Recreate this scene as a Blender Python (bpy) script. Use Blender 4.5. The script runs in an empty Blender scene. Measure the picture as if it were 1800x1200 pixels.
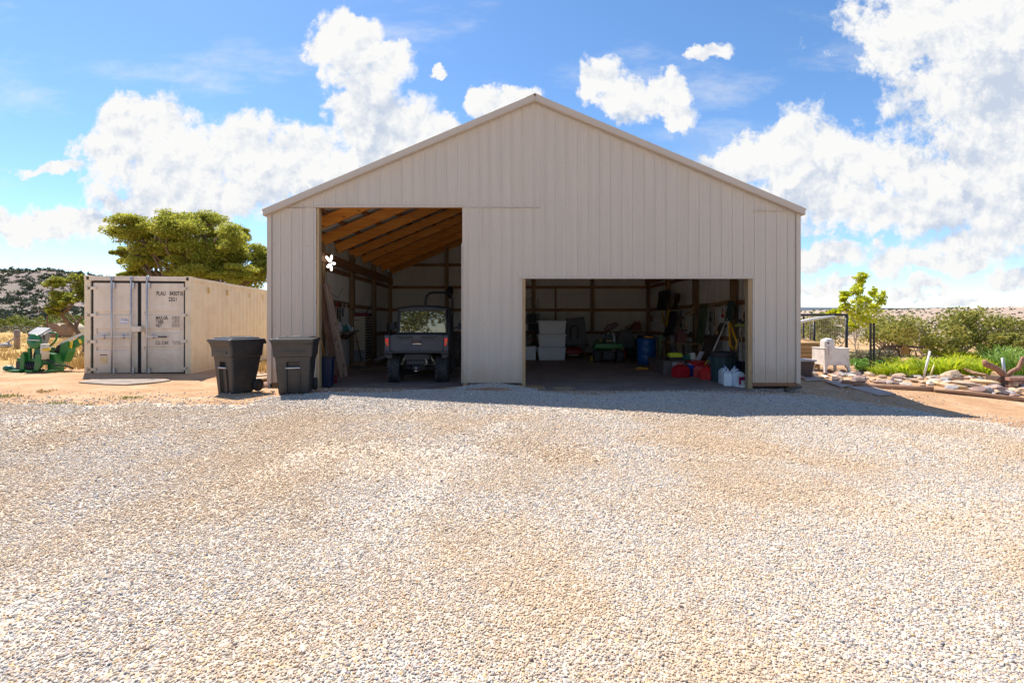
import bpy, bmesh, math, random
import numpy as np
from mathutils import Vector, Matrix, noise as mnoise
R = math.radians
random.seed(7)
scene = bpy.context.scene
COL = scene.collection
# ------------------------------------------------------------------ camera
EYE = 1.556
cd = bpy.data.cameras.new('camera')
cam = bpy.data.objects.new('camera', cd); COL.objects.link(cam)
cam.location = (0, 0, EYE); cam.rotation_euler = (R(90), 0, 0)
cd.lens = 17.0; cd.sensor_width = 36.0
cd.shift_x = 0.0072; cd.shift_y = -0.0194
cd.clip_start = 0.05; cd.clip_end = 30000
scene.camera = cam
scene.render.engine = 'CYCLES'
scene.cycles.use_denoising = True
scene.cycles.max_bounces = 10; scene.cycles.diffuse_bounces = 6
scene.cycles.sample_clamp_indirect = 8
scene.view_settings.view_transform = 'Standard'
scene.view_settings.look = 'None'
scene.view_settings.exposure = 1.0
scene.view_settings.gamma = 1.0
scene.view_settings.use_curve_mapping = False
# ------------------------------------------------------------------ sun
TO_SUN = Vector((-0.43, 0.515, 1.0)).normalized()
SUN_EL = math.asin(TO_SUN.z); SUN_AZ = math.atan2(TO_SUN.x, TO_SUN.y)
sd = bpy.data.lights.new('sun', 'SUN'); sd.energy = 4.2; sd.angle = R(0.5); sd.color = (1.0, 0.93, 0.82)
sun = bpy.data.objects.new('sun', sd); COL.objects.link(sun)
sun.rotation_euler = TO_SUN.to_track_quat('Z', 'Y').to_euler(); sun.location = (-20, 30, 50)
# ------------------------------------------------------------------ sky with cumulus clouds
world = bpy.data.worlds.new('World'); scene.world = world; world.use_nodes = True
SKY_STRENGTH = 0.082
# cumulus puffs: azimuth slope, height slope, half width, half height (all as tangents of angles)
PUFFS = []
def puff(x, y, rx, ry, w=1.0): PUFFS.append(((x-887)/850, (565-y)/850, rx/850, ry/850, w))
for a in [(610,70,62,52),(660,120,72,58),(580,90,55,40),(625,45,40,35),(690,95,40,42),(640,150,50,30),
          (270,215,72,62),(215,262,72,58),(330,275,105,80),(430,280,120,66),(520,270,90,50),(290,330,110,60),(400,330,110,50),
          (660,250,90,78),(640,200,58,50),(715,235,62,58),(560,320,120,60),(230,362,70,30),(80,395,150,36),(20,400,120,30),(90,290,66,16),(340,372,66,30),(350,420,90,35),
          (860,172,36,28),(908,165,34,28),(780,232,80,26,.8),
          (1055,140,46,38),(1090,165,52,36),(1120,195,50,30),(1185,165,46,34),(1190,205,36,24),
          (1255,94,30,18),(784,138,15,7),
          (1690,60,210,90),(1760,170,190,120),(1780,290,170,110),(1640,40,130,60),(1560,100,60,34),(1730,330,180,80),
          (1390,260,95,62),(1310,285,72,50),(1450,265,70,55),(1520,280,62,50),(1600,300,100,60),(1430,325,120,55),(1540,372,150,42),
          (1640,455,170,24),(1440,448,100,22),(1730,425,140,28),(1450,497,80,13),(1625,505,44,14),(1790,500,60,26),(1670,536,60,9),(1260,300,60,30),
          (1790,400,90,40)]:
    puff(*a)
def build_sky():
    nt = world.node_tree; nt.nodes.clear(); N = nt.nodes.new; L = nt.links.new
    def grp():
        g = bpy.data.node_groups.new('cloud_field', 'ShaderNodeTree')
        g.interface.new_socket('P', in_out='INPUT', socket_type='NodeSocketVector')
        g.interface.new_socket('D', in_out='OUTPUT', socket_type='NodeSocketFloat')
        g.interface.new_socket('B', in_out='OUTPUT', socket_type='NodeSocketFloat')
        n = g.nodes.new; l = g.links.new
        gi = n('NodeGroupInput'); go = n('NodeGroupOutput')
        n1 = n('ShaderNodeTexNoise'); n1.noise_dimensions = '2D'; n1.inputs['Scale'].default_value = 6.5; n1.inputs['Detail'].default_value = 5; n1.inputs['Roughness'].default_value = .62
        l(gi.outputs[0], n1.inputs['Vector'])
        s = n('ShaderNodeVectorMath'); s.operation = 'SUBTRACT'; l(n1.outputs['Color'], s.inputs[0]); s.inputs[1].default_value = (.5, .5, .5)
        sc = n('ShaderNodeVectorMath'); sc.operation = 'MULTIPLY_ADD'; l(s.outputs[0], sc.inputs[0]); sc.inputs[1].default_value = (.13, .13, 0); l(gi.outputs[0], sc.inputs[2])
        prev = None
        for (u, v, ru, rv, w) in PUFFS:
            a = n('ShaderNodeVectorMath'); a.operation = 'MULTIPLY_ADD'; l(sc.outputs[0], a.inputs[0])
            a.inputs[1].default_value = (1/ru, 1/rv, 0); a.inputs[2].default_value = (-u/ru, -v/rv, 0)
            d = n('ShaderNodeVectorMath'); d.operation = 'LENGTH'; l(a.outputs[0], d.inputs[0])
            m = n('ShaderNodeMath'); m.operation = 'SUBTRACT'; m.inputs[0].default_value = w; l(d.outputs['Value'], m.inputs[1])
            if prev is None: prev = m.outputs[0]
            else:
                x = n('ShaderNodeMath'); x.operation = 'SMOOTH_MAX'; x.inputs[2].default_value = .2
                l(prev, x.inputs[0]); l(m.outputs[0], x.inputs[1]); prev = x.outputs[0]
        cap = n('ShaderNodeMath'); cap.operation = 'MINIMUM'; l(prev, cap.inputs[0]); cap.inputs[1].default_value = .5
        w2 = n('ShaderNodeVectorMath'); w2.operation = 'MULTIPLY_ADD'; l(s.outputs[0], w2.inputs[0]); w2.inputs[1].default_value = (.05, .05, .05); l(gi.outputs[0], w2.inputs[2])
        vo = n('ShaderNodeTexVoronoi'); vo.voronoi_dimensions = '2D'; vo.feature = 'F1'; vo.inputs['Scale'].default_value = 17; vo.inputs['Detail'].default_value = 3.5; vo.inputs['Roughness'].default_value = .62; vo.inputs['Lacunarity'].default_value = 2.3; vo.normalize = True
        l(w2.outputs[0], vo.inputs['Vector'])
        bl = n('ShaderNodeMath'); bl.operation = 'MULTIPLY_ADD'; l(vo.outputs['Distance'], bl.inputs[0]); bl.inputs[1].default_value = -1.0; bl.inputs[2].default_value = .40
        n2 = n('ShaderNodeTexNoise'); n2.noise_dimensions = '2D'; n2.inputs['Scale'].default_value = 13.0; n2.inputs['Detail'].default_value = 6; n2.inputs['Roughness'].default_value = .61
        l(gi.outputs[0], n2.inputs['Vector'])
        q = n('ShaderNodeMath'); q.operation = 'MULTIPLY_ADD'; l(n2.outputs['Fac'], q.inputs[0]); q.inputs[1].default_value = 1.1; q.inputs[2].default_value = -.55
        bb = n('ShaderNodeMath'); bb.operation = 'ADD'; l(bl.outputs[0], bb.inputs[0]); l(q.outputs[0], bb.inputs[1])
        r = n('ShaderNodeMath'); r.operation = 'ADD'; l(cap.outputs[0], r.inputs[0]); l(bb.outputs[0], r.inputs[1]); l(r.outputs[0], go.inputs[0]); l(bb.outputs[0], go.inputs[1])
        return g
    g = grp()
    def math_(op, a, b=None, c=None):
        m = N('ShaderNodeMath'); m.operation = op
        for i, x in enumerate((a, b, c)):
            if x is None: continue
            if isinstance(x, (int, float)): m.inputs[i].default_value = x
            else: L(x, m.inputs[i])
        return m.outputs[0]
    def ss(x, a, b, lo=0., hi=1.):
        m = N('ShaderNodeMapRange'); m.interpolation_type = 'SMOOTHSTEP'; L(x, m.inputs[0]); m.inputs['From Min'].default_value = a; m.inputs['From Max'].default_value = b; m.inputs['To Min'].default_value = lo; m.inputs['To Max'].default_value = hi; return m.outputs[0]
    tc = N('ShaderNodeTexCoord'); sep = N('ShaderNodeSeparateXYZ'); L(tc.outputs['Generated'], sep.inputs[0])
    my = math_('MAXIMUM', math_('ABSOLUTE', sep.outputs['Y']), .02)
    cb = N('ShaderNodeCombineXYZ'); L(math_('DIVIDE', sep.outputs['X'], my), cb.inputs[0]); L(math_('DIVIDE', sep.outputs['Z'], my), cb.inputs[1])
    def field(off):
        A = N('ShaderNodeGroup'); A.node_tree = g
        if off is None: L(cb.outputs[0], A.inputs[0])
        else:
            o = N('ShaderNodeVectorMath'); o.operation = 'ADD'; L(cb.outputs[0], o.inputs[0]); o.inputs[1].default_value = off; L(o.outputs[0], A.inputs[0])
        return A
    A = field(None); B = field((-.012, .022, 0)); C = field((-.05, .11, 0))
    al = ss(A.outputs[0], -.12, .36)
    wm_ = N('ShaderNodeMapping'); wm_.inputs['Scale'].default_value = (1.6, 5.5, 1); wm_.inputs['Rotation'].default_value = (0, 0, .45); L(cb.outputs[0], wm_.inputs[0])
    wn = N('ShaderNodeTexNoise'); wn.noise_dimensions = '2D'; wn.inputs['Scale'].default_value = 1.3; wn.inputs['Detail'].default_value = 7; wn.inputs['Roughness'].default_value = .62; L(wm_.outputs[0], wn.inputs['Vector'])
    al = math_('MAXIMUM', al, ss(wn.outputs['Fac'], .50, .80, 0, .45))
    low = N('ShaderNodeTexNoise'); low.noise_dimensions = '2D'; low.inputs['Scale'].default_value = 4.6; low.inputs['Detail'].default_value = 8; low.inputs['Roughness'].default_value = .66; L(cb.outputs[0], low.inputs['Vector'])
    deep = math_('MULTIPLY', ss(C.outputs[0], .0, .55), ss(low.outputs['Fac'], .36, .70, .04, .95))
    rel = math_('MULTIPLY', math_('SUBTRACT', B.outputs[1], A.outputs[1]), 1.5)
    shade = N('ShaderNodeClamp'); L(math_('ADD', deep, rel), shade.inputs[0])
    shade.inputs['Max'].default_value = .95
    cm = N('ShaderNodeMix'); cm.data_type = 'RGBA'; L(shade.outputs[0], cm.inputs['Factor'])
    cm.inputs['A'].default_value = (5.9, 5.9, 5.85, 1); cm.inputs['B'].default_value = (3.5, 4.0, 4.85, 1)
    sky = N('ShaderNodeTexSky'); sky.sky_type = 'NISHITA'; sky.sun_disc = False; sky.sun_elevation = SUN_EL; sky.sun_rotation = SUN_AZ
    sky.altitude = 1500; sky.air_density = 1.0; sky.dust_density = .5; sky.ozone_density = 1.9
    mix = N('ShaderNodeMix'); mix.data_type = 'RGBA'; L(al, mix.inputs['Factor']); hs = N('ShaderNodeHueSaturation'); hs.inputs['Saturation'].default_value = 1.16; hs.inputs['Value'].default_value = 1.24; hs.inputs['Hue'].default_value = .499; L(sky.outputs[0], hs.inputs['Color']); L(hs.outputs[0], mix.inputs['A']); L(cm.outputs['Result'], mix.inputs['B'])
    bg = N('ShaderNodeBackground'); bg.inputs['Strength'].default_value = SKY_STRENGTH; L(mix.outputs['Result'], bg.inputs['Color'])
    o = N('ShaderNodeOutputWorld'); L(bg.outputs[0], o.inputs['Surface'])
    world.cycles.sampling_method = 'MANUAL'; world.cycles.sample_map_resolution = 512
build_sky()
# ------------------------------------------------------------------ helpers
F = 850.0; PX = 887.0; PY = 565.0
def at(px, py, Y): return Vector(((px-PX)*Y/F, Y, EYE-(py-PY)*Y/F))
def sst(a, b, x):
    t = np.clip((np.asarray(x, float)-a)/(b-a), 0, 1); return t*t*(3-2*t)
def gz(X, Y):
    X = np.asarray(X, float); Y = np.asarray(Y, float)
    xc = np.clip(X, -11, 10.5)
    h = .12-.018*np.minimum(xc, 4)-.05*np.maximum(xc-4, 0)-.018*np.maximum(xc-4, 0)*0
    w = np.maximum(1-sst(9.6, 11.15, Y), 1-sst(-6.6, -5.6, X))
    w = w*(.25+.75*sst(1.0, 6.0, Y))
    w = w*(1-.5*sst(9.5, 30, np.abs(Y)))
    pile = .13*np.exp(-((X+.28)/.75)**2-((Y-10.95)/.42)**2)
    und = .02*np.sin(X*.9+1.3)*np.sin(Y*1.1+.4)*(1-sst(10.5, 11.2, Y))*sst(1, 3, Y)
    far = sst(40, 400, Y)*sst(2, 40, X)*2.0
    return h*w+pile+und+far
def g1(X, Y): return float(gz(X, Y))
def gp(px, py):
    z = 0.0
    for _ in range(12):
        Y = (EYE-z)*F/(py-PY); X = (px-PX)*Y/F; z = .5*z+.5*g1(X, Y)
    return Vector((X, Y, g1(X, Y)))
class MB:
    def __init__(s): s.v = []; s.f = []; s.sm = []
    def add(s, vs, fs, smooth=False):
        b = len(s.v); s.v += [tuple(v) for v in vs]; s.f += [tuple(i+b for i in f) for f in fs]; s.sm += [smooth]*len(fs); return s
    def box(s, c, d, rot=None):
        c = Vector(c); M = rot if rot is not None else Matrix.Identity(3)
        vs = [c+M@Vector((x*d[0]/2, y*d[1]/2, z*d[2]/2)) for x in (-1, 1) for y in (-1, 1) for z in (-1, 1)]
        return s.add(vs, [(0,1,3,2),(4,6,7,5),(0,4,5,1),(2,3,7,6),(0,2,6,4),(1,5,7,3)])
    def bar(s, a, b, w, h, up=(0,0,1)):
        a = Vector(a); b = Vector(b); d = (b-a); l = d.length; d.normalize(); u = Vector(up)
        x = d.cross(u)
        if x.length < 1e-4: x = d.cross(Vector((0,1,0)))
        x.normalize(); z = x.cross(d)
        M = Matrix((x, d, z)).transposed()
        return s.box((a+b)/2, (w, l, h), M)
    def tube(s, pts, r, n=8, cap=True):
        pts = [Vector(p) for p in pts]; m = len(pts)
        rs = list(r) if hasattr(r, '__len__') else [r]*m
        rings = []; px = None
        for i, p in enumerate(pts):
            t = (pts[min(i+1, m-1)]-pts[max(i-1, 0)])
            if t.length < 1e-9: t = Vector((0,0,1))
            t.normalize()
            if px is None: px = t.orthogonal().normalized()
            else:
                px = (px-t*px.dot(t))
                if px.length < 1e-6: px = t.orthogonal()
                px.normalize()
            py = t.cross(px)
            rings.append([p+(px*math.cos(2*math.pi*k/n)+py*math.sin(2*math.pi*k/n))*rs[i] for k in range(n)])
        return s.loft(rings, cap, True)
    def loft(s, rings, cap=True, smooth=False, closed=True):
        n = len(rings[0]); vs = [p for r in rings for p in r]; fs = []
        for i in range(len(rings)-1):
            for k in range(n if closed else n-1):
                a = i*n+k; b = i*n+(k+1) % n; fs.append((a, b, b+n, a+n))
        s.add(vs, fs, smooth)
        if cap and closed:
            b = len(s.v)-len(vs)
            s.f.append(tuple(b+k for k in reversed(range(n)))); s.f.append(tuple(b+(len(rings)-1)*n+k for k in range(n))); s.sm += [False, False]
        return s
    def lathe(s, prof, c=(0,0,0), axis='Z', n=20, cap=True):
        c = Vector(c); rings = []
        for (r, h) in prof:
            ring = []
            for k in range(n):
                x = r*math.cos(2*math.pi*k/n); y = r*math.sin(2*math.pi*k/n)
                p = {'Z': (x, y, h), 'X': (h, x, y), 'Y': (y, h, x)}[axis]
                ring.append(c+Vector(p))
            rings.append(ring)
        return s.loft(rings, cap, True)
    def prism(s, poly, vec):
        n = len(poly); vec = Vector(vec); vs = [Vector(p) for p in poly]+[Vector(p)+vec for p in poly]
        fs = [tuple(range(n-1, -1, -1)), tuple(range(n, 2*n))]+[(i, (i+1) % n, (i+1) % n+n, i+n) for i in range(n)]
        return s.add(vs, fs)
    def ball(s, c, r, n=10, m=7):
        c = Vector(c); r = r if hasattr(r, '__len__') else (r, r, r); rings = []
        for i in range(1, m):
            th = math.pi*i/m
            rings.append([c+Vector((r[0]*math.sin(th)*math.cos(2*math.pi*k/n), r[1]*math.sin(th)*math.sin(2*math.pi*k/n), -r[2]*math.cos(th))) for k in range(n)])
        return s.loft(rings, True, True)
    def build(s, name, mat, parent=None, bevel=0, world=False, loc=None):
        me = bpy.data.meshes.new(name)
        vs = s.v
        if world and parent is not None:
            inv = Matrix.Translation(parent.location) @ parent.rotation_euler.to_matrix().to_4x4()
            p = parent.parent
            if p is not None: inv = Matrix.Translation(p.location) @ p.rotation_euler.to_matrix().to_4x4() @ inv
            inv = inv.inverted(); vs = [tuple(inv @ Vector(v)) for v in vs]
        me.from_pydata(vs, [], s.f); me.validate()
        if len(me.polygons) == len(s.sm): me.polygons.foreach_set('use_smooth', s.sm)
        bm = bmesh.new(); bm.from_mesh(me); bmesh.ops.recalc_face_normals(bm, faces=bm.faces)
        if bevel:
            es = [e for e in bm.edges if len(e.link_faces) == 2 and e.calc_face_angle(0) > .6]
            try: bmesh.ops.bevel(bm, geom=es, offset=bevel, segments=2, affect='EDGES', profile=.6, clamp_overlap=True)
            except Exception: pass
        bm.to_mesh(me); bm.free()
        me.materials.append(mat)
        o = bpy.data.objects.new(name, me); COL.objects.link(o)
        if parent is not None: o.parent = parent
        if loc is not None: o.location = loc
        return o
def tag(o, label, cat, group=None):
    o['label'] = label; o['category'] = cat
    if group: o['group'] = group
    return o
def thing(name, label, cat, loc=(0,0,0), rz=0, group=None):
    o = bpy.data.objects.new(name, None); COL.objects.link(o); o.empty_display_size = .2
    o.location = loc; o.rotation_euler = (0, 0, rz); return tag(o, label, cat, group)
def struct(o): o['kind'] = 'structure'; return o
def stuff(o): o['kind'] = 'stuff'; return o
def copy_tree(o, loc=None, rz=None, label=None, parent=None):
    c = o.copy(); COL.objects.link(c)
    if parent is not None: c.parent = parent
    if loc is not None: c.location = loc
    if rz is not None: c.rotation_euler = (0, 0, rz)
    if label: c['label'] = label
    for ch in list(o.children): copy_tree(ch, parent=c)
    return c
def npmesh(name, V, Fq, mat, parent=None, smooth=False):
    V = np.asarray(V, np.float32); Fq = np.asarray(Fq, np.int32); k = Fq.shape[1]
    me = bpy.data.meshes.new(name); me.vertices.add(len(V)); me.vertices.foreach_set('co', V.ravel())
    me.loops.add(Fq.size); me.loops.foreach_set('vertex_index', Fq.ravel())
    me.polygons.add(len(Fq)); me.polygons.foreach_set('loop_start', np.arange(0, Fq.size, k, dtype=np.int32))
    me.polygons.foreach_set('loop_total', np.full(len(Fq), k, np.int32))
    me.polygons.foreach_set('use_smooth', np.full(len(Fq), smooth, bool))
    me.update(calc_edges=True); me.materials.append(mat)
    o = bpy.data.objects.new(name, me); COL.objects.link(o)
    if parent is not None: o.parent = parent
    return o
# ------------------------------------------------------------------ materials
MATS = {}
def mat(name, col, rough=.6, metal=0.0, var=.12, vs=6.0, bump=.0, bs=60.0, dirt=None, ds=2.0, da=.4, spec=.5, emit=None, stretch=None, coords='Object', splash=None):
    if name in MATS: return MATS[name]
    m = bpy.data.materials.new(name); m.use_nodes = True; nt = m.node_tree; N = nt.nodes.new; L = nt.links.new
    b = nt.nodes['Principled BSDF']; b.inputs['Roughness'].default_value = rough; b.inputs['Metallic'].default_value = metal
    b.inputs['Specular IOR Level'].default_value = spec
    tc = N('ShaderNodeTexCoord'); vec = tc.outputs[coords]
    if stretch:
        mp = N('ShaderNodeMapping'); mp.inputs['Scale'].default_value = stretch; L(vec, mp.inputs[0]); vec = mp.outputs[0]
    nz = N('ShaderNodeTexNoise'); nz.inputs['Scale'].default_value = vs; nz.inputs['Detail'].default_value = 5; nz.inputs['Roughness'].default_value = .6; L(vec, nz.inputs['Vector'])
    mr = N('ShaderNodeMapRange'); L(nz.outputs['Fac'], mr.inputs[0]); mr.inputs['From Min'].default_value = .25; mr.inputs['From Max'].default_value = .75
    mr.inputs['To Min'].default_value = 1-var; mr.inputs['To Max'].default_value = 1+var
    mm = N('ShaderNodeVectorMath'); mm.operation = 'SCALE'; mm.inputs[0].default_value = col[:3]; L(mr.outputs[0], mm.inputs['Scale'])
    out = mm.outputs[0]
    if dirt:
        n2 = N('ShaderNodeTexNoise'); n2.inputs['Scale'].default_value = ds; n2.inputs['Detail'].default_value = 7; n2.inputs['Roughness'].default_value = .65; L(vec, n2.inputs['Vector'])
        r2 = N('ShaderNodeMapRange'); L(n2.outputs['Fac'], r2.inputs[0]); r2.inputs['From Min'].default_value = .45; r2.inputs['From Max'].default_value = .72; r2.inputs['To Max'].default_value = da
        mx = N('ShaderNodeMix'); mx.data_type = 'RGBA'; L(r2.outputs[0], mx.inputs['Factor']); L(out, mx.inputs['A']); mx.inputs['B'].default_value = (*dirt, 1); out = mx.outputs['Result']
    if splash:
        sz = N('ShaderNodeSeparateXYZ'); L(tc.outputs['Object'], sz.inputs[0])
        n4 = N('ShaderNodeTexNoise'); n4.inputs['Scale'].default_value = 2.2; n4.inputs['Detail'].default_value = 8; n4.inputs['Roughness'].default_value = .7; L(tc.outputs['Object'], n4.inputs['Vector'])
        a4 = N('ShaderNodeMath'); a4.operation = 'MULTIPLY_ADD'; L(n4.outputs['Fac'], a4.inputs[0]); a4.inputs[1].default_value = -1.5; L(sz.outputs['Z'], a4.inputs[2])
        r4 = N('ShaderNodeMapRange'); r4.interpolation_type = 'SMOOTHSTEP'; L(a4.outputs[0], r4.inputs[0]); r4.inputs['From Min'].default_value = -.62; r4.inputs['From Max'].default_value = .05; r4.inputs['To Min'].default_value = .5; r4.inputs['To Max'].default_value = 0
        m4 = N('ShaderNodeMix'); m4.data_type = 'RGBA'; L(r4.outputs[0], m4.inputs['Factor']); L(out, m4.inputs['A']); m4.inputs['B'].default_value = (*splash, 1)
        mp5 = N('ShaderNodeMapping'); mp5.inputs['Scale'].default_value = (9, 9, .35); L(tc.outputs['Object'], mp5.inputs[0]); n5 = N('ShaderNodeTexNoise'); n5.inputs['Scale'].default_value = 1; n5.inputs['Detail'].default_value = 6; L(mp5.outputs[0], n5.inputs['Vector'])
        r5 = N('ShaderNodeMapRange'); L(n5.outputs['Fac'], r5.inputs[0]); r5.inputs['From Min'].default_value = .3; r5.inputs['From Max'].default_value = .7; r5.inputs['To Min'].default_value = .945; r5.inputs['To Max'].default_value = 1.035
        s5 = N('ShaderNodeVectorMath'); s5.operation = 'SCALE'; L(m4.outputs['Result'], s5.inputs[0]); L(r5.outputs[0], s5.inputs['Scale']); out = s5.outputs[0]
    L(out, b.inputs['Base Color'])
    if bump:
        n3 = N('ShaderNodeTexNoise'); n3.inputs['Scale'].default_value = bs; n3.inputs['Detail'].default_value = 4; L(vec, n3.inputs['Vector'])
        bp = N('ShaderNodeBump'); bp.inputs['Strength'].default_value = bump; bp.inputs['Distance'].default_value = .02; L(n3.outputs['Fac'], bp.inputs['Height']); L(bp.outputs[0], b.inputs['Normal'])
    if emit:
        b.inputs['Emission Color'].default_value = (*emit[:3], 1); b.inputs['Emission Strength'].default_value = emit[3]
    MATS[name] = m; return m
def wood(name, c1, c2, axis='X', scale=1.0, rough=.7, knots=True):
    if name in MATS: return MATS[name]
    m = bpy.data.materials.new(name); m.use_nodes = True; nt = m.node_tree; N = nt.nodes.new; L = nt.links.new
    b = nt.nodes['Principled BSDF']; b.inputs['Roughness'].default_value = rough
    tc = N('ShaderNodeTexCoord'); oi = N('ShaderNodeObjectInfo')
    of = N('ShaderNodeVectorMath'); of.operation = 'MULTIPLY_ADD'; L(oi.outputs['Random'], of.inputs[0]); of.inputs[1].default_value = (37, 23, 11); L(tc.outputs['Object'], of.inputs[2])
    mp = N('ShaderNodeMapping'); st = {'X': (1.2, 14, 14), 'Y': (14, 1.2, 14), 'Z': (14, 14, 1.2)}[axis]
    mp.inputs['Scale'].default_value = [v*scale for v in st]; L(of.outputs[0], mp.inputs[0])
    nz = N('ShaderNodeTexNoise'); nz.inputs['Scale'].default_value = 1.0; nz.inputs['Detail'].default_value = 8; nz.inputs['Roughness'].default_value = .65; nz.inputs['Distortion'].default_value = .6; L(mp.outputs[0], nz.inputs['Vector'])
    cr = N('ShaderNodeValToRGB'); L(nz.outputs['Fac'], cr.inputs[0]); cr.color_ramp.elements[0].position = .3; cr.color_ramp.elements[1].position = .68
    cr.color_ramp.elements[0].color = (*c2, 1); cr.color_ramp.elements[1].color = (*c1, 1); out = cr.outputs[0]
    if knots:
        m2 = N('ShaderNodeMapping'); s2 = {'X': (1.0, 2.4, 2.4), 'Y': (2.4, 1.0, 2.4), 'Z': (2.4, 2.4, 1.0)}[axis]; m2.inputs['Scale'].default_value = [v*2.2*scale for v in s2]; L(of.outputs[0], m2.inputs[0])
        vo = N('ShaderNodeTexVoronoi'); vo.inputs['Scale'].default_value = 1.0; L(m2.outputs[0], vo.inputs['Vector'])
        r = N('ShaderNodeMapRange'); L(vo.outputs['Distance'], r.inputs[0]); r.inputs['From Min'].default_value = .07; r.inputs['From Max'].default_value = .16; r.inputs['To Min'].default_value = .8; r.inputs['To Max'].default_value = 0
        mx = N('ShaderNodeMix'); mx.data_type = 'RGBA'; L(r.outputs[0], mx.inputs['Factor']); L(out, mx.inputs['A']); mx.inputs['B'].default_value = (c2[0]*.35, c2[1]*.3, c2[2]*.3, 1); out = mx.outputs['Result']
    v = N('ShaderNodeMapRange'); L(oi.outputs['Random'], v.inputs[0]); v.inputs['To Min'].default_value = .82; v.inputs['To Max'].default_value = 1.15
    sc = N('ShaderNodeVectorMath'); sc.operation = 'SCALE'; L(out, sc.inputs[0]); L(v.outputs[0], sc.inputs['Scale']); L(sc.outputs[0], b.inputs['Base Color'])
    bp = N('ShaderNodeBump'); bp.inputs['Strength'].default_value = .25; bp.inputs['Distance'].default_value = .01; L(nz.outputs['Fac'], bp.inputs['Height']); L(bp.outputs[0], b.inputs['Normal'])
    MATS[name] = m; return m
def leafmat(name, cols, trans=.25, rough=.55):
    if name in MATS: return MATS[name]
    m = bpy.data.materials.new(name); m.use_nodes = True; nt = m.node_tree; N = nt.nodes.new; L = nt.links.new
    b = nt.nodes['Principled BSDF']; b.inputs['Roughness'].default_value = rough; b.inputs['Specular IOR Level'].default_value = .25
    ge = N('ShaderNodeNewGeometry'); oi = N('ShaderNodeObjectInfo')
    ad = N('ShaderNodeMath'); ad.operation = 'MULTIPLY_ADD'; L(oi.outputs['Random'], ad.inputs[0]); ad.inputs[1].default_value = .3; L(ge.outputs['Random Per Island'], ad.inputs[2])
    dv = N('ShaderNodeMath'); dv.operation = 'DIVIDE'; L(ad.outputs[0], dv.inputs[0]); dv.inputs[1].default_value = 1.3
    cr = N('ShaderNodeValToRGB'); L(dv.outputs[0], cr.inputs[0])
    e = cr.color_ramp.elements
    for i, c in enumerate(cols):
        p = i/(len(cols)-1)
        if i == 0: e[0].position = 0; e[0].color = (*c, 1)
        elif i == len(cols)-1: e[len(e)-1].position = 1; e[len(e)-1].color = (*c, 1)
        else: q = e.new(p); q.color = (*c, 1)
    L(cr.outputs[0], b.inputs['Base Color'])
    tr = N('ShaderNodeBsdfTranslucent'); L(cr.outputs[0], tr.inputs['Color'])
    mx = N('ShaderNodeMixShader'); mx.inputs[0].default_value = trans; L(b.outputs[0], mx.inputs[1]); L(tr.outputs[0], mx.inputs[2])
    L(mx.outputs[0], nt.nodes['Material Output'].inputs['Surface'])
    MATS[name] = m; return m
# ================================================================== GROUND
def ground_mat():
    m = bpy.data.materials.new('dirt_and_dry_grass'); m.use_nodes = True; nt = m.node_tree; N = nt.nodes.new; L = nt.links.new
    b = nt.nodes['Principled BSDF']; b.inputs['Roughness'].default_value = .95; b.inputs['Specular IOR Level'].default_value = .15
    tc = N('ShaderNodeTexCoord'); at_ = N('ShaderNodeAttribute'); at_.attribute_name = 'grass'
    def nz(s, d=8, r=.65):
        n = N('ShaderNodeTexNoise'); n.inputs['Scale'].default_value = s; n.inputs['Detail'].default_value = d; n.inputs['Roughness'].default_value = r; L(tc.outputs['Object'], n.inputs['Vector']); return n.outputs['Fac']
    def ramp(f, *st):
        c = N('ShaderNodeValToRGB'); L(f, c.inputs[0]); e = c.color_ramp.elements
        e[0].position, e[0].color = st[0][0], (*st[0][1], 1); e[1].position, e[1].color = st[-1][0], (*st[-1][1], 1)
        for p, q in st[1:-1]: k = e.new(p); k.color = (*q, 1)
        return c.outputs[0]
    dirt = ramp(nz(1.7), (.28, (.37, .215, .115)), (.5, (.48, .30, .175)), (.72, (.57, .41, .27)))
    fine = ramp(nz(24, 6, .75), (.3, (.62, .58, .55)), (.6, (1.06, 1.05, 1.04)))
    gr = ramp(nz(.35, 10, .7), (.3, (.40, .25, .085)), (.5, (.52, .34, .12)), (.7, (.60, .43, .19)))
    mx = N('ShaderNodeMix'); mx.data_type = 'RGBA'; L(at_.outputs['Fac'], mx.inputs['Factor']); L(dirt, mx.inputs['A']); L(gr, mx.inputs['B'])
    mu = N('ShaderNodeMix'); mu.data_type = 'RGBA'; mu.blend_type = 'MULTIPLY'; mu.inputs['Factor'].default_value = .8; L(mx.outputs['Result'], mu.inputs['A']); L(fine, mu.inputs['B'])
    L(mu.outputs['Result'], b.inputs['Base Color'])
    bp = N('ShaderNodeBump'); bp.inputs['Strength'].default_value = .55; bp.inputs['Distance'].default_value = .03; L(nz(14, 8, .75), bp.inputs['Height']); L(bp.outputs[0], b.inputs['Normal'])
    return m
GM = ground_mat()
def axis(n, near, far):
    t = np.linspace(-1, 1, n); k = 6.0
    s = np.sinh(k*t)/np.sinh(k); lin = t*near*1.0
    return lin+s*far
xs = axis(321, 36, 4000); ys = axis(321, 36, 4000)+9
GX, GY = np.meshgrid(xs, ys)
GZ = gz(GX, GY)
nx = len(xs); idx = np.arange(nx*len(ys)).reshape(len(ys), nx)
Q = np.stack([idx[:-1, :-1], idx[:-1, 1:], idx[1:, 1:], idx[1:, :-1]], -1).reshape(-1, 4)
ground = struct(npmesh('ground', np.stack([GX, GY, GZ], -1).reshape(-1, 3), Q, GM, smooth=True))
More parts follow.
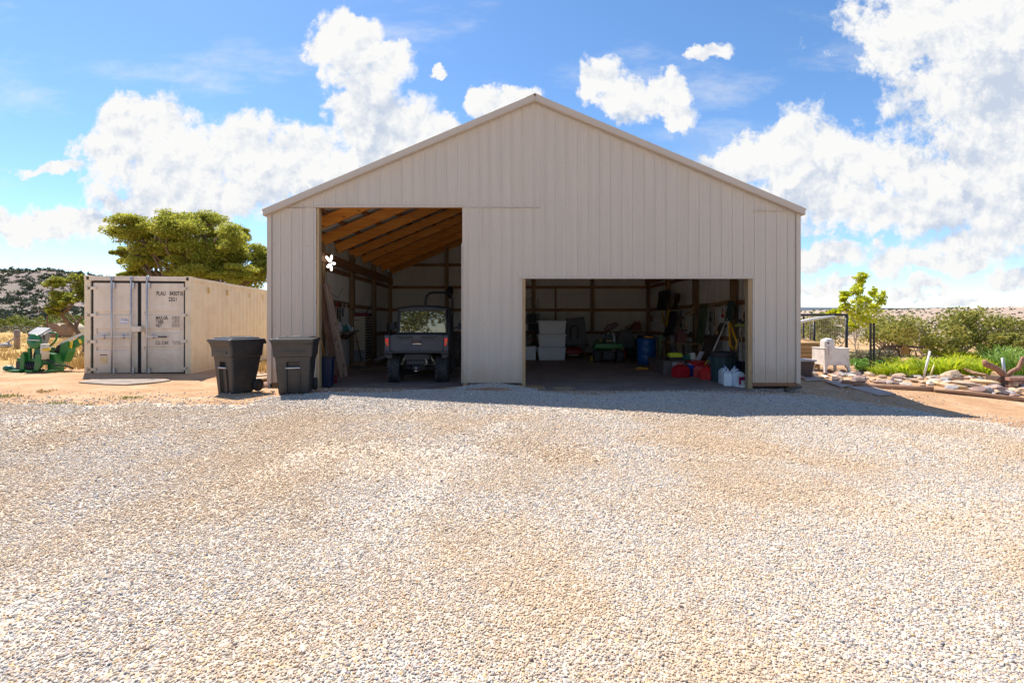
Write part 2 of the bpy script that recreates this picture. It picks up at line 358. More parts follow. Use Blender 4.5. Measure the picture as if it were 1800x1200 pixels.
gm = sst(12.8, 15.5, GY)*(1-sst(-7.5, -6.0, GX)); gm = np.maximum(gm, sst(13.6, 17, GY)*(1-sst(-3, 6, GX)))
gm = np.maximum(gm, .35*sst(16, 30, GY)); gm = np.maximum(gm, .6*(1-sst(-25, -12, GY)))
a_ = ground.data.attributes.new('grass', 'FLOAT', 'POINT'); a_.data.foreach_set('value', gm.ravel().astype(np.float32))
# ------------------------------------------------------------------ gravel drive
EDGE = [(-900,722),(-400,714),(0,706),(150,713),(300,706),(420,712),(480,696),(560,691),(700,688),(800,680),(840,675),(905,677),(960,689),(1060,693),(1170,688),(1300,690),(1400,693),(1500,700),(1600,712),(1680,734),(1800,750),(2200,790),(2900,830)]
EP = np.array([p for p, _ in EDGE], float); EYs = np.array([gp(p, q).y for p, q in EDGE])
def gdist(X, Y):
    Ys = np.maximum(Y, .8); px = PX+F*np.clip(X/Ys, -3, 3)
    return np.interp(px, EP, EYs)-Y
def pebble_cols(nt, fac):
    c = nt.nodes.new('ShaderNodeValToRGB'); nt.links.new(fac, c.inputs[0]); c.color_ramp.interpolation = 'CONSTANT'; e = c.color_ramp.elements
    st = [(0, (.63, .53, .42)), (.14, (.68, .60, .50)), (.28, (.55, .43, .32)), (.38, (.48, .44, .42)), (.50, (.70, .64, .57)), (.62, (.57, .46, .38)), (.69, (.34, .33, .34)), (.78, (.60, .43, .24)), (.86, (.50, .35, .28)), (.92, (.29, .275, .275)), (.95, (.72, .66, .58))]
    e[0].position, e[0].color = 0, (*st[0][1], 1); e[1].position, e[1].color = st[-1][0], (*st[-1][1], 1)
    for p, q in st[1:-1]: k = e.new(p); k.color = (*q, 1)
    return c.outputs[0]
def gravel_mat():
    m = bpy.data.materials.new('gravel_bed'); m.use_nodes = True; nt = m.node_tree; N = nt.nodes.new; L = nt.links.new
    b = nt.nodes['Principled BSDF']; b.inputs['Roughness'].default_value = .9; b.inputs['Specular IOR Level'].default_value = .2
    tc = N('ShaderNodeTexCoord'); vo = N('ShaderNodeTexVoronoi'); vo.inputs['Scale'].default_value = 62; L(tc.outputs['Object'], vo.inputs['Vector'])
    sp = N('ShaderNodeSeparateColor'); L(vo.outputs['Color'], sp.inputs[0]); col = pebble_cols(nt, sp.outputs[0])
    big = N('ShaderNodeTexNoise'); big.inputs['Scale'].default_value = .55; big.inputs['Detail'].default_value = 6; big.inputs['Roughness'].default_value = .6; L(tc.outputs['Object'], big.inputs['Vector'])
    r = N('ShaderNodeMapRange'); L(big.outputs['Fac'], r.inputs[0]); r.inputs['From Min'].default_value = .42; r.inputs['From Max'].default_value = .68; r.inputs['To Max'].default_value = .6
    mx = N('ShaderNodeMix'); mx.data_type = 'RGBA'; L(r.outputs[0], mx.inputs['Factor']); L(col, mx.inputs['A']); mx.inputs['B'].default_value = (.50, .36, .22, 1)
    L(mx.outputs['Result'], b.inputs['Base Color'])
    bp = N('ShaderNodeBump'); bp.invert = True; bp.inputs['Strength'].default_value = .9; bp.inputs['Distance'].default_value = .012; L(vo.outputs['Distance'], bp.inputs['Height']); L(bp.outputs[0], b.inputs['Normal'])
    return m
gx = np.arange(-17, 15.01, .125); gy = np.arange(-9, 11.4, .125); A, B = np.meshgrid(gx, gy); D = gdist(A, B)
D = D+.12*np.sin(A*5.1)*np.sin(B*4.3)+.1*np.sin(A*1.9+2)
Z = gz(A, B)+.004+.012*sst(0, .6, D); ii = np.arange(A.size).reshape(A.shape)
Q = np.stack([ii[:-1, :-1], ii[:-1, 1:], ii[1:, 1:], ii[1:, :-1]], -1).reshape(-1, 4); Dq = D.ravel()[Q].min(1); Q = Q[Dq > -.02]
used, inv = np.unique(Q, return_inverse=True)
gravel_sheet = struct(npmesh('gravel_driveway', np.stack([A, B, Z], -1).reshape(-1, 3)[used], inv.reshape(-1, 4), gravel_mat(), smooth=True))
def peb_mat():
    m = bpy.data.materials.new('pebble_stone'); m.use_nodes = True; nt = m.node_tree; N = nt.nodes.new; L = nt.links.new
    b = nt.nodes['Principled BSDF']; b.inputs['Roughness'].default_value = .8; b.inputs['Specular IOR Level'].default_value = .25
    oi = N('ShaderNodeObjectInfo'); col = pebble_cols(nt, oi.outputs['Random'])
    tc = N('ShaderNodeTexCoord'); nz = N('ShaderNodeTexNoise'); nz.inputs['Scale'].default_value = 3; nz.inputs['Detail'].default_value = 4; L(tc.outputs['Object'], nz.inputs['Vector'])
    r = N('ShaderNodeMapRange'); L(nz.outputs['Fac'], r.inputs[0]); r.inputs['To Min'].default_value = .74; r.inputs['To Max'].default_value = 1.1
    s = N('ShaderNodeVectorMath'); s.operation = 'SCALE'; L(col, s.inputs[0]); L(r.outputs[0], s.inputs['Scale']); 
    bn = N('ShaderNodeTexNoise'); bn.inputs['Scale'].default_value = .55; bn.inputs['Detail'].default_value = 6; bn.inputs['Roughness'].default_value = .6; L(oi.outputs['Location'], bn.inputs['Vector'])
    br = N('ShaderNodeMapRange'); L(bn.outputs['Fac'], br.inputs[0]); br.inputs['From Min'].default_value = .44; br.inputs['From Max'].default_value = .58; br.inputs['To Max'].default_value = .72
    mx = N('ShaderNodeMix'); mx.data_type = 'RGBA'; L(br.outputs[0], mx.inputs['Factor']); L(s.outputs[0], mx.inputs['A']); mx.inputs['B'].default_value = (.54, .385, .24, 1)
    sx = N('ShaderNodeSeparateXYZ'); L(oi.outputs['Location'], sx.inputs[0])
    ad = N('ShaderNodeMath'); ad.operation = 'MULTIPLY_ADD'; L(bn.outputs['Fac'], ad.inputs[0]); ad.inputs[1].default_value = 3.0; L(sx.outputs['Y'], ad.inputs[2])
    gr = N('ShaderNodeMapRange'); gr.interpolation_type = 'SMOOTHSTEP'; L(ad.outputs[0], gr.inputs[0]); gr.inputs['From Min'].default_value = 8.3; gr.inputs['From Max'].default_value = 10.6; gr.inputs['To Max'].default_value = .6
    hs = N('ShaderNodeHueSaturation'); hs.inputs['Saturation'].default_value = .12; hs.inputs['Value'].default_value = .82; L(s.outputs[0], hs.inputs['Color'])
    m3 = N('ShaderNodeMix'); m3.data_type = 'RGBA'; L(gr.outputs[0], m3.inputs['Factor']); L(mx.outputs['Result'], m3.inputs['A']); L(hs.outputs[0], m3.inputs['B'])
    L(m3.outputs['Result'], b.inputs['Base Color']); return m
PM = peb_mat()
def rock_mesh(name, seed, sub, amp, sq, m, smooth=True, facet=0):
    bm = bmesh.new(); bmesh.ops.create_icosphere(bm, subdivisions=sub, radius=.5); rr = random.Random(seed); o = Vector((rr.uniform(0, 99), rr.uniform(0, 99), rr.uniform(0, 99)))
    planes = [(Vector((rr.uniform(-1, 1), rr.uniform(-1, 1), rr.uniform(-1, 1))).normalized(), rr.uniform(.27, .4)) for _ in range(facet)]
    for v in bm.verts:
        v.co *= 1+amp*mnoise.noise(v.co*2.2+o)*2
        for n, d in planes:
            k = v.co.dot(n)-d
            if k > 0: v.co -= n*k*.9
        v.co = Vector((v.co.x*sq[0], v.co.y*sq[1], v.co.z*sq[2])); v.co *= 1+.06*mnoise.noise(v.co*9+o)
    for f in bm.faces: f.smooth = smooth
    me = bpy.data.meshes.new(name); bm.to_mesh(me); bm.free(); me.materials.append(m); return me
pc = bpy.data.collections.new('pebble_shapes')
for i in range(9):
    rr = random.Random(i); me = rock_mesh('pebble', i, 2 if i < 6 else 1, .22, (1, rr.uniform(.62, .9), rr.uniform(.36, .55)), PM, True, 3)
    pc.objects.link(bpy.data.objects.new('pebble', me))
rng = np.random.default_rng(5)
def pebble_points():
    P = []; S = []
    for y0, y1, dens, sz in [(.9, 3.4, 9800, .0116), (3.4, 5.0, 6800, .0140), (5.0, 7.2, 3500, .0190), (7.2, 12.0, 1900, .025)]:
        hw = 1.2*y1+1.6; n = int(dens*(y1-y0)*2*hw)
        X = rng.uniform(-hw, hw, n); Y = rng.uniform(y0, y1, n)
        k = np.abs(X) < 1.2*Y+1.9; X, Y = X[k], Y[k]; d = gdist(X, Y)+.12*np.sin(X*5.1)*np.sin(Y*4.3)+.1*np.sin(X*1.9+2)
        k = (d > 0) & (rng.random(len(d)) < .12+.88*sst(-.05, .7, d)) | (d > -1.6) & (d <= 0) & (rng.random(len(d)) < .22*np.exp(d*2.2))
        k |= (np.abs(X+.28) < 1.0) & (Y > 10.3) & (Y < 11.08) & (rng.random(len(d)) < .9)
        k &= ~((Y > 11.12) & (X > -5.42) & (X < 6.76)); k &= (X > -13) & (X < 11)
        # thin worn patches in the drive
        w_ = np.sin(X*.8+.5*Y)*np.sin(Y*1.3-.3*X+1); k &= rng.random(len(X)) > .5*sst(.35, .95, w_)
        tr1 = X+2.6-.10*(Y-2)**1.5; tr2 = tr1-1.55; tr = np.maximum(np.exp(-(tr1/.22)**2), np.exp(-(tr2/.22)**2))*(.55+.45*np.sin(Y*2.1+X)); k &= rng.random(len(X)) > .55*tr*sst(9.5, 8.0, Y)
        X, Y, d = X[k], Y[k], d[k]
        s = sz*np.exp(rng.normal(0, .25, len(X))); big = rng.random(len(X)) < .003; s[big] *= 1.5; s = np.minimum(s, sz*2.4)
        P.append(np.stack([X, Y, gz(X, Y)+.004+.012*sst(0, .6, d)+s*rng.uniform(-.05, .28, len(X))], -1)); S.append(s)
    return np.concatenate(P), np.concatenate(S)
PP, PS = pebble_points(); n = len(PP); print('pebbles', n)
me = bpy.data.meshes.new('gravel'); me.vertices.add(n); me.vertices.foreach_set('co', PP.astype(np.float32).ravel())
def vattr(nm, ty, val, key):
    a = me.attributes.new(nm, ty, 'POINT'); a.data.foreach_set(key, val.ravel())
vattr('scl', 'FLOAT', PS.astype(np.float32), 'value')
vattr('rot', 'FLOAT_VECTOR', np.stack([rng.normal(0, .3, n), rng.normal(0, .3, n), rng.uniform(0, 6.28, n)], -1).astype(np.float32), 'vector')
vattr('pick', 'INT', rng.integers(0, 9, n).astype(np.int32), 'value')
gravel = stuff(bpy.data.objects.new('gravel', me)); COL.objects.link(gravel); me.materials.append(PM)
def inst_tree(coll):
    g = bpy.data.node_groups.new('scatter', 'GeometryNodeTree')
    g.interface.new_socket('Geometry', in_out='INPUT', socket_type='NodeSocketGeometry'); g.interface.new_socket('Geometry', in_out='OUTPUT', socket_type='NodeSocketGeometry')
    N = g.nodes.new; L = g.links.new; gi = N('NodeGroupInput'); go = N('NodeGroupOutput'); ip = N('GeometryNodeInstanceOnPoints'); ci = N('GeometryNodeCollectionInfo')
    ci.inputs['Collection'].default_value = coll; ci.inputs['Separate Children'].default_value = True; ci.inputs['Reset Children'].default_value = True
    def na(nm, t):
        x = N('GeometryNodeInputNamedAttribute'); x.data_type = t; x.inputs['Name'].default_value = nm; return x.outputs['Attribute']
    L(gi.outputs[0], ip.inputs['Points']); L(ci.outputs[0], ip.inputs['Instance']); ip.inputs['Pick Instance'].default_value = True
    L(na('pick', 'INT'), ip.inputs['Instance Index']); er = N('FunctionNodeEulerToRotation'); L(na('rot', 'FLOAT_VECTOR'), er.inputs[0]); L(er.outputs[0], ip.inputs['Rotation'])
    L(na('scl', 'FLOAT'), ip.inputs['Scale']); L(ip.outputs[0], go.inputs[0]); return g
gravel.modifiers.new('scatter', 'NODES').node_group = inst_tree(pc)
# shed floor
FM = mat('packed_dirt_floor', (.27, .195, .16), .95, var=.25, vs=1.5, bump=.5, bs=25, dirt=(.11, .075, .06), ds=.9, da=.7)
fx = np.arange(-5.40, 6.75, .3); fy = np.arange(10.75, 22.5, .25); A, B = np.meshgrid(fx, fy); ii = np.arange(A.size).reshape(A.shape)
Z = gz(A, B)+.005+.010*(1+np.sin(A*1.7)*np.sin(B*1.3))*sst(12, 14, B)
Q = np.stack([ii[:-1, :-1], ii[:-1, 1:], ii[1:, 1:], ii[1:, :-1]], -1).reshape(-1, 4)
struct(npmesh('shed_floor', np.stack([A, B, Z], -1).reshape(-1, 3), Q, FM, smooth=True))
# ------------------------------------------------------------------ hills
def hill(name, pts, Y0, Yr, Y1, m, step=7, amp=.06, ny=36, base=0.0):
    px = np.arange(pts[0][0], pts[-1][0]+1, step); ry = np.interp(px, [p for p, _ in pts], [q for _, q in pts])
    Ys = np.concatenate([np.linspace(Y0, Yr, ny), np.linspace(Yr, Y1, 8)[1:]]); V = []
    for Y in Ys:
        t = (Y-Y0)/(Yr-Y0) if Y <= Yr else (Y1-Y)/(Y1-Yr)
        t = max(t, 0)**1.0
        for p, r in zip(px, ry):
            X = (p-PX)*Yr/F*(.35+.65*Y/Yr) if False else (p-PX)*Y/F
            H = (PY-r)*Yr/F+EYE
            q = t*t*(3-2*t)
            n = mnoise.fractal(Vector((X/Yr*9, Y/Yr*9, 3)), 1.0, 2.0, 5)
            V.append((X, Y, base+(H-base)*q*(1+amp*n*(1 if t < .97 else .35))))
    nxp = len(px); ii = np.arange(len(V)).reshape(len(Ys), nxp); Q = np.stack([ii[:-1, :-1], ii[:-1, 1:], ii[1:, 1:], ii[1:, :-1]], -1).reshape(-1, 4)
    o = struct(npmesh(name, V, Q, m, smooth=True)); return o, np.array(V)
HM = mat('rocky_slope', (.20, .148, .13), .95, var=.3, vs=.05, bump=.4, bs=.3, dirt=(.14, .14, .09), ds=.035, da=.8)
HM2 = mat('desert_slope', (.40, .29, .22), .95, var=.16, vs=.08, bump=.3, bs=.6, dirt=(.27, .21, .15), ds=.12, da=.7)
MM = mat('far_forest_haze_blue', (.06, .085, .11), .95, var=.2, vs=.002)  # blue of the distant haze is put into the dark forest base colour
hl, HV = hill('hill', [(-1500,505),(-500,470),(-100,475),(0,479),(100,481),(160,487),(250,503),(330,522),(430,545),(560,562)], 210, 440, 700, HM, 8, .10)
hr, HV2 = hill('hill', [(1240,560),(1330,549),(1450,546),(1540,545),(1640,544),(1740,542),(1830,540),(2100,536),(2800,530)], 45, 210, 420, HM2, 8, .05)
hill('far_mesa', [(1000,565),(1200,545),(1400,540),(1560,541),(1640,541),(1700,541.5),(1800,542),(2000,545),(2600,565)], 5500, 6500, 8000, MM, 16, .02, 10, -30)
SCRUB = leafmat('scrub_leaf', [(.045, .06, .04), (.07, .085, .05), (.10, .115, .06), (.13, .135, .08)], .1)
def clump_np(c, r, n, leaf, rng, flat=.8, up=.0):
    """n leaf-sized diamonds through an ellipsoid"""
    d = rng.normal(size=(n, 3)); d /= np.linalg.norm(d, axis=1)[:, None]; rad = rng.random(n)**(1/2.4)
    P = np.asarray(c)+d*rad[:, None]*np.asarray(r)
    a = rng.normal(size=(n, 3)); a[:, 2] = a[:, 2]*flat+up; a /= np.linalg.norm(a, axis=1)[:, None]
    b = np.cross(a, rng.normal(size=(n, 3))); b /= np.linalg.norm(b, axis=1)[:, None]+1e-9
    s = leaf*np.exp(rng.normal(0, .25, n))[:, None]
    return np.stack([P-a*s, P+b*s*.45, P+a*s, P-b*s*.45], 1)
def leaves_obj(name, quads, m, parent=None):
    V = np.concatenate(quads).reshape(-1, 3); Fq = np.arange(len(V)).reshape(-1, 4); return npmesh(name, V, Fq, m, parent)
def blobs(name, V, n, rlo, rhi, Yhi, m, seed, cond=None):
    rg = np.random.default_rng(seed); k = V[(V[:, 1] < Yhi)]; 
    if cond is not None: k = k[cond(k)]
    pick = k[rg.integers(0, len(k), n)]; out = []
    for p in pick:
        r = rg.uniform(rlo, rhi); q = p+np.array([rg.normal(0, r*1.2), rg.normal(0, r*1.2), r*.35]); out.append(clump_np(q, (r, r, r*.6), 26, r*.42, rg))
    return stuff(leaves_obj(name, out, m))
blobs('hill_scrub', HV, 5200, 1.5, 3.2, 450, SCRUB, 1)
blobs('desert_scrub', HV2, 1500, .2, .55, 215, SCRUB, 2)
# pale bare bank on the hill
bk = []
for i in range(30):
    p = 40+i*2.2; Y = 262; bk.append((p, Y))
mbk = MB()
for i in range(12):
    c = at(46+i*3.6, 529+random.uniform(-1.4, 1.4), 300); mbk.ball(c, (2.0, 1.6, random.uniform(.6, 1.3)), 8, 5)
o = mbk.build('sandstone_ledge', mat('pale_sandstone', (.62, .53, .42), .9, var=.1, vs=.3)); struct(o)
# ================================================================== SHED
SX0, SX1, SXC, SY, SL = -5.42, 6.76, .69, 11.11, 11.44
SYB = SY+SL
def roofz(X): return 6.70-.4235*abs(X-SXC)
TAN = mat('tan_steel_siding', (.52, .463, .41), .5, .0, var=.035, vs=1.2, dirt=(.45, .37, .28), ds=1.2, da=.2, spec=.35, bump=.10, bs=3.0, splash=(.42, .29, .19))
TANT = mat('tan_steel_trim', (.50, .435, .38), .45, .0, var=.03, vs=2, spec=.35)
LINER = mat('primer_white_inner_face', (.60, .585, .57), .55, var=.06, vs=1.5)
RIMW = mat('roof_steel_white', (.62, .62, .60), .5, .0, var=.05, vs=2)
PINE = wood('rafter_pine', (.86, .37, .065), (.60, .205, .03), 'X', 1.0)
JAMB = wood('jamb_lumber', (.42, .30, .17), (.30, .20, .10), 'Z', 1.0)
TREAT = wood('treated_post', (.30, .19, .10), (.17, .10, .055), 'Z', 1.0)
GIRT = wood('girt_wood', (.34, .17, .085), (.20, .09, .045), 'X', 1.0)
GIRTY = wood('girt_wood_side', (.34, .17, .085), (.20, .09, .045), 'Y', 1.0)
shed = thing('metal_shed', 'large tan ribbed metal pole shed with two open doorways and gabled roof', 'shed', (SXC, SY, 0))
SL_ = lambda mb, name, m, bevel=0: mb.build(name, m, shed, bevel, world=True)
PITCH = .254
def ribbed(p0, p1, zb, zt, nrm, s0=0.0, back=0.0):
    """one siding sheet from p0 to p1 (2d), ribs standing out along nrm"""
    p0 = Vector(p0); p1 = Vector(p1); d = p1-p0; l = d.length; d.normalize(); st = []
    t = 0.0; k0 = math.ceil(s0/PITCH-1e-6); k = k0; cuts = [(0.0, 0.0)]
    prof = [(-.024, 0), (-.015, .016), (.015, .016), (.024, 0), (.085, 0), (.090, .003), (.098, .003), (.103, 0), (.151, 0), (.156, .003), (.164, .003), (.169, 0)]
    pts = []
    k = math.floor(s0/PITCH)
    while k*PITCH < s0+l+.1:
        for a, h in prof:
            q = k*PITCH+a-s0
            if 0.0 < q < l: pts.append((q, h))
        k += 1
    pf = sorted([(a, h) for a, h in prof]+[(a-PITCH, h) for a, h in prof]+[(a+PITCH, h) for a, h in prof])
    hh = lambda q: float(np.interp((s0+q+PITCH/2) % PITCH-PITCH/2, [a for a, _ in pf], [h for _, h in pf]))
    pts = [(0.0, hh(0.0))]+pts+[(l, hh(l))]
    xs_ = sorted(set([round(q, 4) for q, _ in pts])); dct = {round(q, 4): h for q, h in pts}
    lo, hi = [], []
    for q in xs_:
        P = p0+d*q; o = dct[q]+back
        lo.append((P.x+nrm[0]*o, P.y+nrm[1]*o, zb(P))); hi.append((P.x+nrm[0]*o, P.y+nrm[1]*o, zt(P)))
    mb = MB(); n = len(lo); mb.add(lo+hi, [(i, i+1, n+i+1, n+i) for i in range(n-1)]); return mb
def wall(p0, p1, zb, zt, nrm, breaks=None, back=0.0, W=1.016, s_off=0.0, name='siding_panel'):
    p0 = Vector(p0); p1 = Vector(p1); L_ = (p1-p0).length; d = (p1-p0).normalized(); s = 0.0
    first = W-(s_off % W)
    cuts = [0.0]; c = first
    while c < L_-.02: cuts.append(c); c += W
    cuts.append(L_)
    for i, (a, b) in enumerate(zip(cuts[:-1], cuts[1:])):
        if b-a < .02: continue
        mb = ribbed(p0+d*a, p0+d*b, zb, zt, nrm, s_off+a, back); nv = len(mb.v); mb.add([(q[0]-nrm[0]*.004, q[1]-nrm[1]*.004, q[2]) for q in mb.v], [tuple(reversed(f)) for f in mb.f]); o = SL_(mb, name, TAN); o.data.materials.append(LINER)
        for k, f in enumerate(o.data.polygons): f.material_index = int(k >= len(o.data.polygons)//2)
cst = lambda z: (lambda P: z)
rz_ = lambda P: roofz(P.x)-.03
# front (normal -Y)
fr = (0, -1)
OL0, OL1, OLT = -4.33, -.967, 4.18
OR0, OR1, ORT = .39, 5.70, 2.545
wall((SX0, SY), (OL0, SY), cst(.155), cst(4.16), fr)
wall((OL1, SY), (OR0, SY), cst(.150), cst(4.185), fr, s_off=OL1-SX0)
wall((OR1, SY), (SX1, SY), cst(.155), cst(4.10), fr, s_off=OR1-SX0)
wall((SX0, SY), (.80, SY), cst(4.172), rz_, fr, back=.006)
wall((OR0, SY), (.80, SY), cst(ORT), cst(4.185), fr, s_off=OR0-SX0, back=.001)
wall((.80, SY), (OR1, SY), cst(ORT), rz_, fr, s_off=.80-SX0, back=.004)
wall((OR1, SY), (SX1, SY), cst(4.09), rz_, fr, s_off=OR1-SX0, back=.006)
# patch sheets beside the tall doorway
for x0, x1, zb0, zb1 in [(-4.58, OL0+.004, 3.30, 3.29), (OL1-.004, -.51, 3.26, 3.36)]:
    mb = ribbed((x0, SY), (x1, SY), (lambda P, a=zb0, b=zb1, q=x0, w=x1: a+(b-a)*(P.x-q)/(w-q)), cst(4.172), fr, x0-SX0, .012); SL_(mb, 'patch_panel', TAN)
# back and sides
wall((SX1, SYB), (SX0, SYB), cst(-.12), rz_, (0, 1))
wall((SX0, SYB), (SX0, SY), cst(-.12), cst(roofz(SX0)-.04), (-1, 0))
wall((SX1, SY), (SX1, SYB), cst(-.12), cst(roofz(SX1)-.04), (1, 0))
# roof sheets
def roof(side):
    xe = SX0-.07 if side < 0 else SX1+.07; n = 12; y0 = SY-.09; w = (SL+.2)/n
    for i in range(n):
        mb = MB(); a = y0+i*w; lo, hi = [], []
        for j in range(5):
            for q, h in [(0, 0), (.02, .018), (.045, .018), (.065, 0)]:
                y = a+j*w/4+q
                if j == 4 and q > 0: break
                lo.append((xe, y, roofz(xe)+h)); hi.append((SXC, y, roofz(SXC)+h))
        m_ = len(lo); mb.add(lo+hi, [(k, k+1, m_+k+1, m_+k) for k in range(m_-1)]); SL_(mb, 'roof_panel', RIMW)
roof(-1); roof(1)
# trim
def rake(side):
    xe = SX0-.075 if side < 0 else SX1+.075
    a = Vector((xe, SY-.075, roofz(xe)-.045)); b = Vector((SXC, SY-.075, roofz(SXC)-.045))
    mb = MB(); mb.bar(a, b, .10, .145); SL_(mb, 'rake_trim', TANT, .006)
    mb = MB(); mb.bar(a+Vector((0, -.055, -.055)), b+Vector((0, -.055, -.055)), .012, .03); SL_(mb, 'rake_lip', TANT)
    e = MB(); e.box((xe-side*.005, SY+SL/2, roofz(xe)-.05), (.03, SL+.2, .13)); SL_(e, 'eave_trim', TANT, .006)
rake(-1); rake(1)
rc = MB(); w = .22
rc.prism([(SXC-w, SY-.13, roofz(SXC-w)+.03), (SXC, SY-.13, roofz(SXC)+.045), (SXC+w, SY-.13, roofz(SXC+w)+.03), (SXC+w, SY-.13, roofz(SXC+w)+.02), (SXC, SY-.13, roofz(SXC)+.03), (SXC-w, SY-.13, roofz(SXC-w)+.02)], (0, SL+.26, 0)); SL_(rc, 'ridge_cap', TANT)
for x, sgn in [(SX0, -1), (SX1, 1)]:
    mb = MB(); h_ = roofz(x)-.22
    mb.prism([(x+sgn*.026, SY-.030, .14), (x-sgn*.075, SY-.030, .14), (x-sgn*.075, SY-.021, .14), (x+sgn*.021, SY-.021, .14), (x+sgn*.021, SY+.08, .14), (x+sgn*.026, SY+.08, .14)], (0, 0, h_)); SL_(mb, 'corner_trim', TANT)
mb = MB(); mb.box(((OL0+OL1)/2, SY-.012, OLT+.015), (OL1-OL0, .05, .05)); SL_(mb, 'door_header_trim', TANT)
mb = MB(); mb.box(((OR0+OR1)/2, SY-.022, ORT+.015), (OR1-OR0+.1, .035, .045)); SL_(mb, 'door_header_trim', TANT)
mb = MB(); mb.box((OL1-.012, SY-.012, 1.75), (.02, .05, 3.2)); SL_(mb, 'door_jamb_trim', TANT)
mb = MB(); mb.box((OR0+.006, SY-.018, 1.34), (.02, .04, 2.4)); SL_(mb, 'door_jamb_trim', TANT)
# bottom skirt board right and left
mb = MB(); mb.box((6.22, SY+.03, .12), (1.06, .04, .09)); SL_(mb, 'skirt_board', GIRT)
# added lip where gable sheets overlap wall sheets, there to cast a shadow line
for x0, x1, z in ((SX0+.01, OL0, 4.172), (OL1, .80, 4.172), (OR1, SX1-.01, 4.09)):
    mb = MB(); mb.box(((x0+x1)/2, SY-.019, z), (x1-x0, .03, .012)); SL_(mb, 'lap_shadow_lip', TANT)
# fasteners
FST = mat('screw_head', (.30, .26, .22), .5)
mb = MB()
for z in (.45, 1.5, 2.65, 3.3, 4.3, 5.2):
    x = SX0+.127
    while x < SX1:
        if z < roofz(x)-.2 and not (OL0 < x < OL1 and z < OLT) and not (OR0 < x < OR1 and z < ORT): mb.box((x, SY-.014, z+.01*math.sin(x*7)), (.014, .006, .014))
        x += .254
stuff(SL_(mb, 'screw', FST))
# timber frame
yb = [SY+.10+i*(SL-.2)/4 for i in range(5)]
def post(x, y, zt, w=.14, d=.19):
    mb = MB(); mb.box((x, y, zt/2), (w, d, zt)); SL_(mb, 'post', TREAT, .006)
for y in yb:
    y = min(max(y, SY+.16), SYB-.16); post(SX0+.12, y, roofz(SX0)-.25, .14, .2); post(SX1-.12, y, roofz(SX1)-.25, .14, .2)
for px in (785.5, 862, 938, 1041):
    x = (px-PX)*(SYB-.12)/F; post(x, SYB-.14, roofz(x)-.3, .15, .15)
def jamb(x, w, zt):
    mb = MB(); mb.box((x, SY+.085, zt/2), (w, .15, zt)); SL_(mb, 'door_jamb', JAMB, .005)
jamb(OL0+.034, .06, 4.18); jamb(OL1+.06, .10, 5.6); jamb(OR0+.045, .085, 5.6); jamb(OR1-.05, .10, 2.9)
for i in range(9):
    y = SY+.10+i*(SL-.2)/8
    for x0, x1 in ((SX0+.06, SXC-.03), (SX1-.06, SXC+.03)):
        a = Vector((x0, y, roofz(x0)-.03-.09-.145)); b = Vector((x1, y, roofz(x1)-.03-.09-.145)); m = MB(); m.bar(a, b, .075, .285); SL_(m, 'rafter', PINE)
for sgn, xe in ((-1, SX0), (1, SX1)):
    for k in range(10):
        x = xe-sgn*(.1+k*.66)
        if abs(x-SXC) < .1: break
        mb = MB(); a = Vector((x, SY+.05, roofz(x)-.058)); mb.bar(a, a+Vector((0, SL-.1, 0)), .14, .085, up=(-sgn*.39*-1 if False else 0, 0, 1)); SL_(mb, 'purlin', GIRTY)
for x, sg in ((SX0+.215, 1), (SX1-.215, -1)):
    mb = MB(); mb.bar((x, SY+.2, roofz(SX0)-.70), (x, SYB-.1, roofz(SX0)-.70), .045, .29); SL_(mb, 'eave_beam', GIRTY)
for z in (1.05, 2.10, 3.15):
    for i in range(4):
        for x in (SX0+.05, SX1-.05):
            mb = MB(); mb.bar((x, yb[i]+.1, z), (x, yb[i+1]-.1, z), .045, .13); SL_(mb, 'girt', GIRTY)
for z in (.08, 1.05, 2.10, 3.15, 4.19, 5.2):
    x0 = SX0+.05; x1 = SX1-.05
    if z > roofz(SX0)-.3: k = (6.3-z)/.4235; x0 = SXC-k; x1 = SXC+k
    mb = MB(); mb.bar((x0, SYB-.05, z), (x1, SYB-.05, z), .045, .13); SL_(mb, 'girt', GIRT)
for i, (x0, x1, z) in enumerate([(OL0, OL1, 4.30), (OR0, OR1, 2.70)]):
    mb = MB(); mb.bar((x0-.1, SY+.06, z), (x1+.1, SY+.06, z), .075, .25); SL_(mb, 'header_beam', PINE)
for z in (3.7, 4.75):
    mb = MB(); mb.bar((OL1 if z < 4.2 else SX0+2.2, SY+.05, z), (SX1-(.1 if z < 4 else 2.4), SY+.05, z), .045, .13); SL_(mb, 'girt', GIRT)
x = (976.6-PX)*(SYB-.1)/F
mb = MB(); mb.box((x, SYB-.095, 1.58), (.07, .04, 3.1)); SL_(mb, 'wall_stud', GIRT)
# ================================================================== SHIPPING CONTAINER
CREAM = mat('cream_container_paint', (.80, .69, .51), .5, var=.03, vs=1.5, dirt=(.50, .33, .18), ds=2.4, da=.32, spec=.4, splash=(.50, .34, .2))
CREAM2 = mat('cream_door_paint', (.76, .665, .56), .5, var=.03, vs=1.5, dirt=(.44, .31, .2), ds=2.6, da=.32, spec=.4, splash=(.50, .34, .2))
BLK = mat('black_rubber', (.022, .022, .024), .7, var=.15, vs=8)
GALV = mat('galvanised_steel', (.50, .50, .52), .4, .6, var=.12, vs=10)
DKSTEEL = mat('dark_steel', (.05, .05, .055), .5, .4, var=.2, vs=9)
INK = mat('black_ink', (.03, .025, .025), .7)
CT = R(6.5)
cont = thing('shipping_container', 'cream twenty foot steel shipping container with closed double doors, left of the shed', 'shipping container', (at(148, 660, 11.78).x, 11.78, .115), CT)
CW, CH, CLN = 2.438, 2.56, 6.06
CB = lambda mb, n, m, b=0, p=None: mb.build(n, m, p or cont, b)
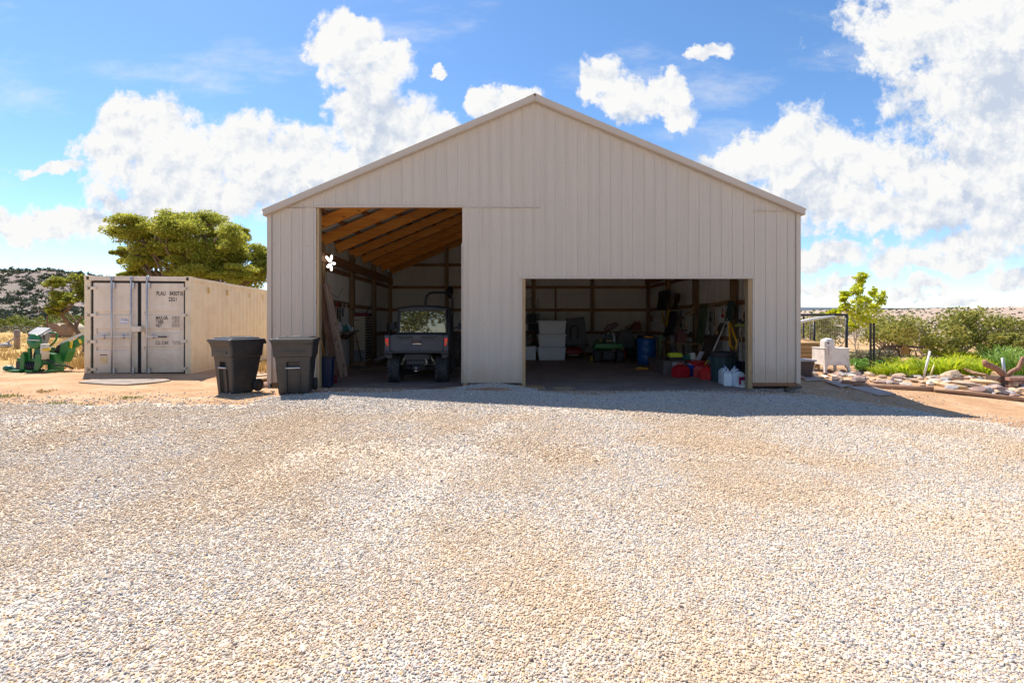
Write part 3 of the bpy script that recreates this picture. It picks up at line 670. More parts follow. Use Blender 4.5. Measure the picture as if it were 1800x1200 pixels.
for x in (.07, CW-.07):
    for y in (.07, CLN-.07): mb = MB(); mb.box((x, y, CH/2), (.14, .14, CH-.24)); CB(mb, 'corner_post', CREAM, .008)
for x in (.08, CW-.08):
    for y in (.085, CLN-.085):
        for z in (.06, CH-.06):
            m_ = MB(); m_.box((x, y, z), (.17, .18, .122)); c = CB(m_, 'corner_casting', CREAM, .01)
            h = MB(); h.box((x, y-.092 if y < 3 else y+.092, z), (.055, .006, .075)); h.build('casting_hole', INK, c)
mb = MB(); mb.box((CW/2, .06, CH-.06), (CW-.32, .12, .11)); CB(mb, 'door_header', CREAM2, .006)
mb = MB(); mb.box((CW/2, .06, .075), (CW-.32, .12, .12)); CB(mb, 'door_sill', CREAM2, .006)
mb = MB()
for x in (.45, CW-.45): mb.box((x, -.003, .05), (.24, .012, .055))
CB(mb, 'forklift_slot', INK)
for x in (.045, CW-.045):
    mb = MB(); mb.bar((x, .17, CH-.05), (x, CLN-.17, CH-.05), .07, .09); CB(mb, 'top_rail', CREAM, .008)
    mb = MB(); mb.bar((x, .17, .09), (x, CLN-.17, .09), .07, .15); CB(mb, 'bottom_rail', CREAM, .008)
def corr(p0, p1, z0, z1, nrm, depth=.022, pitch=.278):
    p0 = Vector(p0); p1 = Vector(p1); L_ = (p1-p0).length; d = (p1-p0).normalized(); pts = []; s = 0
    while s < L_:
        for q, o in [(0, 0), (.072, 0), (.14, -depth), (.212, -depth)]:
            if s+q < L_: pts.append((s+q, o))
        s += pitch
    pts.append((L_, 0)); lo = [(p0.x+d.x*q+nrm[0]*o, p0.y+d.y*q+nrm[1]*o, z0) for q, o in pts]; hi = [(a, b, z1) for a, b, _ in lo]; n = len(lo)
    return MB().add(lo+hi, [(i, i+1, n+i+1, n+i) for i in range(n-1)])
CB(corr((CW-.03, .14), (CW-.03, CLN-.14), .16, CH-.09, (1, 0)), 'side_panel', CREAM)
CB(corr((.03, CLN-.14), (.03, .14), .16, CH-.09, (-1, 0)), 'side_panel', CREAM)
CB(corr((CW-.14, CLN-.04), (.14, CLN-.04), .16, CH-.09, (0, 1)), 'end_panel', CREAM)
mb = MB(); mb.box((CW/2, CLN/2, CH-.035), (CW-.16, CLN-.3, .02)); CB(mb, 'roof_panel', CREAM)
mb = MB()
for y in (.95, 2.05, 3.6, 4.7): mb.box((CW-.008, y, CH-.28), (.014, .05, .16))
YELP = mat('ochre_mark', (.70, .50, .16), .6)
CB(mb, 'lashing_mark', YELP)
dx0, dx1, dz0, dz1 = .155, CW-.155, .15, CH-.14
mid = dx0+(dx1-dx0)*.505
doors = []
for x0, x1 in ((dx0, mid-.012), (mid+.012, dx1)):
    mb = MB(); gx0, gx1 = x0+.025, x1-.025
    mb.box(((x0+x1)/2, .075, (dz0+dz1)/2), (x1-x0-.05, .04, dz1-dz0-.05)); d_ = CB(mb, 'door', CREAM2); doors.append(d_)
    # raised flat fields with recessed grooves between
    zz = [dz0+.03, .735, .82, 1.155, 1.265, 1.60, 1.69, dz1-.03]
    fields = [(zz[0], zz[1]), (zz[2], zz[3]), (zz[4], zz[5]), (zz[6], zz[7])]
    for a, b in fields:
        mb = MB(); mb.box(((x0+x1)/2, .045, (a+b)/2), (x1-x0-.07, .035, b-a)); mb.build('door_panel', CREAM2, d_, .01)
    for a, b in ((x0+.028, x0+.10), (x1-.10, x1-.028)):
        mb = MB(); mb.box(((a+b)/2, .048, (dz0+dz1)/2), (b-a, .034, dz1-dz0-.07)); mb.build('door_stile', CREAM2, d_, .005)
    g = MB()
    g.box((x0+.01, .055, (dz0+dz1)/2), (.026, .06, dz1-dz0)); g.box((x1-.01, .055, (dz0+dz1)/2), (.026, .06, dz1-dz0)); g.box(((x0+x1)/2, .055, dz0+.008), (x1-x0, .06, .026)); g.box(((x0+x1)/2, .055, dz1-.008), (x1-x0, .06, .030)); g.build('door_gasket', BLK, d_)
    hx = .13 if x0 < 1 else CW-.13
    for z in (.27, .95, 1.60, 2.26):
        h = MB(); h.box((hx+(.035 if x0 < 1 else -.035), .015, z), (.19, .03, .075)); h.tube([(hx-(.07 if x0 < 1 else -.07), .0, z-.05), (hx-(.07 if x0 < 1 else -.07), .0, z+.05)], .02); h.build('hinge', CREAM2, d_, .004)
def lock_rod(x, d_, hdir):
    r = MB(); r.tube([(x, -.035, .04), (x, -.035, CH-.04)], .019, 10); o = r.build('lock_rod', GALV, d_)
    for z in (.055, CH-.06):
        k = MB(); k.box((x+.0, -.02, z), (.06, .05, .11)); k.build('rod_keeper', GALV, d_, .006)
    for z in (.24, CH-.23):
        k = MB(); k.box((x+.035, -.012, z), (.05, .045, .14)); k.build('rod_bracket', GALV, d_, .006)
    if hdir:
        k = MB(); k.bar((x, -.05, 1.075), (x+hdir*.40, -.05, 1.07), .012, .035); k.tube([(x+hdir*.16, -.055, 1.02), (x+hdir*.16, -.055, 1.13)], .028, 8); k.build('lock_handle', GALV, d_)
for x, d_, hd in ((.64, doors[0], -1), (1.08, doors[0], -1), (1.44, doors[1], 1)): lock_rod(x, d_, hd)
mb = MB(); mb.box((1.80, -.05, 1.065), (.20, .02, .03)); mb.build('handle_grip', BLK, doors[1], .004)
mb = MB(); mb.box((mid+.0, -.05, 1.26), (.20, .13, .13)); mb.build('lock_box', CREAM2, doors[0], .006)
def text(body, x, z, h, wscale, parent, m=INK, y=.0255, name='lettering'):
    cu = bpy.data.curves.new('t', 'FONT'); cu.body = body; cu.size = h/.72; cu.offset = h*.028; o = bpy.data.objects.new('t', cu); COL.objects.link(o)
    dg = bpy.context.evaluated_depsgraph_get(); me = bpy.data.meshes.new_from_object(o.evaluated_get(dg)); bpy.data.objects.remove(o)
    for v in me.vertices: v.co = Vector((x+v.co.x*wscale, y-.0005, z+v.co.y))
    me.materials.clear(); me.materials.append(m); o = bpy.data.objects.new(name, me); COL.objects.link(o); o.parent = parent; return o
D1 = doors[1]
text('PLAU', 1.62, 2.09, .105, .62, D1); text('842071', 1.925, 2.09, .105, .62, D1); text('0', 2.195, 2.09, .105, .62, D1)
text('22G1', 1.90, 1.95, .10, .66, D1)
text('MAX.GR.', 1.61, 1.495, .085, .62, D1); text('TARE', 1.61, 1.40, .085, .62, D1); text('NET', 1.61, 1.305, .085, .62, D1)
for z, a, b in ((1.495, '30 480 KG', '67 200 LB'), (1.40, ' 2 180 KG', ' 4 810 LB'), (1.305, '28 300 KG', '62 390 LB')):
    text(a, 1.98, z+.043, .032, .95, D1); text(b, 1.98, z-.001, .032, .95, D1)
text('CU. CAP.', 1.60, .875, .085, .66, D1); text('33.2 CU.M', 1.99, .925, .034, .95, D1); text('1 172 CU.FT', 1.99, .875, .034, .85, D1)
STK = mat('white_sticker', (.72, .72, .74), .4); BLUE = mat('blue_ink', (.06, .07, .30), .5)
mb = MB(); mb.box((.885, .023, 1.45), (.19, .004, .14)); mb.build('sticker', STK, doors[0])
text('IT ONE', .81, 1.455, .055, .62, doors[0], BLUE, .0205); mb = MB(); mb.box((.885, .0195, 1.40), (.17, .002, .012)); mb.build('sticker_line', BLUE, doors[0])
mb = MB(); mb.box((.42, .0245, .50), (.17, .003, .16)); mb.build('faded_plate', mat('faded_plate', (.68, .50, .27), .6, var=.3, vs=30), doors[0]); mb = MB(); mb.box((.42, .0245, .625), (.16, .003, .022)); mb.build('plate_strip', DKSTEEL, doors[0])
# sheet lying on the dirt in front of the container
TARP = mat('grey_sheet', (.20, .165, .15), .8, var=.2, vs=3, dirt=(.42, .28, .17), ds=3, da=.8)
def ground_sheet(name, pts, m, label, cat, lift=.02):
    P = [gp(*p) for p in pts]; mb = MB(); lo = [p+Vector((0, 0, lift-.015)) for p in P]; hi = [p+Vector((0, 0, lift+random.uniform(0, .02))) for p in P]; mb.loft([lo, hi], True); c = sum(P, Vector())/len(P)
    root = tag(mb.build(name, m), label, cat); return root
ground_sheet('plywood_sheet', [(138, 673), (185, 676.5), (222, 677.5), (262, 675), (284, 672.5), (300, 670), (290, 668), (160, 668.5)], TARP, 'weathered grey sheet lying flat on the dirt before the container doors', 'plywood')
# ================================================================== TRASH BINS
BIN = mat('charcoal_plastic', (.032, .032, .035), .42, var=.12, vs=5, bump=.06, bs=180, dirt=(.15, .115, .085), ds=3, da=.26, spec=.45)
BINLID = mat('black_plastic_lid', (.028, .029, .034), .33, var=.12, vs=5, dirt=(.14, .11, .08), ds=4, da=.2, spec=.5)
def make_bin(label):
    root = thing('trash_bin', label, 'trash bin', group='wheeled trash bins')
    # rings: z, half width, y front, y back, corner radius
    def ring(z, hx, y0, y1, inset=0.0, r=.035):
        pts = []
        cs = [(-hx, y0, 180), (hx, y0, 270), (hx, y1, 0), (-hx, y1, 90)]
        for cx, cy, a0 in cs:
            ox = cx+(r if cx < 0 else -r); oy = cy+(r if cy == y0 else -r)
            for k in range(4): a = R(a0+k*30); pts.append((ox+r*math.cos(a), oy+r*math.sin(a), z))
            if cy == y0 and cx < 0:
                for x, o in ((-.115, 0), (-.10, inset), (.10, inset), (.115, 0)): pts.append((x, y0+o, z))
        return pts
    mb = MB()
    R_ = [(.0, .245, -.27, .18, 0), (.02, .262, -.285, .20, 0), (.035, .264, -.287, .205, .022), (.47, .30, -.325, .30, .022), (.475, .30, -.325, .30, .075), (.60, .305, -.335, .325, .075), (.615, .306, -.336, .326, 0), (.70, .318, -.345, .345, 0), (.715, .342, -.375, .36, 0), (.86, .348, -.382, .375, 0), (.93, .36, -.40, .38, 0), (.975, .368, -.425, .385, 0), (1.0, .37, -.43, .39, 0)]
    rings = [ring(z, hx, a, b, i) for z, hx, a, b, i in R_]; mb.loft(rings, True)
    mb.build('body', BIN, root)
    for x in (-.115, .115):
        m2 = MB(); m2.bar((x, -.302, .03), (x, -.337, .47), .012, .02); m2.build('front_rib', BIN, root)
    mb = MB(); mb.tube([(-.13, -.345, .50), (.13, -.345, .50)], .016, 10); mb.build('grab_bar', GALV, root)
    mb = MB(); mb.box((0, -.385, .80), (.40, .014, .035)); mb.build('front_moulding', BIN, root, .005)
    # lid, domed with a raised field
    L_ = MB(); zl = 1.0
    def lr(z, hx, y0, y1, r=.045): return ring(z, hx, y0, y1, 0, r)
    L_.loft([lr(zl-.005, .385, -.45, .41), lr(zl+.03, .39, -.455, .415), lr(zl+.045, .375, -.44, .40), lr(zl+.055, .31, -.36, .33), lr(zl+.075, .295, -.345, .315), lr(zl+.088, .20, -.22, .22)], True); lid = L_.build('lid', BINLID, root)
    for x in (-.13, .13): m2 = MB(); m2.bar((x, -.25, zl+.085), (x, .26, zl+.085), .035, .018); m2.build('lid_rib', BINLID, lid, .006)
    m2 = MB(); m2.tube([(-.30, .46, zl-.03), (.30, .46, zl-.03)], .018, 8)
    for x in (-.28, .28): m2.bar((x, .37, zl-.03), (x, .47, zl-.03), .05, .06)
    m2.build('push_handle', BIN, root)
    a = MB(); a.tube([(-.30, .27, .125), (.30, .27, .125)], .014, 8); a.build('axle', DKSTEEL, root)
    for x in (-.30, .30):
        w = MB(); w.lathe([(.02, -.03), (.115, -.035), (.125, -.02), (.125, .02), (.115, .035), (.02, .03)], (x, .27, .128), 'X', 24); wo = w.build('wheel', BLK, root)
        hb = MB(); hb.lathe([(.03, -.045), (.03, .045)], (x, .27, .128), 'X', 10)
        for k in range(6):
            an = k*math.pi/3; hb.bar((x, .27+.025*math.cos(an), .128+.025*math.sin(an)), (x, .27+.088*math.cos(an), .128+.088*math.sin(an)), .078, .016, up=(1, 0, 0))
        hb.build('wheel_hub', BIN, wo)
    return root
b1 = make_bin('dusty charcoal wheeled trash bin standing alone beside the container')
b2 = copy_tree(b1, label='black wheeled trash bin standing against the left shed corner')
p = gp(405, 691); b1.location = (p.x, p.y+.25, p.z-.01); b1.rotation_euler = (0, 0, R(-26)); b1.scale = (.86, .9, .98)
p = gp(515, 690.5); b2.location = (p.x, p.y+.15, p.z-.01); b2.rotation_euler = (0, 0, R(13))
# ================================================================== BACKHOE ATTACHMENT
JGRN = mat('implement_green', (.012, .17, .035), .38, var=.15, vs=6, dirt=(.20, .16, .08), ds=5, da=.3)
JDK = mat('dark_green_plastic', (.01, .11, .07), .5, var=.15, vs=6)
JYEL = mat('implement_yellow', (.72, .52, .04), .4, var=.1)
SEATG = mat('grey_seat_vinyl', (.10, .095, .11), .45, var=.2, vs=4, dirt=(.3, .26, .22), ds=4, da=.4)
bx = gp(70, 653)
bh = thing('backhoe_attachment', 'green tractor backhoe attachment with grey seat parked in dry grass left of the container', 'backhoe', bx, 0)
S = 1/ (F/bx.y)     # metres per photo pixel at that distance
def P_(x, y, d=0): return tuple(at(x, y, bx.y+d)-bx)
HB = lambda mb, n, m, b=.008: mb.build(n, m, bh, b)
mb = MB(); mb.prism([P_(49, 588), P_(51, 609), P_(70, 611), P_(73, 590), P_(70, 587), P_(52, 586.5)], (0, .10, 0)); HB(mb, 'seat_back', BLK)
mb = MB(); fr_ = [P_(48, 586.5, -.06), P_(71, 588.5, -.06), P_(75, 612, -.06), P_(82, 606, .5), P_(90, 577, .7), P_(66, 575, .7)]
mb.loft([[P_(48, 589, -.05), P_(48, 586, -.06), P_(70, 588, -.06), P_(70, 591, -.05)], [P_(56, 582, .3), P_(56, 580, .3), P_(80, 581.5, .3), P_(80, 585, .3)], [P_(65, 577, .7), P_(66, 574.5, .7), P_(89, 576, .7), P_(90, 580, .7)]]); HB(mb, 'seat_cover', SEATG)
mb = MB(); mb.prism([P_(70, 590, -.03), P_(72, 611, -.03), P_(80, 608, .3), P_(89, 580, .68), P_(80, 584, .3)], (.03, .02, 0)); HB(mb, 'seat_side', SEATG)
mb = MB(); mb.lathe([(.0, -.01), (.165, -.012), (.185, 0), (.165, .012), (.1, .014), (.09, .0)], P_(60, 600, -.07), 'Y', 24); HB(mb, 'seat_pad', JGRN, 0)
mb = MB(); mb.bar(P_(49, 597, -.1), P_(69, 598, -.1), .03, .03); HB(mb, 'arm_rest', GALV)
mb = MB(); mb.prism([P_(57, 628), P_(61, 610), P_(78, 611), P_(74, 630)], (0, .3, 0)); HB(mb, 'oil_tank', JDK)
mb = MB(); mb.lathe([(.085, 0), (.085, .35), (.07, .38)], P_(79, 631, -.1), 'Z', 14); HB(mb, 'white_canister', mat('aged_white', (.62, .58, .50), .5), 0)
mb = MB(); mb.lathe([(.089, 0), (.089, .06)], P_(81, 616, -.1), 'Z', 14); HB(mb, 'canister_band', JYEL, 0)
mb = MB(); mb.bar(P_(52, 611), P_(53, 633), .06, .06); HB(mb, 'seat_post', JGRN)
mb = MB(); mb.tube([P_(86, 609, .2), P_(95, 602, .2), P_(99, 596, .2), P_(101, 588, .2), P_(98, 585, .2), P_(87, 584.5, .2)], .022, 8); HB(mb, 'grab_rail', JGRN, 0)
# stabiliser frame
mb = MB(); mb.bar(P_(37, 634, .1), P_(96, 635, .1), .22, .16); HB(mb, 'cross_beam', JGRN)
mb = MB(); mb.prism([P_(59, 652, -.2), P_(62, 622, -.2), P_(71, 622, -.2), P_(72, 642, -.2), P_(66, 652, -.2)], (0, .06, 0)); HB(mb, 'mount_plate', JGRN)
mb = MB(); mb.prism([P_(34, 651, -.1), P_(36, 624, -.1), P_(40, 618, -.1), P_(43, 626, -.1), P_(42, 650, -.1)], (0, .16, 0)); HB(mb, 'stabiliser_leg', JGRN)
mb = MB(); mb.prism([P_(83, 652, .0), P_(84, 620, 0), P_(95, 622, 0), P_(101, 650, 0)], (0, .2, 0)); HB(mb, 'stabiliser_leg', JGRN)
for x0, x1 in ((26, 44), (55, 68), (90, 102)):
    mb = MB(); mb.bar(P_(x0, 651, -.1), P_(x1, 651, -.1), .34, .05); HB(mb, 'foot_pad', JGRN)
mb = MB(); mb.ball(P_(15, 647), (.11, .11, .08), 10, 6); mb.tube([P_(15, 647), P_(33, 648)], .035, 8); HB(mb, 'hose_reel', JDK, 0)
mb = MB(); mb.box(P_(50, 643, .1), (.34, .3, .24)); HB(mb, 'valve_block', DKSTEEL)
for k in range(5):
    mb = MB(); x = 44+k*4; mb.tube([P_(x, 636, -.05), P_(x+3, 646, -.18), P_(x+9, 649, -.15), P_(x+16, 640, 0)], .016, 6); HB(mb, 'hydraulic_hose', BLK, 0)
for x in (48, 54, 60): 
    mb = MB(); mb.tube([P_(x, 632), P_(x+1, 622)], .012, 6); mb.ball(P_(x+1, 621), .025, 8, 6); HB(mb, 'lever', BLK, 0)
mb = MB(); mb.prism([P_(100, 640, .2), P_(106, 606, .2), P_(116, 600, .2), P_(120, 618, .2), P_(112, 636, .2)], (0, .22, 0)); HB(mb, 'swing_post', JGRN)
mb = MB(); mb.prism([P_(113, 607, .3), P_(152, 586, .5), P_(160, 583, .5), P_(160, 593, .5), P_(124, 613, .3), P_(115, 618, .3)], (0, .12, 0)); HB(mb, 'boom', JGRN)
mb = MB(); mb.bar(P_(108, 603, .28), P_(158, 580, .62), .09, .06); HB(mb, 'hydraulic_ram', GALV, 0)
mb = MB(); mb.tube([P_(98, 622, .2), P_(104, 610, .22), P_(112, 604, .28)], .055, 8); HB(mb, 'ram_cylinder', BLK, 0)
for a, b in (((118, 618), (112, 630)), ((126, 600), (124, 612)), ((139, 596), (142, 603))):
    mb = MB(); mb.bar(P_(*a, .27), P_(*b, .27), .02, .05); HB(mb, 'yellow_stripe', JYEL, 0)
mb = MB(); mb.tube([P_(80, 630, -.1), P_(100, 641, -.2), P_(118, 643, -.1), P_(128, 647, .1)], .02, 6); HB(mb, 'hydraulic_hose', BLK, 0)
mb = MB(); mb.bar(P_(92, 640, -.1), P_(116, 641, .1), .05, .04); HB(mb, 'draft_link', JGRN, 0)
# ================================================================== FIELD: posts, bales
OLDW = wood('weathered_post', (.36, .27, .21), (.20, .14, .11), 'Z', 1.0)
p = Vector(at(30, 612, 24)); p.z = g1(p.x, p.y)
mb = MB(); mb.lathe([(.13, -.05), (.125, .5), (.12, .93), (.07, .95)], (0, 0, 0), 'Z', 12); tag(mb.build('fence_post', OLDW, loc=(p.x, p.y, p.z)), 'short thick weathered wooden fence post in the dry field', 'fence post')
q = Vector(at(17, 606, 25)); q.z = g1(q.x, q.y); mb = MB(); mb.bar((-.5, .1, .12), (.25, 0, .5), .08, .08); mb.ball((-.2, 0, .14), (.3, .2, .14), 9, 6); tag(mb.build('scrap_pile', mat('grey_scrap', (.38, .36, .36), .6, var=.3), loc=q), 'pale grey scrap heap beside the weathered wooden fence post', 'scrap')
for px_, Y_, lab in ((82.5, 34, 'thin rusty steel fence post standing left of the hay bales'),):
    p = Vector(at(px_, 600, Y_)); p.z = g1(p.x, p.y); mb = MB(); mb.box((0, 0, .9), (.05, .05, 1.8)); mb.box((0, .03, .9), (.09, .012, 1.8)); tag(mb.build('steel_post', mat('rusty_steel', (.18, .10, .07), .8, var=.3), loc=p), lab, 'fence post')
HAY = mat('hay_bale', (.36, .21, .12), .95, var=.35, vs=9, bump=.6, bs=30, dirt=(.2, .12, .07), ds=5, da=.5)
HAYW = mat('sun_bleached_hay', (.60, .53, .40), .95, var=.2, vs=5, bump=.5, bs=25)
for i, (px_, lab) in enumerate(((93, 'left round hay bale in the field behind the backhoe'), (115, 'right round hay bale in the field behind the backhoe'))):
    p = Vector(at(px_, 592, 42)); p.z = g1(p.x, p.y); t = thing('hay_bale', lab, 'hay bale', p, R(10), 'round hay bales')
    mb = MB(); mb.lathe([(.0, 0), (.60, -.02), (.63, .03), (.64, .8), (.62, 1.55), (.0, 1.6)], (0, 0, .6), 'Y', 22); mb.build('bale', HAY, t)
    mb = MB(); mb.lathe([(.645, .06), (.66, .8), (.645, 1.5)], (0, 0, .6), 'Y', 22, False); mb.build('net_wrap', HAYW, t)
# ================================================================== TREES
BARK = mat('pinyon_bark', (.20, .135, .095), .95, var=.35, vs=8, bump=.6, bs=25)
BARKG = mat('grey_bark', (.34, .27, .22), .95, var=.3, vs=8, bump=.5, bs=25)
PINE_L = leafmat('pinyon_needles', [(.11, .14, .025), (.24, .27, .035), (.37, .39, .055), (.46, .45, .07), (.50, .46, .10)], .55)
def limb(a, b, r0, r1, rg, sag=.15, n=6):
    a = np.array(a, float); b = np.array(b, float); d = b-a; l = np.linalg.norm(d); pts = []; o = rg.normal(0, .10*l, 3); o2 = rg.normal(0, .05*l, 3)
    for i in range(n):
        t = i/(n-1); pts.append(a+d*t+o*math.sin(math.pi*t)+o2*math.sin(2*math.pi*t)+np.array([0, 0, sag*l*math.sin(math.pi*t)]))
    return [Vector(p) for p in pts], [r0+(r1-r0)*(i/(n-1))**.8 for i in range(n)]
def tree(name, label, cat, loc, fork, crown, m_leaf, m_bark, trunk_r, n_leaf, leaf, seed, group=None, base=(0, 0, 0), dead=0, sub=3, qr=(.30, .58)):
    """crown: (x,y,z,rx,ry,rz) leaf masses; limbs run from the fork to each of them"""
    rg = np.random.default_rng(seed); t = thing(name, label, cat, loc, 0, group); tb = MB(); pts, rs = limb(base, fork, trunk_r, trunk_r*.7, rg, 0, 7); tb.tube(pts, rs, 9); quads = []
    for (x, y, z, rx, ry, rz) in crown:
        k = rg.integers(3, 7) if len(pts) > 4 else 2; st = pts[min(k, len(pts)-1)]
        p2, r2 = limb(st, (x, y, z-rz*.3), trunk_r*.5, trunk_r*.12, rg, .05, 6); tb.tube(p2, r2, 6)
        for j in range(sub):
            d = rg.normal(size=3); d[2] = abs(d[2])*.7; d /= np.linalg.norm(d); e = np.array([x, y, z])+d*np.array([rx, ry, rz])*.7
            p3, r3 = limb(p2[4], e, trunk_r*.15, .012, rg, 0, 4); tb.tube(p3, r3, 4)
        nb = 15
        for j in range(nb):
            d = rg.normal(size=3); d /= np.linalg.norm(d); d *= rg.uniform(.35, 1.0); c = np.array([x, y, z])+d*np.array([rx, ry, rz])
            q = rg.uniform(*qr); quads.append(clump_np(c, (rx*q, ry*q, rz*q*.75), max(12, n_leaf//nb), leaf, rg, .6, .3))
    for j in range(dead):
        a = pts[rg.integers(2, 6)]; e = np.array(a)+np.array([rg.uniform(-1.4, .3), rg.uniform(-.5, .5), rg.uniform(-.1, .6)]); p3, r3 = limb(a, e, trunk_r*.2, .01, rg, 0, 5); tb.tube(p3, r3, 5)
    tb.build('trunk', m_bark, t); leaves_obj('crown', quads, m_leaf, t); return t
Yt = 21.5; sT = Yt/F
def cr(lst, x0, y0, dr=1.0):
    out = []; rg = random.Random(3)
    for px_, py_, rx, ry in lst: out.append(((px_-x0)*sT, rg.uniform(-1, 1)*1.5*dr, (y0-py_)*sT, rx*sT, rx*sT*.9, ry*sT))
    return out
p = at(345, 610, Yt); p.z = g1(p.x, p.y)
y0 = 565+(EYE-p.z)*F/Yt
tree('pinyon_tree', 'large spreading pinyon pine rising behind the cream container', 'tree', p, (-.35, 0, 2.3),
     cr([(252, 412, 30, 22), (236, 450, 24, 20), (262, 458, 36, 22), (300, 392, 42, 18), (280, 425, 50, 26), (330, 405, 40, 22), (360, 415, 42, 26), (395, 412, 26, 22), (340, 450, 46, 24), (385, 450, 40, 26), (290, 465, 40, 18), (420, 450, 28, 22), (445, 455, 26, 18), (455, 478, 28, 20), (420, 488, 36, 18), (365, 480, 40, 20), (480, 470, 22, 22), (238, 480, 20, 10), (210, 447, 17, 15), (226, 468, 20, 14), (208, 482, 14, 8), (430, 428, 30, 20), (448, 442, 28, 20), (318, 392, 40, 16), (262, 412, 32, 22), (276, 402, 28, 18), (372, 418, 34, 30), (385, 475, 40, 20), (345, 395, 40, 16), (330, 460, 44, 24), (315, 440, 34, 22), (255, 435, 36, 20), (375, 390, 30, 16), (265, 398, 28, 16), (410, 435, 30, 22), (310, 478, 40, 16), (350, 425, 34, 20), (440, 485, 30, 16), (300, 420, 40, 24)], 345, y0), PINE_L, BARK, .24, 4300, .048, 11, dead=3, sub=4, qr=(.32, .60))
Yt = 19.0; sT = Yt/F
p = at(146, 606, Yt); p.z = g1(p.x, p.y); y0 = 565+(EYE-p.z)*F/Yt
tree('pinyon_tree', 'leaning pinyon pine with bare lower branches at the left edge of the container', 'tree', p, (-.95, 0, 1.7),
     cr([(112, 500, 16, 12), (132, 494, 18, 13), (118, 518, 18, 10), (140, 512, 16, 13), (104, 528, 10, 6), (148, 530, 14, 10), (126, 538, 16, 7), (150, 552, 10, 8), (110, 548, 9, 5)], 146, y0, .5), PINE_L, BARK, .10, 1100, .045, 12, dead=9)
# shrub band beyond the field
SHRUB_L = leafmat('shrub_leaf', [(.06, .09, .015), (.13, .17, .025), (.20, .23, .035), (.26, .26, .06)], .3)
SAGE_L = leafmat('sage_leaf', [(.13, .135, .075), (.19, .19, .11), (.25, .235, .15)], .1)
JUN_L = leafmat('juniper_leaf', [(.08, .11, .035), (.19, .22, .045), (.30, .31, .06), (.38, .35, .08), (.40, .32, .11)], .42)
def shrub_proto(name, label, cat, m, w, h, seed, leaf, n, group, loc, stems=7, bark=BARKG, blobs_n=14):
    rg = np.random.default_rng(seed); t = thing(name, label, cat, loc, 0, group); quads = []; tb = MB()
    for i in range(blobs_n):
        a = rg.uniform(0, 6.28); r = rg.uniform(.1, .95)**.6*w*.42; z = h*rg.uniform(.28, .86)*(1-.35*(r/(w*.5))**2); c = (r*math.cos(a), r*math.sin(a)*.8, z)
        q = rg.uniform(.16, .27)*w*.62; quads.append(clump_np(c, (q*1.1, q, q*.75), n//blobs_n, leaf, rg, .7, .2))
        if i < stems: p3, r3 = limb((rg.normal(0, .06*w), rg.normal(0, .06*w), -.05), c, .03*w**.5, .008, rg, 0, 5); tb.tube(p3, r3, 5)
    if stems: tb.build('stem', bark, t)
    leaves_obj('foliage', quads, m, t); return t
def zone_label(px_, far, what):
    where = 'at the left frame edge' if px_ < 14 else 'above the short fence post' if px_ < 45 else 'above the backhoe seat' if px_ < 84 else 'above the hay bales' if px_ < 128 else 'behind the leaning pinyon' if px_ < 152 else 'hidden behind the container'
    return what+' in the '+('farther' if far else 'nearer')+' row beyond the field, '+where
protos = [shrub_proto('field_shrub', 'bushy green shrub in the band beyond the dry field', 'shrub', SHRUB_L, 3.4, 2.5, 20+i, .16, 520, 'shrubs beyond the dry field', (0, 0, 0)) for i in range(3)]
rr = random.Random(4); firsts = set()
for i in range(30):
    px_ = -60+i*9+rr.uniform(-4, 4); Y_ = rr.uniform(66, 105); p = at(px_, 570, Y_); z = g1(p.x, p.y); k = i % 3; o = protos[k]
    if k in firsts: o = copy_tree(o)
    firsts.add(k); o['label'] = zone_label(px_, Y_ > 85, 'bushy green shrub'); o.location = (p.x, p.y, z); o.rotation_euler = (0, 0, rr.uniform(0, 6)); s = rr.uniform(.75, 1.25)*Y_/85; o.scale = (s, s, s)
sp = [shrub_proto('sage_bush', 'low grey green sagebrush at the far edge of the dry field', 'bush', SAGE_L, 1.6, .9, 40+i, .09, 240, 'sagebrush along the far field edge', (0, 0, 0), 0) for i in range(2)]
firsts = set()
for i in range(26):
    px_ = -40+i*8+rr.uniform(-4, 4); Y_ = rr.uniform(52, 66); p = at(px_, 570, Y_); k = i % 2; o = sp[k]
    if k in firsts: o = copy_tree(o)
    firsts.add(k); o['label'] = zone_label(px_, Y_ > 59, 'low grey green sagebrush'); o.location = (p.x, p.y, g1(p.x, p.y)); o.rotation_euler = (0, 0, rr.uniform(0, 6)); s = rr.uniform(.7, 1.3); o.scale = (s, s, s)
# dry grass of the field
def blades(name, X, Y, h, per, m, seed, wd=.012, spread=.07, lean=.5):
    rg = np.random.default_rng(seed); n = len(X)*per; x = np.repeat(X, per)+rg.normal(0, spread, n); y = np.repeat(Y, per)+rg.normal(0, spread, n); z = gz(x, y)-.01
    hh = np.repeat(h, per)*rg.uniform(.5, 1.2, n); a = rg.uniform(0, 6.28, n); l = rg.uniform(0, lean, n)*hh; wv = np.repeat(np.maximum(wd, np.asarray(h)*0+wd), per)
    B0 = np.stack([x, y, z], -1); sd_ = np.stack([np.cos(a+1.57), np.sin(a+1.57), 0*a], -1)*wv[:, None]
    mid_ = B0+np.stack([np.cos(a)*l*.35, np.sin(a)*l*.35, hh*.6], -1); tip = B0+np.stack([np.cos(a)*l, np.sin(a)*l, hh*(1-.15*l/hh)], -1)
    V = np.stack([B0-sd_, B0+sd_, mid_+sd_*.7, tip, mid_-sd_*.7], 1).reshape(-1, 3); i = np.arange(n)[:, None]*5
    me = npmesh(name, V, np.concatenate([i+np.array([[0, 1, 2, 4]])]), m); 
    return me
DRY = leafmat('dry_grass_blade', [(.34, .21, .07), (.46, .30, .11), (.55, .39, .17), (.62, .48, .26)], .2, .8)
rg = np.random.default_rng(9)
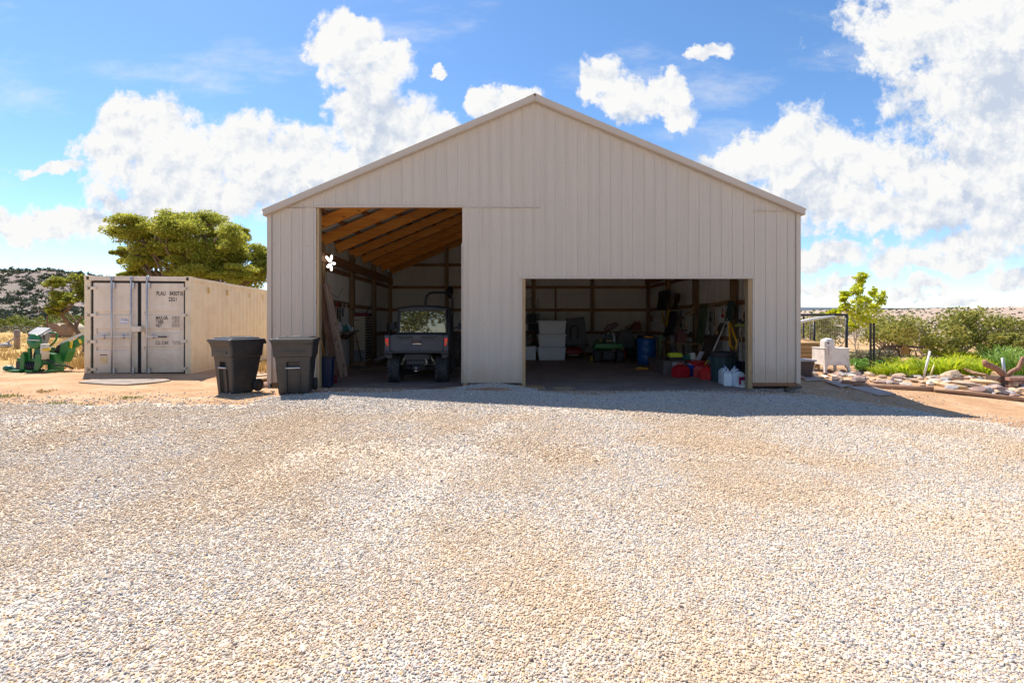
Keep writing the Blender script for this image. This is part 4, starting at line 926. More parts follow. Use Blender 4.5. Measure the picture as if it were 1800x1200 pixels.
def field_pts(n, y0, y1):
    Y = y0+(y1-y0)*rg.random(n)**1.3; X = (rg.uniform(-60, 480, n)-PX)*Y/F; return X, Y
X, Y = field_pts(5200, 13.2, 48); k = (mnoise.noise(Vector((0, 0, 0)))*0+np.sin(X*.7)*np.sin(Y*.9+X*.2)+rg.normal(0, .7, len(X))) > -.2
lx = X[k]; ly = Y[k]; keep = ~((lx > -11.2) & (lx < -7.2) & (ly > 11.8) & (ly < 18.4)) & ~((ly < 14.2) & (lx < -11.0) & (rg.random(len(lx)) < .75)) & ~((lx > -5.5) & (ly > 11))
lx, ly = lx[keep], ly[keep]; stuff(blades('dry_grass', lx, ly, np.full(len(lx), .17)+.10*rg.random(len(lx)), 9, DRY, 10, .009+.0, .12, .8))
X = rg.uniform(-12.2, -10.7, 150); Y = rg.uniform(12.6, 16.5, 150); stuff(blades('tall_dry_grass', X, Y, np.full(150, .42), 14, DRY, 12, .010, .1, .7))
X = rg.uniform(-7.3, -5.7, 90); Y = rg.uniform(13.0, 15.5, 90); stuff(blades('tall_dry_grass', X, Y, np.full(90, .30), 14, DRY, 13, .010, .1, .9))
GRN = leafmat('green_grass_blade', [(.16, .20, .03), (.26, .28, .05), (.36, .34, .08)], .25, .7)
for i, (a, b, m_, lab) in enumerate([(12, 697, GRN, 'yellow green grass tuft at the far left gravel edge'), (78, 688, DRY, 'straw coloured grass tuft on the dirt before the backhoe'), (225, 700, GRN, 'small green grass tuft on the dirt in front of the container'), (105, 711, GRN, 'flat green weed at the left gravel edge'), (1586, 726, GRN, 'green weed tuft at the shadow edge right of the shed'), (752, 776, GRN, 'tiny green weed growing in the middle of the gravel'), (674, 776, GRN, 'tiny pale weed in the gravel left of the middle weed'), (1490, 683, DRY, 'straw weed beside the timber edging')]):
    p = gp(a, b); n = 16 if i < 5 else 6; w = .13 if i < 4 else (.07 if i == 4 else .035)
    o = blades('grass_tuft', np.random.default_rng(i).normal(p.x, w, n), np.random.default_rng(i+50).normal(p.y, w*.7, n), np.full(n, .07 if i < 5 else .035), 10, m_, 60+i, .005, .03, 1.2); tag(o, lab, 'grass tuft')
# ================================================================== RIGHT YARD
ENAM = mat('chipped_white_enamel', (.74, .70, .68), .3, var=.04, vs=4, dirt=(.35, .22, .13), ds=5, da=.45)
wp = gp(1464, 655); s_ = F/wp.y
wm = thing('wringer_washer', 'old white enamel wringer washing machine on four legs among the rocks', 'washing machine', (wp.x+.02, wp.y+.15, wp.z-.02), R(-4))
hw = .36
def sq_ring(h, z, r=.05, o=(0, 0)):
    pts = []
    for cx, cy, a0 in ((-h, -h, 180), (h, -h, 270), (h, h, 0), (-h, h, 90)):
        for k in range(4):
            a = R(a0+k*30); pts.append((o[0]+cx-math.copysign(r, cx)+r*math.cos(a), o[1]+cy-math.copysign(r, cy)+r*math.sin(a), z))
    return pts
mb = MB(); mb.loft([sq_ring(hw, .27), sq_ring(hw, .30), sq_ring(hw, .76)], True); mb.build('tub_skirt', ENAM, wm)
mb = MB(); mb.loft([sq_ring(hw+.012, .755), sq_ring(hw+.015, .78), sq_ring(hw-.03, .79), sq_ring(hw-.04, .70)], False); mb.build('rim', ENAM, wm)
mb = MB(); mb.loft([sq_ring(hw-.05, .74), sq_ring(hw-.05, .745)], True); mb.build('tub_inside', mat('washer_inside', (.14, .15, .17), .4, .3, var=.3), wm)
for x in (-1, 1):
    for y in (-1, 1):
        mb = MB(); mb.loft([[(x*(hw-.01+o)-q*x*w, y*(hw-.01+o)-r*y*w, z) for q, r in ((0, 0), (1, 0), (1, 1), (0, 1))] for z, o, w in ((0, .035, .05), (.20, .012, .075), (.30, .008, .15), (.42, .006, .10))]); mb.build('leg', ENAM, wm, .008)
mb = MB(); mb.loft([sq_ring(.15, .78, .05, (-.2, -.2)), sq_ring(.15, .98, .05, (-.2, -.2)), sq_ring(.12, 1.04, .06, (-.2, -.2)), sq_ring(.05, 1.075, .04, (-.2, -.2))], True); mb.build('wringer_head', ENAM, wm)
mb = MB(); mb.box((-.2, -.37, .70), (.10, .035, .26)); mb.build('gear_column', ENAM, wm, .01); mb = MB(); mb.lathe([(.03, 0), (.025, .03)], (-.26, -.355, .93), 'Y', 10); mb.build('knob', DKSTEEL, wm)
# wooden crate and planter behind it
TANW = wood('crate_wood', (.50, .30, .13), (.36, .20, .08), 'X', 1.0)
cp = at(1418, 640, 15.6); cp.z = g1(cp.x, cp.y); ct = thing('wooden_crate', 'tan wooden slatted crate behind the washing machine at the shed corner', 'crate', cp, R(5))
mb = MB(); mb.box((0, .3, .45), (.80, .56, .74)); mb.build('crate_body', TANW, ct)
for k in range(6): mb = MB(); mb.box((0, 0, .10+.125*k), (.84, .03, .10)); mb.build('slat', TANW, ct, .004)
for x in (-.40, .40): mb = MB(); mb.box((x, -.02, .42), (.06, .03, .82)); mb.build('crate_post', TANW, ct, .004)
mb = MB(); mb.prism([(-.46, -.08, .84), (-.46, .66, .93), (-.46, .66, .97), (-.46, -.08, .88)], (.92, 0, 0)); mb.build('crate_lid', TANW, ct)
pp = at(1409, 652, 13.4); pp.z = g1(pp.x, pp.y); pl = thing('planter_tub', 'dark brown planter tub with a pale grey rim beside the shed corner', 'planter', pp)
mb = MB(); mb.loft([[(x*w, y*w, z) for x, y in ((-1, -1), (1, -1), (1, 1), (-1, 1))] for z, w in ((0, .16), (.48, .23))]); mb.build('tub', mat('dark_brown_tub', (.07, .045, .04), .6), pl, .01); mb = MB(); mb.loft([[(x*w, y*w, z) for x, y in ((-1, -1), (1, -1), (1, 1), (-1, 1))] for z, w in ((.47, .26), (.52, .26))]); mb.build('rim', mat('pale_rim', (.42, .40, .42), .5), pl, .01)
# wire pen
PENM = mat('black_pipe', (.025, .025, .03), .5, .3); WIRE = mat('fence_wire', (.40, .37, .34), .45, .5)
Yp = 16.4; pen = thing('wire_pen', 'black framed welded wire pen behind the washing machine', 'pen', at(1440, 645, Yp)*1.0)
pen.location.z = g1(pen.location.x, Yp); W = lambda mb, n, m, b=0: mb.build(n, m, pen, b, world=True)
zt = EYE+(565-553)*Yp/F; z0 = pen.location.z; xa = at(1380, 0, Yp).x; xb = at(1489, 0, Yp).x
for px_, zz, r_ in ((1431, zt-.22, .04), (1425, zt-.28, .018), (1488, zt, .042), (1392, zt, .04)):
    mb = MB(); x = at(px_, 0, Yp).x; mb.tube([(x, Yp, z0), (x, Yp, zz)], r_, 8); W(mb, 'pipe_post', PENM)
mb = MB(); mb.tube([(xa, Yp, zt), (xb, Yp, zt)], .035, 8); W(mb, 'top_pipe', PENM)
mb = MB(); mb.tube([(xa, Yp+2.4, zt), (xb, Yp+2.4, zt)], .03, 8); mb.tube([(xb, Yp+2.4, zt), (xb, Yp, zt)], .03, 8); W(mb, 'rear_pipe', PENM)
mb = MB(); mb.tube([(xb, Yp+2.4, z0), (xb, Yp+2.4, zt)], .035, 8); W(mb, 'pipe_post', PENM)
mb = MB()
x = xa
while x < xb: mb.box((x, Yp, (z0+zt)/2), (.006, .006, zt-z0)); x += .075
z = z0+.1
while z < zt: mb.box(((xa+xb)/2, Yp, z), (xb-xa, .006, .006)); z += .15
stuff(W(mb, 'wire_mesh', WIRE))
mb = MB(); mb.tube([at(1396, 568, Yp-.3), at(1432, 560, Yp-.3), at(1466, 555.5, Yp-.2)], [.05, .05, .03], 8); tag(mb.build('white_pole', mat('white_pole', (.75, .74, .72), .5)), 'long white pole resting across the top of the wire pen', 'pole')
# field fence right of the pen
Yf = 17.2; wf = thing('wire_fence', 'low strand wire fence running right from the pen behind the young tree', 'fence', (at(1510, 0, Yf).x, Yf, 0))
for zpx in (578, 588, 597, 606, 615): mb = MB(); mb.tube([at(1488, zpx-2, Yf), at(1512, zpx+.5, Yf), at(1536, zpx+2, Yf)], .008, 5); mb.build('wire', WIRE, wf, world=True)
for i, px_ in enumerate((1531, 1537)):
    mb = MB(); a = at(px_, 640 if i == 0 else 634, 15.0); mb.box(((0), 0, .78), (.03, .03, 1.56)); mb.box((0, .028, .78), (.05, .008, 1.56)); q = Vector((a.x, 15.0, g1(a.x, 15.0)-.05)); tag(mb.build('steel_stake', PENM, loc=q), ['left', 'right'][i]+' of two dark steel stakes beside the young yellow green tree', 'stake', 'dark steel stakes by the young tree')
# young tree
YL = leafmat('young_leaf', [(.38, .46, .02), (.53, .59, .03), (.63, .64, .04), (.68, .61, .06)], .55)
Yt = 17.8; sT = Yt/F; p = at(1509, 636, Yt); p.z = g1(p.x, p.y); y0 = 565+(EYE-p.z)*F/Yt
tree('young_tree', 'slender young tree with bright yellow green leaves and a pale trunk', 'tree', p, (.05, 0, 1.2), cr([(1506, 488, 9, 9), (1510, 503, 8, 10), (1502, 512, 10, 8), (1487, 518, 8, 7), (1520, 530, 16, 12), (1500, 532, 16, 12), (1536, 524, 9, 12), (1545, 540, 11, 12), (1478, 540, 14, 8), (1500, 550, 20, 12), (1532, 556, 18, 14), (1515, 562, 22, 12), (1543, 512, 6, 8), (1497, 575, 8, 6), (1468, 548, 10, 4), (1475, 527, 5, 5)], 1509, y0, .25), YL, mat('pale_trunk', (.52, .46, .40), .9, var=.2, vs=8), .026, 210, .065, 21, sub=4, qr=(.42, .72))
# junipers
i = 0
for (px_, by, Yj, w, h, lab) in [(1580, 628, 22, 3.2, 2.0, 'juniper shrub behind the young tree, leftmost of the mass'), (1630, 630, 20, 3.2, 2.1, 'juniper shrub directly behind the old hay rake'), (1682, 632, 20.5, 3.6, 2.35, 'tall juniper shrub in the middle of the green mass'), (1738, 634, 21, 3.4, 2.45, 'tallest right juniper shrub against the bare desert slope'), (1778, 632, 19, 2.0, 1.35, 'low dark juniper shrub at the right end of the mass'), (1460, 625, 25, 3.4, 2.2, 'juniper shrub seen through the wire pen'), (1420, 625, 27, 3.0, 2.0, 'juniper shrub at the shed edge behind the wire pen'), (1560, 622, 27, 4.0, 2.2, 'farther juniper shrub between the young tree and the hay rake'), (1860, 632, 20, 3, 1.8, 'juniper shrub at the right frame edge')]:
    p = at(px_, by, Yj); z = g1(p.x, p.y); shrub_proto('juniper_shrub', lab, 'shrub', JUN_L, w, h, 70+i, .068, 3000, 'junipers right of the shed', (p.x, p.y, z), 12, BARKG, 20); i += 1
# bushes behind the camera seen mirrored in the vehicle window
for i, (x, y, w, h) in enumerate([(-9, -13, 8, 5.5), (-4, -17, 9, 6), (1.5, -16, 8, 5), (6, -17, 8, 5), (-15, -15, 8, 6)]):
    shrub_proto('juniper_shrub', ['broad', 'tall', 'small', 'dense', 'wide'][i]+' green juniper across the drive, mirrored in the utility vehicle window', 'shrub', JUN_L, w, h, 90+i, .17, 2600, 'junipers across the drive', (x, y, g1(x, y)), 3)
# leafy clumps
LIME = leafmat('lime_leaf', [(.20, .32, .015), (.36, .48, .02), (.52, .58, .03), (.58, .58, .06)], .5, .45)
IRIS = leafmat('iris_leaf', [(.09, .20, .02), (.19, .33, .05), (.34, .46, .12)], .35, .4)
HERB = leafmat('herb_leaf', [(.08, .20, .03), (.15, .31, .05), (.26, .40, .08)], .35, .5)
def blade_clump(name, label, cat, loc, n, h, w, m, seed, group, arch=.6, r0=.12):
    rg = np.random.default_rng(seed); V = []; Fq = []; b = 0
    for k in range(n):
        a = rg.uniform(0, 6.28); r = rg.random()**.5*r0; o = np.array([r*math.cos(a+1), r*math.sin(a+1), 0]); d = np.array([math.cos(a), math.sin(a), 0]); sdv = np.array([-math.sin(a), math.cos(a), 0]); H = h*rg.uniform(.55, 1.1); A_ = arch*H*rg.uniform(.2, 1.2)
        for i in range(5):
            t = i/4; p = o+d*A_*t*t+np.array([0, 0, H*(t-.38*arch*t**3)]); ww = w*(1-t)**.6*(1 if t > 0 else .7)+.001; V += [p-sdv*ww, p+sdv*ww]
        for i in range(4): q = b+2*i; Fq.append((q, q+1, q+3, q+2))
        b += 10
    o = npmesh(name, V, Fq, m); o.location = loc; return tag(o, label, cat, group)
rr = random.Random(8)
pls = [(1545, 655), (1570, 655), (1595, 658), (1615, 655), (1640, 655), (1662, 650), (1600, 648), (1630, 645), (1655, 640), (1680, 642), (1700, 650), (1715, 655), (1690, 635), (1720, 640), (1705, 628), (1675, 630), (1740, 646), (1650, 628), (1560, 645), (1580, 642)]
bl = None
for i, (a, b) in enumerate(pls):
    p = gp(a, b+4); lab = 'arching lime green daylily clump '+('before the hay rake wheel' if a < 1600 else 'beside the white stake' if a < 1650 else 'behind the largest boulder' if a < 1690 else 'left of the driftwood stump')+(', front row' if b > 649 else ', middle row' if b > 639 else ', back row')
    if i < 3: o = blade_clump('lily_clump', lab, 'plant', p, 130, .62, .016, LIME, i, 'lime green lily clumps', 1.0, .28); bl = (bl or [])+[o]
    else: o = copy_tree(bl[i % 3], p, rr.uniform(0, 6), lab)
    s = rr.uniform(.7, 1.35)*(1 if a > 1600 else .72); o.scale = (s*1.15, s*1.15, s)
for i, (a, b, h, lab) in enumerate([(1775, 655, 1.0, 'tall blue green iris clump behind the driftwood stump'), (1795, 664, 1.0, 'tall iris clump at the right frame edge, nearest the brick planter'), (1752, 650, .9, 'iris clump left of the driftwood stump'), (1815, 655, 1.05, 'iris clump cut by the right frame edge'), (1735, 634, .9, 'iris clump farthest back against the junipers'), (1765, 638, .95, 'iris clump between the stump and the low dark juniper')]):
    p = gp(a, b); blade_clump('iris_clump', lab, 'plant', p, 90, h, .02, IRIS, 30+i, 'tall iris clumps', .7, .22)
for i, (a, b, lab) in enumerate([(1510, 645, 'dark leafy herb clump right of the washing machine'), (1525, 652, 'dark leafy herb clump at the foot of the steel stakes'), (1543, 649, 'dark leafy herb clump between the stakes and the hay rake'), (1500, 637, 'dark leafy herb clump behind the washing machine leg')]):
    p = gp(a, b); rg = np.random.default_rng(i); q = [clump_np((rg.normal(0, .16), rg.normal(0, .14), .14), (.2, .2, .16), 170, .05, rg, .5, .3) for _ in range(4)]; o = leaves_obj('herb_clump', q, HERB); o.location = p; tag(o, lab, 'plant', 'dark herb clumps')
for i, (a, b) in enumerate([(1520, 638), (1548, 636)]):
    p = gp(a, b); rg = np.random.default_rng(i+8); q = [clump_np((rg.normal(0, .3), rg.normal(0, .2), .25), (.32, .3, .28), 200, .045, rg, .6, .2) for _ in range(5)]; o = leaves_obj('sage_bush', q, SAGE_L); o.location = p; tag(o, ['pale sagebrush behind the steel stakes', 'pale sagebrush left of the hay rake wheel'][i], 'bush')
# hay rake
RUST = mat('rusty_iron', (.12, .065, .045), .85, .2, var=.35, vs=12, dirt=(.25, .11, .05), ds=6, da=.5)
p = gp(1575, 643); hr_ = thing('hay_rake', 'rusty old hay rake with a spoked iron wheel in the plant bed', 'farm implement', (p.x, p.y+.3, p.z), R(-8))
mb = MB(); mb.tube([(.33*math.cos(k*math.pi/14), 0, .36+.33*math.sin(k*math.pi/14)) for k in range(29)], .024, 6, False); w = mb.build('wheel', RUST, hr_)
for k in range(8): a = k*math.pi/4; mb = MB(); mb.tube([(0, 0, .36), (.33*math.cos(a), 0, .36+.33*math.sin(a))], .010, 5); mb.build('spoke', RUST, w)
mb = MB(); mb.bar((.1, .1, .68), (1.35, .35, .62), .06, .07); mb.build('beam', RUST, hr_, .004)
mb = MB(); mb.bar((-.45, -.1, .10), (.35, -.15, .12), .08, .05); mb.bar((-.3, 0, .05), (0, 0, .36), .05, .05); mb.build('drawbar', RUST, hr_)
mb = MB(); mb.prism([(.42, 0, .40), (.66, 0, .36), (.62, 0, .66), (.50, 0, .68)], (0, .16, 0)); mb.build('gear_case', mat('orange_casting', (.50, .22, .04), .7, var=.25), hr_, .01)
for k in range(4): mb = MB(); x = .75+k*.16; mb.tube([(x, .2, .62), (x+.04, .1, .42), (x-.02, 0, .22)], .010, 5); mb.build('tine', RUST, hr_)
# ------------------------------------------------------------------ rocks
def rockmat(name, c, d): return mat(name, c, .9, var=.22, vs=5, bump=.5, bs=14, dirt=d, ds=4, da=.5)
RK = [rockmat('tan_sandstone', (.52, .38, .26), (.36, .2, .11)), rockmat('pink_stone', (.40, .27, .23), (.25, .15, .12)), rockmat('grey_stone', (.34, .32, .33), (.45, .38, .3)), rockmat('pale_stone', (.58, .50, .42), (.4, .28, .18)), rockmat('dark_lava_stone', (.10, .075, .085), (.22, .15, .12))]
RM = [[rock_mesh('rock', 10*i+j, 3, .20, (1, [.8, .65, .9][j], [.62, .5, .42][j]), m, False, 7) for j in range(3)] for i, m in enumerate(RK)]
KN = ['tan sandstone', 'pinkish', 'grey', 'pale cream', 'dark lava']
rr = random.Random(12); cnt = 0
def rock(px_, py_, d, k, label, group=None, sc=(1, 1, 1), rz=None, sink=.3, name='rock'):
    p = gp(px_, py_); me = RM[k][rr.randrange(3)]; o = bpy.data.objects.new(name, me); COL.objects.link(o); D_ = d*p.y/F
    o.location = (p.x, p.y+.0, p.z+D_*.5*.55*sc[2]*(1-sink)); o.scale = (D_*sc[0], D_*sc[1], D_*sc[2]); o.rotation_euler = (rr.uniform(-.2, .2), rr.uniform(-.2, .2), rr.uniform(0, 6) if rz is None else rz); return tag(o, label, 'rock', group)
edge = lambda x: np.interp(x, [1400, 1480, 1540, 1640, 1720, 1800, 1900], [668, 671, 676, 683, 692, 701, 712])
top = lambda x: np.interp(x, [1400, 1480, 1560, 1640, 1720, 1800, 1900], [648, 653, 657, 660, 664, 668, 676])
for i in range(190):
    x = rr.uniform(1405, 1880); t = rr.random(); y = float(top(x)+(edge(x)-3-top(x))*t); d = rr.uniform(9, 24)*(1 if x > 1560 else .85); k = rr.choices(range(5), [4, 4, 3, 3, 1.2])[0]
    zn = 'under the washing machine' if x < 1490 else 'beside the steel stakes' if x < 1550 else 'before the hay rake' if x < 1615 else 'before the white stake' if x < 1655 else 'around the largest boulder' if x < 1705 else 'left of the driftwood stump' if x < 1750 else 'below the driftwood stump' if x < 1790 else 'by the brick planter'
    rock(x, y+d*.12, d, k, ('small ' if d < 13 else 'large ' if d > 17 else '')+KN[k]+' rock '+zn+(', toward the plants' if t < .5 else ', along the timber edging'), KN[k]+' rocks of the border', (1, rr.uniform(.7, 1), rr.uniform(.6, .95)))
rock(1672, 672, 46, 0, 'largest tan boulder with a brown split side before the lilies', None, (1, .8, 1.0), .3, .2)
rock(1690, 681, 56, 0, 'long orange brown slab lying below the largest boulder', None, (1, .55, .5), .05, .1)
rock(1508, 662, 20, 4, 'dark round lava rock right of the washing machine leg', None, (1, .9, 1), None, .1)
rock(1415, 660, 34, 0, 'tan slab at the shed corner below the planter', None, (1, .7, .5), .4, .2)
rock(1752, 687, 34, 1, 'big mauve rock near the right end of the timber edging', None, (1, .8, .8), None, .2)
rock(1720, 690, 24, 1, 'mauve rock with a dark face left of the big mauve rock', None, (1, .8, .9), None, .2)
rock(1548, 674, 30, 1, 'flat reddish rock touching the timber edging', None, (1.2, .6, .45), .1, .2)
for a, b, d, lab in ((868, 676, 9, 'left pale pink stone against the shed pier'), (877, 675.5, 9, 'right pale pink stone against the shed pier'), (915, 680, 11, 'pale pink stone at the right edge of the shed pier'), (885, 674, 5, 'tiny pink stone beside the pier stones')): rock(a, b, d, 3, lab, None, (1, .8, .9), None, .15)
rock(463, 683, 26, 1, 'reddish brown broken rock between the two trash bins', None, (1.1, .7, .9), .5, .15)
rock(455, 690, 8, 1, 'small rock beside the wheel of the dusty bin', None)
rock(480, 689, 7, 0, 'small tan rock before the black bin', None)
SLAB = rockmat('flagstone', (.42, .33, .29), (.2, .14, .11))
for i, (pts, lab) in enumerate([([(1492, 682), (1530, 680), (1575, 694), (1545, 697)], 'long thin flagstone in the shed shadow'), ([(1450, 672), (1478, 671), (1500, 679), (1478, 682)], 'broken flagstone at the end of the timber edging'), ([(1408, 664), (1436, 663), (1448, 669), (1418, 671)], 'flagstone beside the shed corner')]):
    ground_sheet('flagstone', pts, SLAB, lab, 'flagstone', .03)
# timber edging
EDGEW = wood('edging_log', (.42, .25, .15), (.27, .14, .08), 'X', 1.0)
def log(pts, r, label, name='edging_timber', cat='timber', m=EDGEW, up=.04):
    P = [gp(*p)+Vector((0, 0, up)) for p in pts]; c = P[0].copy(); mb = MB(); mb.tube([q-c for q in P], r, 9); return tag(mb.build(name, m, loc=c), label, cat)
log([(1481, 676), (1530, 681), (1600, 685), (1640, 687)], [.075, .07, .065, .06], 'thick round edging log, left section beside the shadow')
log([(1641, 688), (1700, 693.5), (1760, 700), (1830, 709)], [.045, .045, .04, .04], 'thin edging pole, right section below the mauve rocks')
log([(1706, 676), (1745, 679), (1788, 684)], [.05, .05, .045], 'pale squared timber lying among the rocks before the driftwood', m=wood('pale_timber', (.60, .44, .27), (.46, .31, .17), 'X'), up=.10)
log([(1630, 674), (1665, 680), (1700, 685)], [.045, .045, .04], 'pale timber under the largest boulder', m=wood('pale_timber', (.60, .44, .27), (.46, .31, .17), 'X'), up=.05)
log([(1690, 655), (1712, 664), (1735, 668)], [.06, .045, .03], 'crooked brown branch behind the largest boulder', 'branch', 'branch', up=.14)
# driftwood stump
p = gp(1772, 681); dw = thing('driftwood', 'twisted reddish driftwood stump with two raised arms in the bed', 'driftwood', p)
k = p.y/F*.92; DW = wood('driftwood_grain', (.40, .21, .12), (.22, .10, .06), 'Z', 1.5)
mb = MB(); mb.tube([(0, 0, 0), (-6*k, 0, 22*k), (-18*k, .05, 36*k), (-34*k, .1, 44*k), (-38*k, .1, 52*k)], [6*k, 6*k, 5*k, 6*k, 3*k], 9); mb.build('trunk', DW, dw)
mb = MB(); mb.tube([(-4*k, 0, 20*k), (6*k, 0, 30*k), (16*k, -.05, 38*k), (22*k, -.05, 52*k), (24*k, -.05, 60*k)], [4*k, 4*k, 4*k, 3.5*k, 2*k], 9); mb.build('arm', DW, dw)
mb = MB(); mb.tube([(-4*k, 0, 12*k), (-16*k, 0, 16*k), (-24*k, 0, 14*k)], [4*k, 3*k, 1.5*k], 7); mb.build('root', DW, dw)
def stake(a, b, Y, r, m, label, name='stake'):
    P, Q = at(*a, Y), at(*b, Y); mb = MB(); mb.tube([(0, 0, 0), Q-P], r, 8); return tag(mb.build(name, m, loc=P), label, 'stake')
stake((1623, 664), (1635, 617), gp(1623, 664).y, .026, mat('white_pole', (.75, .74, .72), .5), 'leaning white stake standing in the lily bed')
stake((1634, 664), (1642, 641), gp(1634, 664).y, .02, mat('straw_stake', (.6, .5, .25), .7), 'short straw coloured stake right of the white stake')
stake((1768, 673), (1762, 629), gp(1768, 676).y-.2, .03, GALV, 'grey steel stake standing against the driftwood stump')
p = gp(1800, 683); BR = mat('red_brick', (.40, .215, .15), .9, var=.2, vs=8, bump=.3)
bk_ = thing('brick_planter', 'low reddish brick planter at the right frame edge', 'planter', p)
for r_ in range(3):
    for c_ in range(4): mb = MB(); mb.box((-.28+c_*.23+(r_ % 2)*.08, 0, .05+r_*.088), (.215, .11, .078)); mb.build('brick', BR, bk_, .006)
mb = MB(); mb.box((.08, .3, .13), (.85, .5, .24)); mb.build('soil', mat('planter_soil', (.12, .08, .06), .95), bk_)
# planks and clutter at left shed corner
LUM = wood('grey_lumber', (.52, .42, .33), (.36, .27, .2), 'X', 1.0)
for i, (a, b, lab) in enumerate([((449, 663), (486, 659), 'upper weathered plank on the ground between bin and shed'), ((446, 669), (480, 665), 'lower weathered plank on the ground between bin and shed')]):
    P, Q = gp(*a), gp(*b); mb = MB(); mb.bar((0, 0, .03), Q-P+Vector((0, 0, .03)), .16, .045); tag(mb.build('plank', LUM, loc=P), lab, 'plank', 'planks by the left shed corner')
mb = MB(); p = gp(1384, 690); mb.bar((-.25, 0, .05), (.15, .1, .12), .08, .05); tag(mb.build('wood_offcut', DKSTEEL, loc=p+Vector((.2, 0, 0))), 'dark scrap lying outside the right shed corner', 'scrap')
mb = MB(); mb.bar((-.35, -.02, .12), (.15, .06, .02), .07, .04); tag(mb.build('wood_offcut', TANW, loc=gp(1365, 680)), 'tan board propped under the right front wall', 'board')
mb = MB(); mb.box((0, 0, .06), (.14, .2, .14)); tag(mb.build('footing_block', BR, loc=gp(1388, 681)), 'reddish block under the right front corner of the shed', 'block')
# ================================================================== UTILITY VEHICLE (seen from behind)
UGREY = mat('matte_grey_plastic', (.068, .068, .084), .5, var=.08, vs=4, bump=.04, bs=150, dirt=(.2, .17, .14), ds=3, da=.2)
UBLK = mat('black_moulding', (.025, .025, .03), .5, var=.15, vs=6)
TYRE = mat('tyre_rubber', (.035, .035, .04), .75, var=.25, vs=10, dirt=(.16, .13, .10), ds=5, da=.45)
LENS = mat('red_lens', (.55, .01, .012), .2, var=.05, spec=.6, emit=(.9, .02, .02, .12))
GLASS = bpy.data.materials.new('tinted_glass'); GLASS.use_nodes = True
gb = GLASS.node_tree.nodes['Principled BSDF']; gb.inputs['Base Color'].default_value = (.02, .025, .025, 1); gb.inputs['Roughness'].default_value = .02; gb.inputs['Specular IOR Level'].default_value = 1.0; gb.inputs['Metallic'].default_value = .0; gb.inputs['IOR'].default_value = 1.7
CHROME = mat('bright_steel', (.6, .6, .62), .25, 1.0, var=.1)
SPR = mat('spring_steel', (.5, .42, .3), .4, .6)
u = thing('utility_vehicle', 'grey utility vehicle with a black cab parked nose in under the tall doorway', 'utility vehicle', (-2.20, 12.12, .0), R(1.5))
U = lambda mb, n, m, b=0, p=None: mb.build(n, m, p or u, b)
def wheel(x, y, r=.335, w=.27, nm='wheel'):
    rim = MB(); s = 1 if x > 0 else -1
    rim.lathe([(.05, -s*.02), (.17, -s*.02), (.185, s*.06), (.185, -s*.06)], (x+s*.05, y, r), 'X', 16); ro = U(rim, 'wheel', DKSTEEL)
    t = MB(); h = w/2; t.lathe([(r*.58, -h*.8), (r*.75, -h), (r*.90, -h*.98), (r*.955, -h*.8), (r*.965, 0), (r*.955, h*.8), (r*.90, h*.98), (r*.75, h), (r*.58, h*.8)], (x, y, r), 'X', 28, False)
    for k in range(22):
        a = 2*math.pi*k/22
        for j, (ox, da, lw) in enumerate([(-.36, 0, .34), (.36, .14, .34), (0, .07, .22), (-.5, .12, .1), (.5, .02, .1)]):
            an = a+da; c = Vector((x+ox*w, y+math.cos(an)*r*.965, r+math.sin(an)*r*.965)); M = Matrix.Rotation(an-math.pi/2, 3, 'X') @ Matrix.Rotation(.5*(1 if ox < 0 else -1), 3, 'Z')
            t.box(c, (lw*w, .045, .045), M)
    t.build('tyre', TYRE, ro)
for x in (-.60, .60):
    wheel(x, .36); wheel(x, 2.25)
# cargo box
mb = MB(); mb.box((0, .52, .82), (1.40, 1.0, .06)); U(mb, 'bed_floor', UBLK)
for x in (-.70, .70): mb = MB(); mb.box((x, .52, 1.0), (.09, 1.02, .40)); U(mb, 'bed_side', UGREY, .02)
mb = MB(); mb.box((0, 1.0, 1.0), (1.34, .05, .38)); U(mb, 'bed_front', UGREY, .01)
tg = MB(); tg.prism([(-.63, 0, .80), (.63, 0, .80), (.66, 0, .86), (.665, 0, 1.20), (.60, 0, 1.225), (-.60, 0, 1.225), (-.665, 0, 1.20), (-.66, 0, .86)], (0, .07, 0)); tg = U(tg, 'tailgate', UGREY, .012)
for s in (-1, 1):
    mb = MB(); mb.prism([(s*.56, -.008, 1.20), (s*.10, -.008, 1.20), (s*.10, -.008, 1.135), (s*.40, -.008, 1.115)], (0, .006, 0)); mb.build('recess', UBLK, tg)
    mb = MB(); mb.prism([(s*.60, -.018, 1.20), (s*.40, -.018, 1.105), (s*.10, -.018, 1.125), (s*.10, -.018, 1.10), (s*.41, -.018, 1.075), (s*.64, -.018, 1.18)], (0, .02, 0)); mb.build('pressed_edge', UGREY, tg, .004)
    mb = MB(); mb.box((s*.735, -.02, 1.02), (.115, .09, .40)); U(mb, 'corner_post', UGREY, .015)
    mb = MB(); mb.prism([(s*.69, -.075, 1.14), (s*.775, -.075, 1.14), (s*.775, -.055, .93), (s*.70, -.07, .94)], (0, .03, 0)); lo_ = U(mb, 'tail_light', LENS, .01)
    mb = MB(); mb.box((s*.745, -.077, 1.03), (.05, .008, .05)); mb.build('reverse_lens', mat('amber_lens', (.6, .2, .05), .25), lo_)
    mb = MB(); mb.box((s*.70, .40, .78), (.22, .95, .10)); U(mb, 'fender', UBLK, .03)
    mb = MB(); mb.prism([(s*.62, -.02, .80), (s*.80, .0, .82), (s*.80, .0, .70), (s*.70, 0, .62), (s*.62, 0, .66)], (0, .06, 0)); U(mb, 'mud_guard', UGREY, .01)
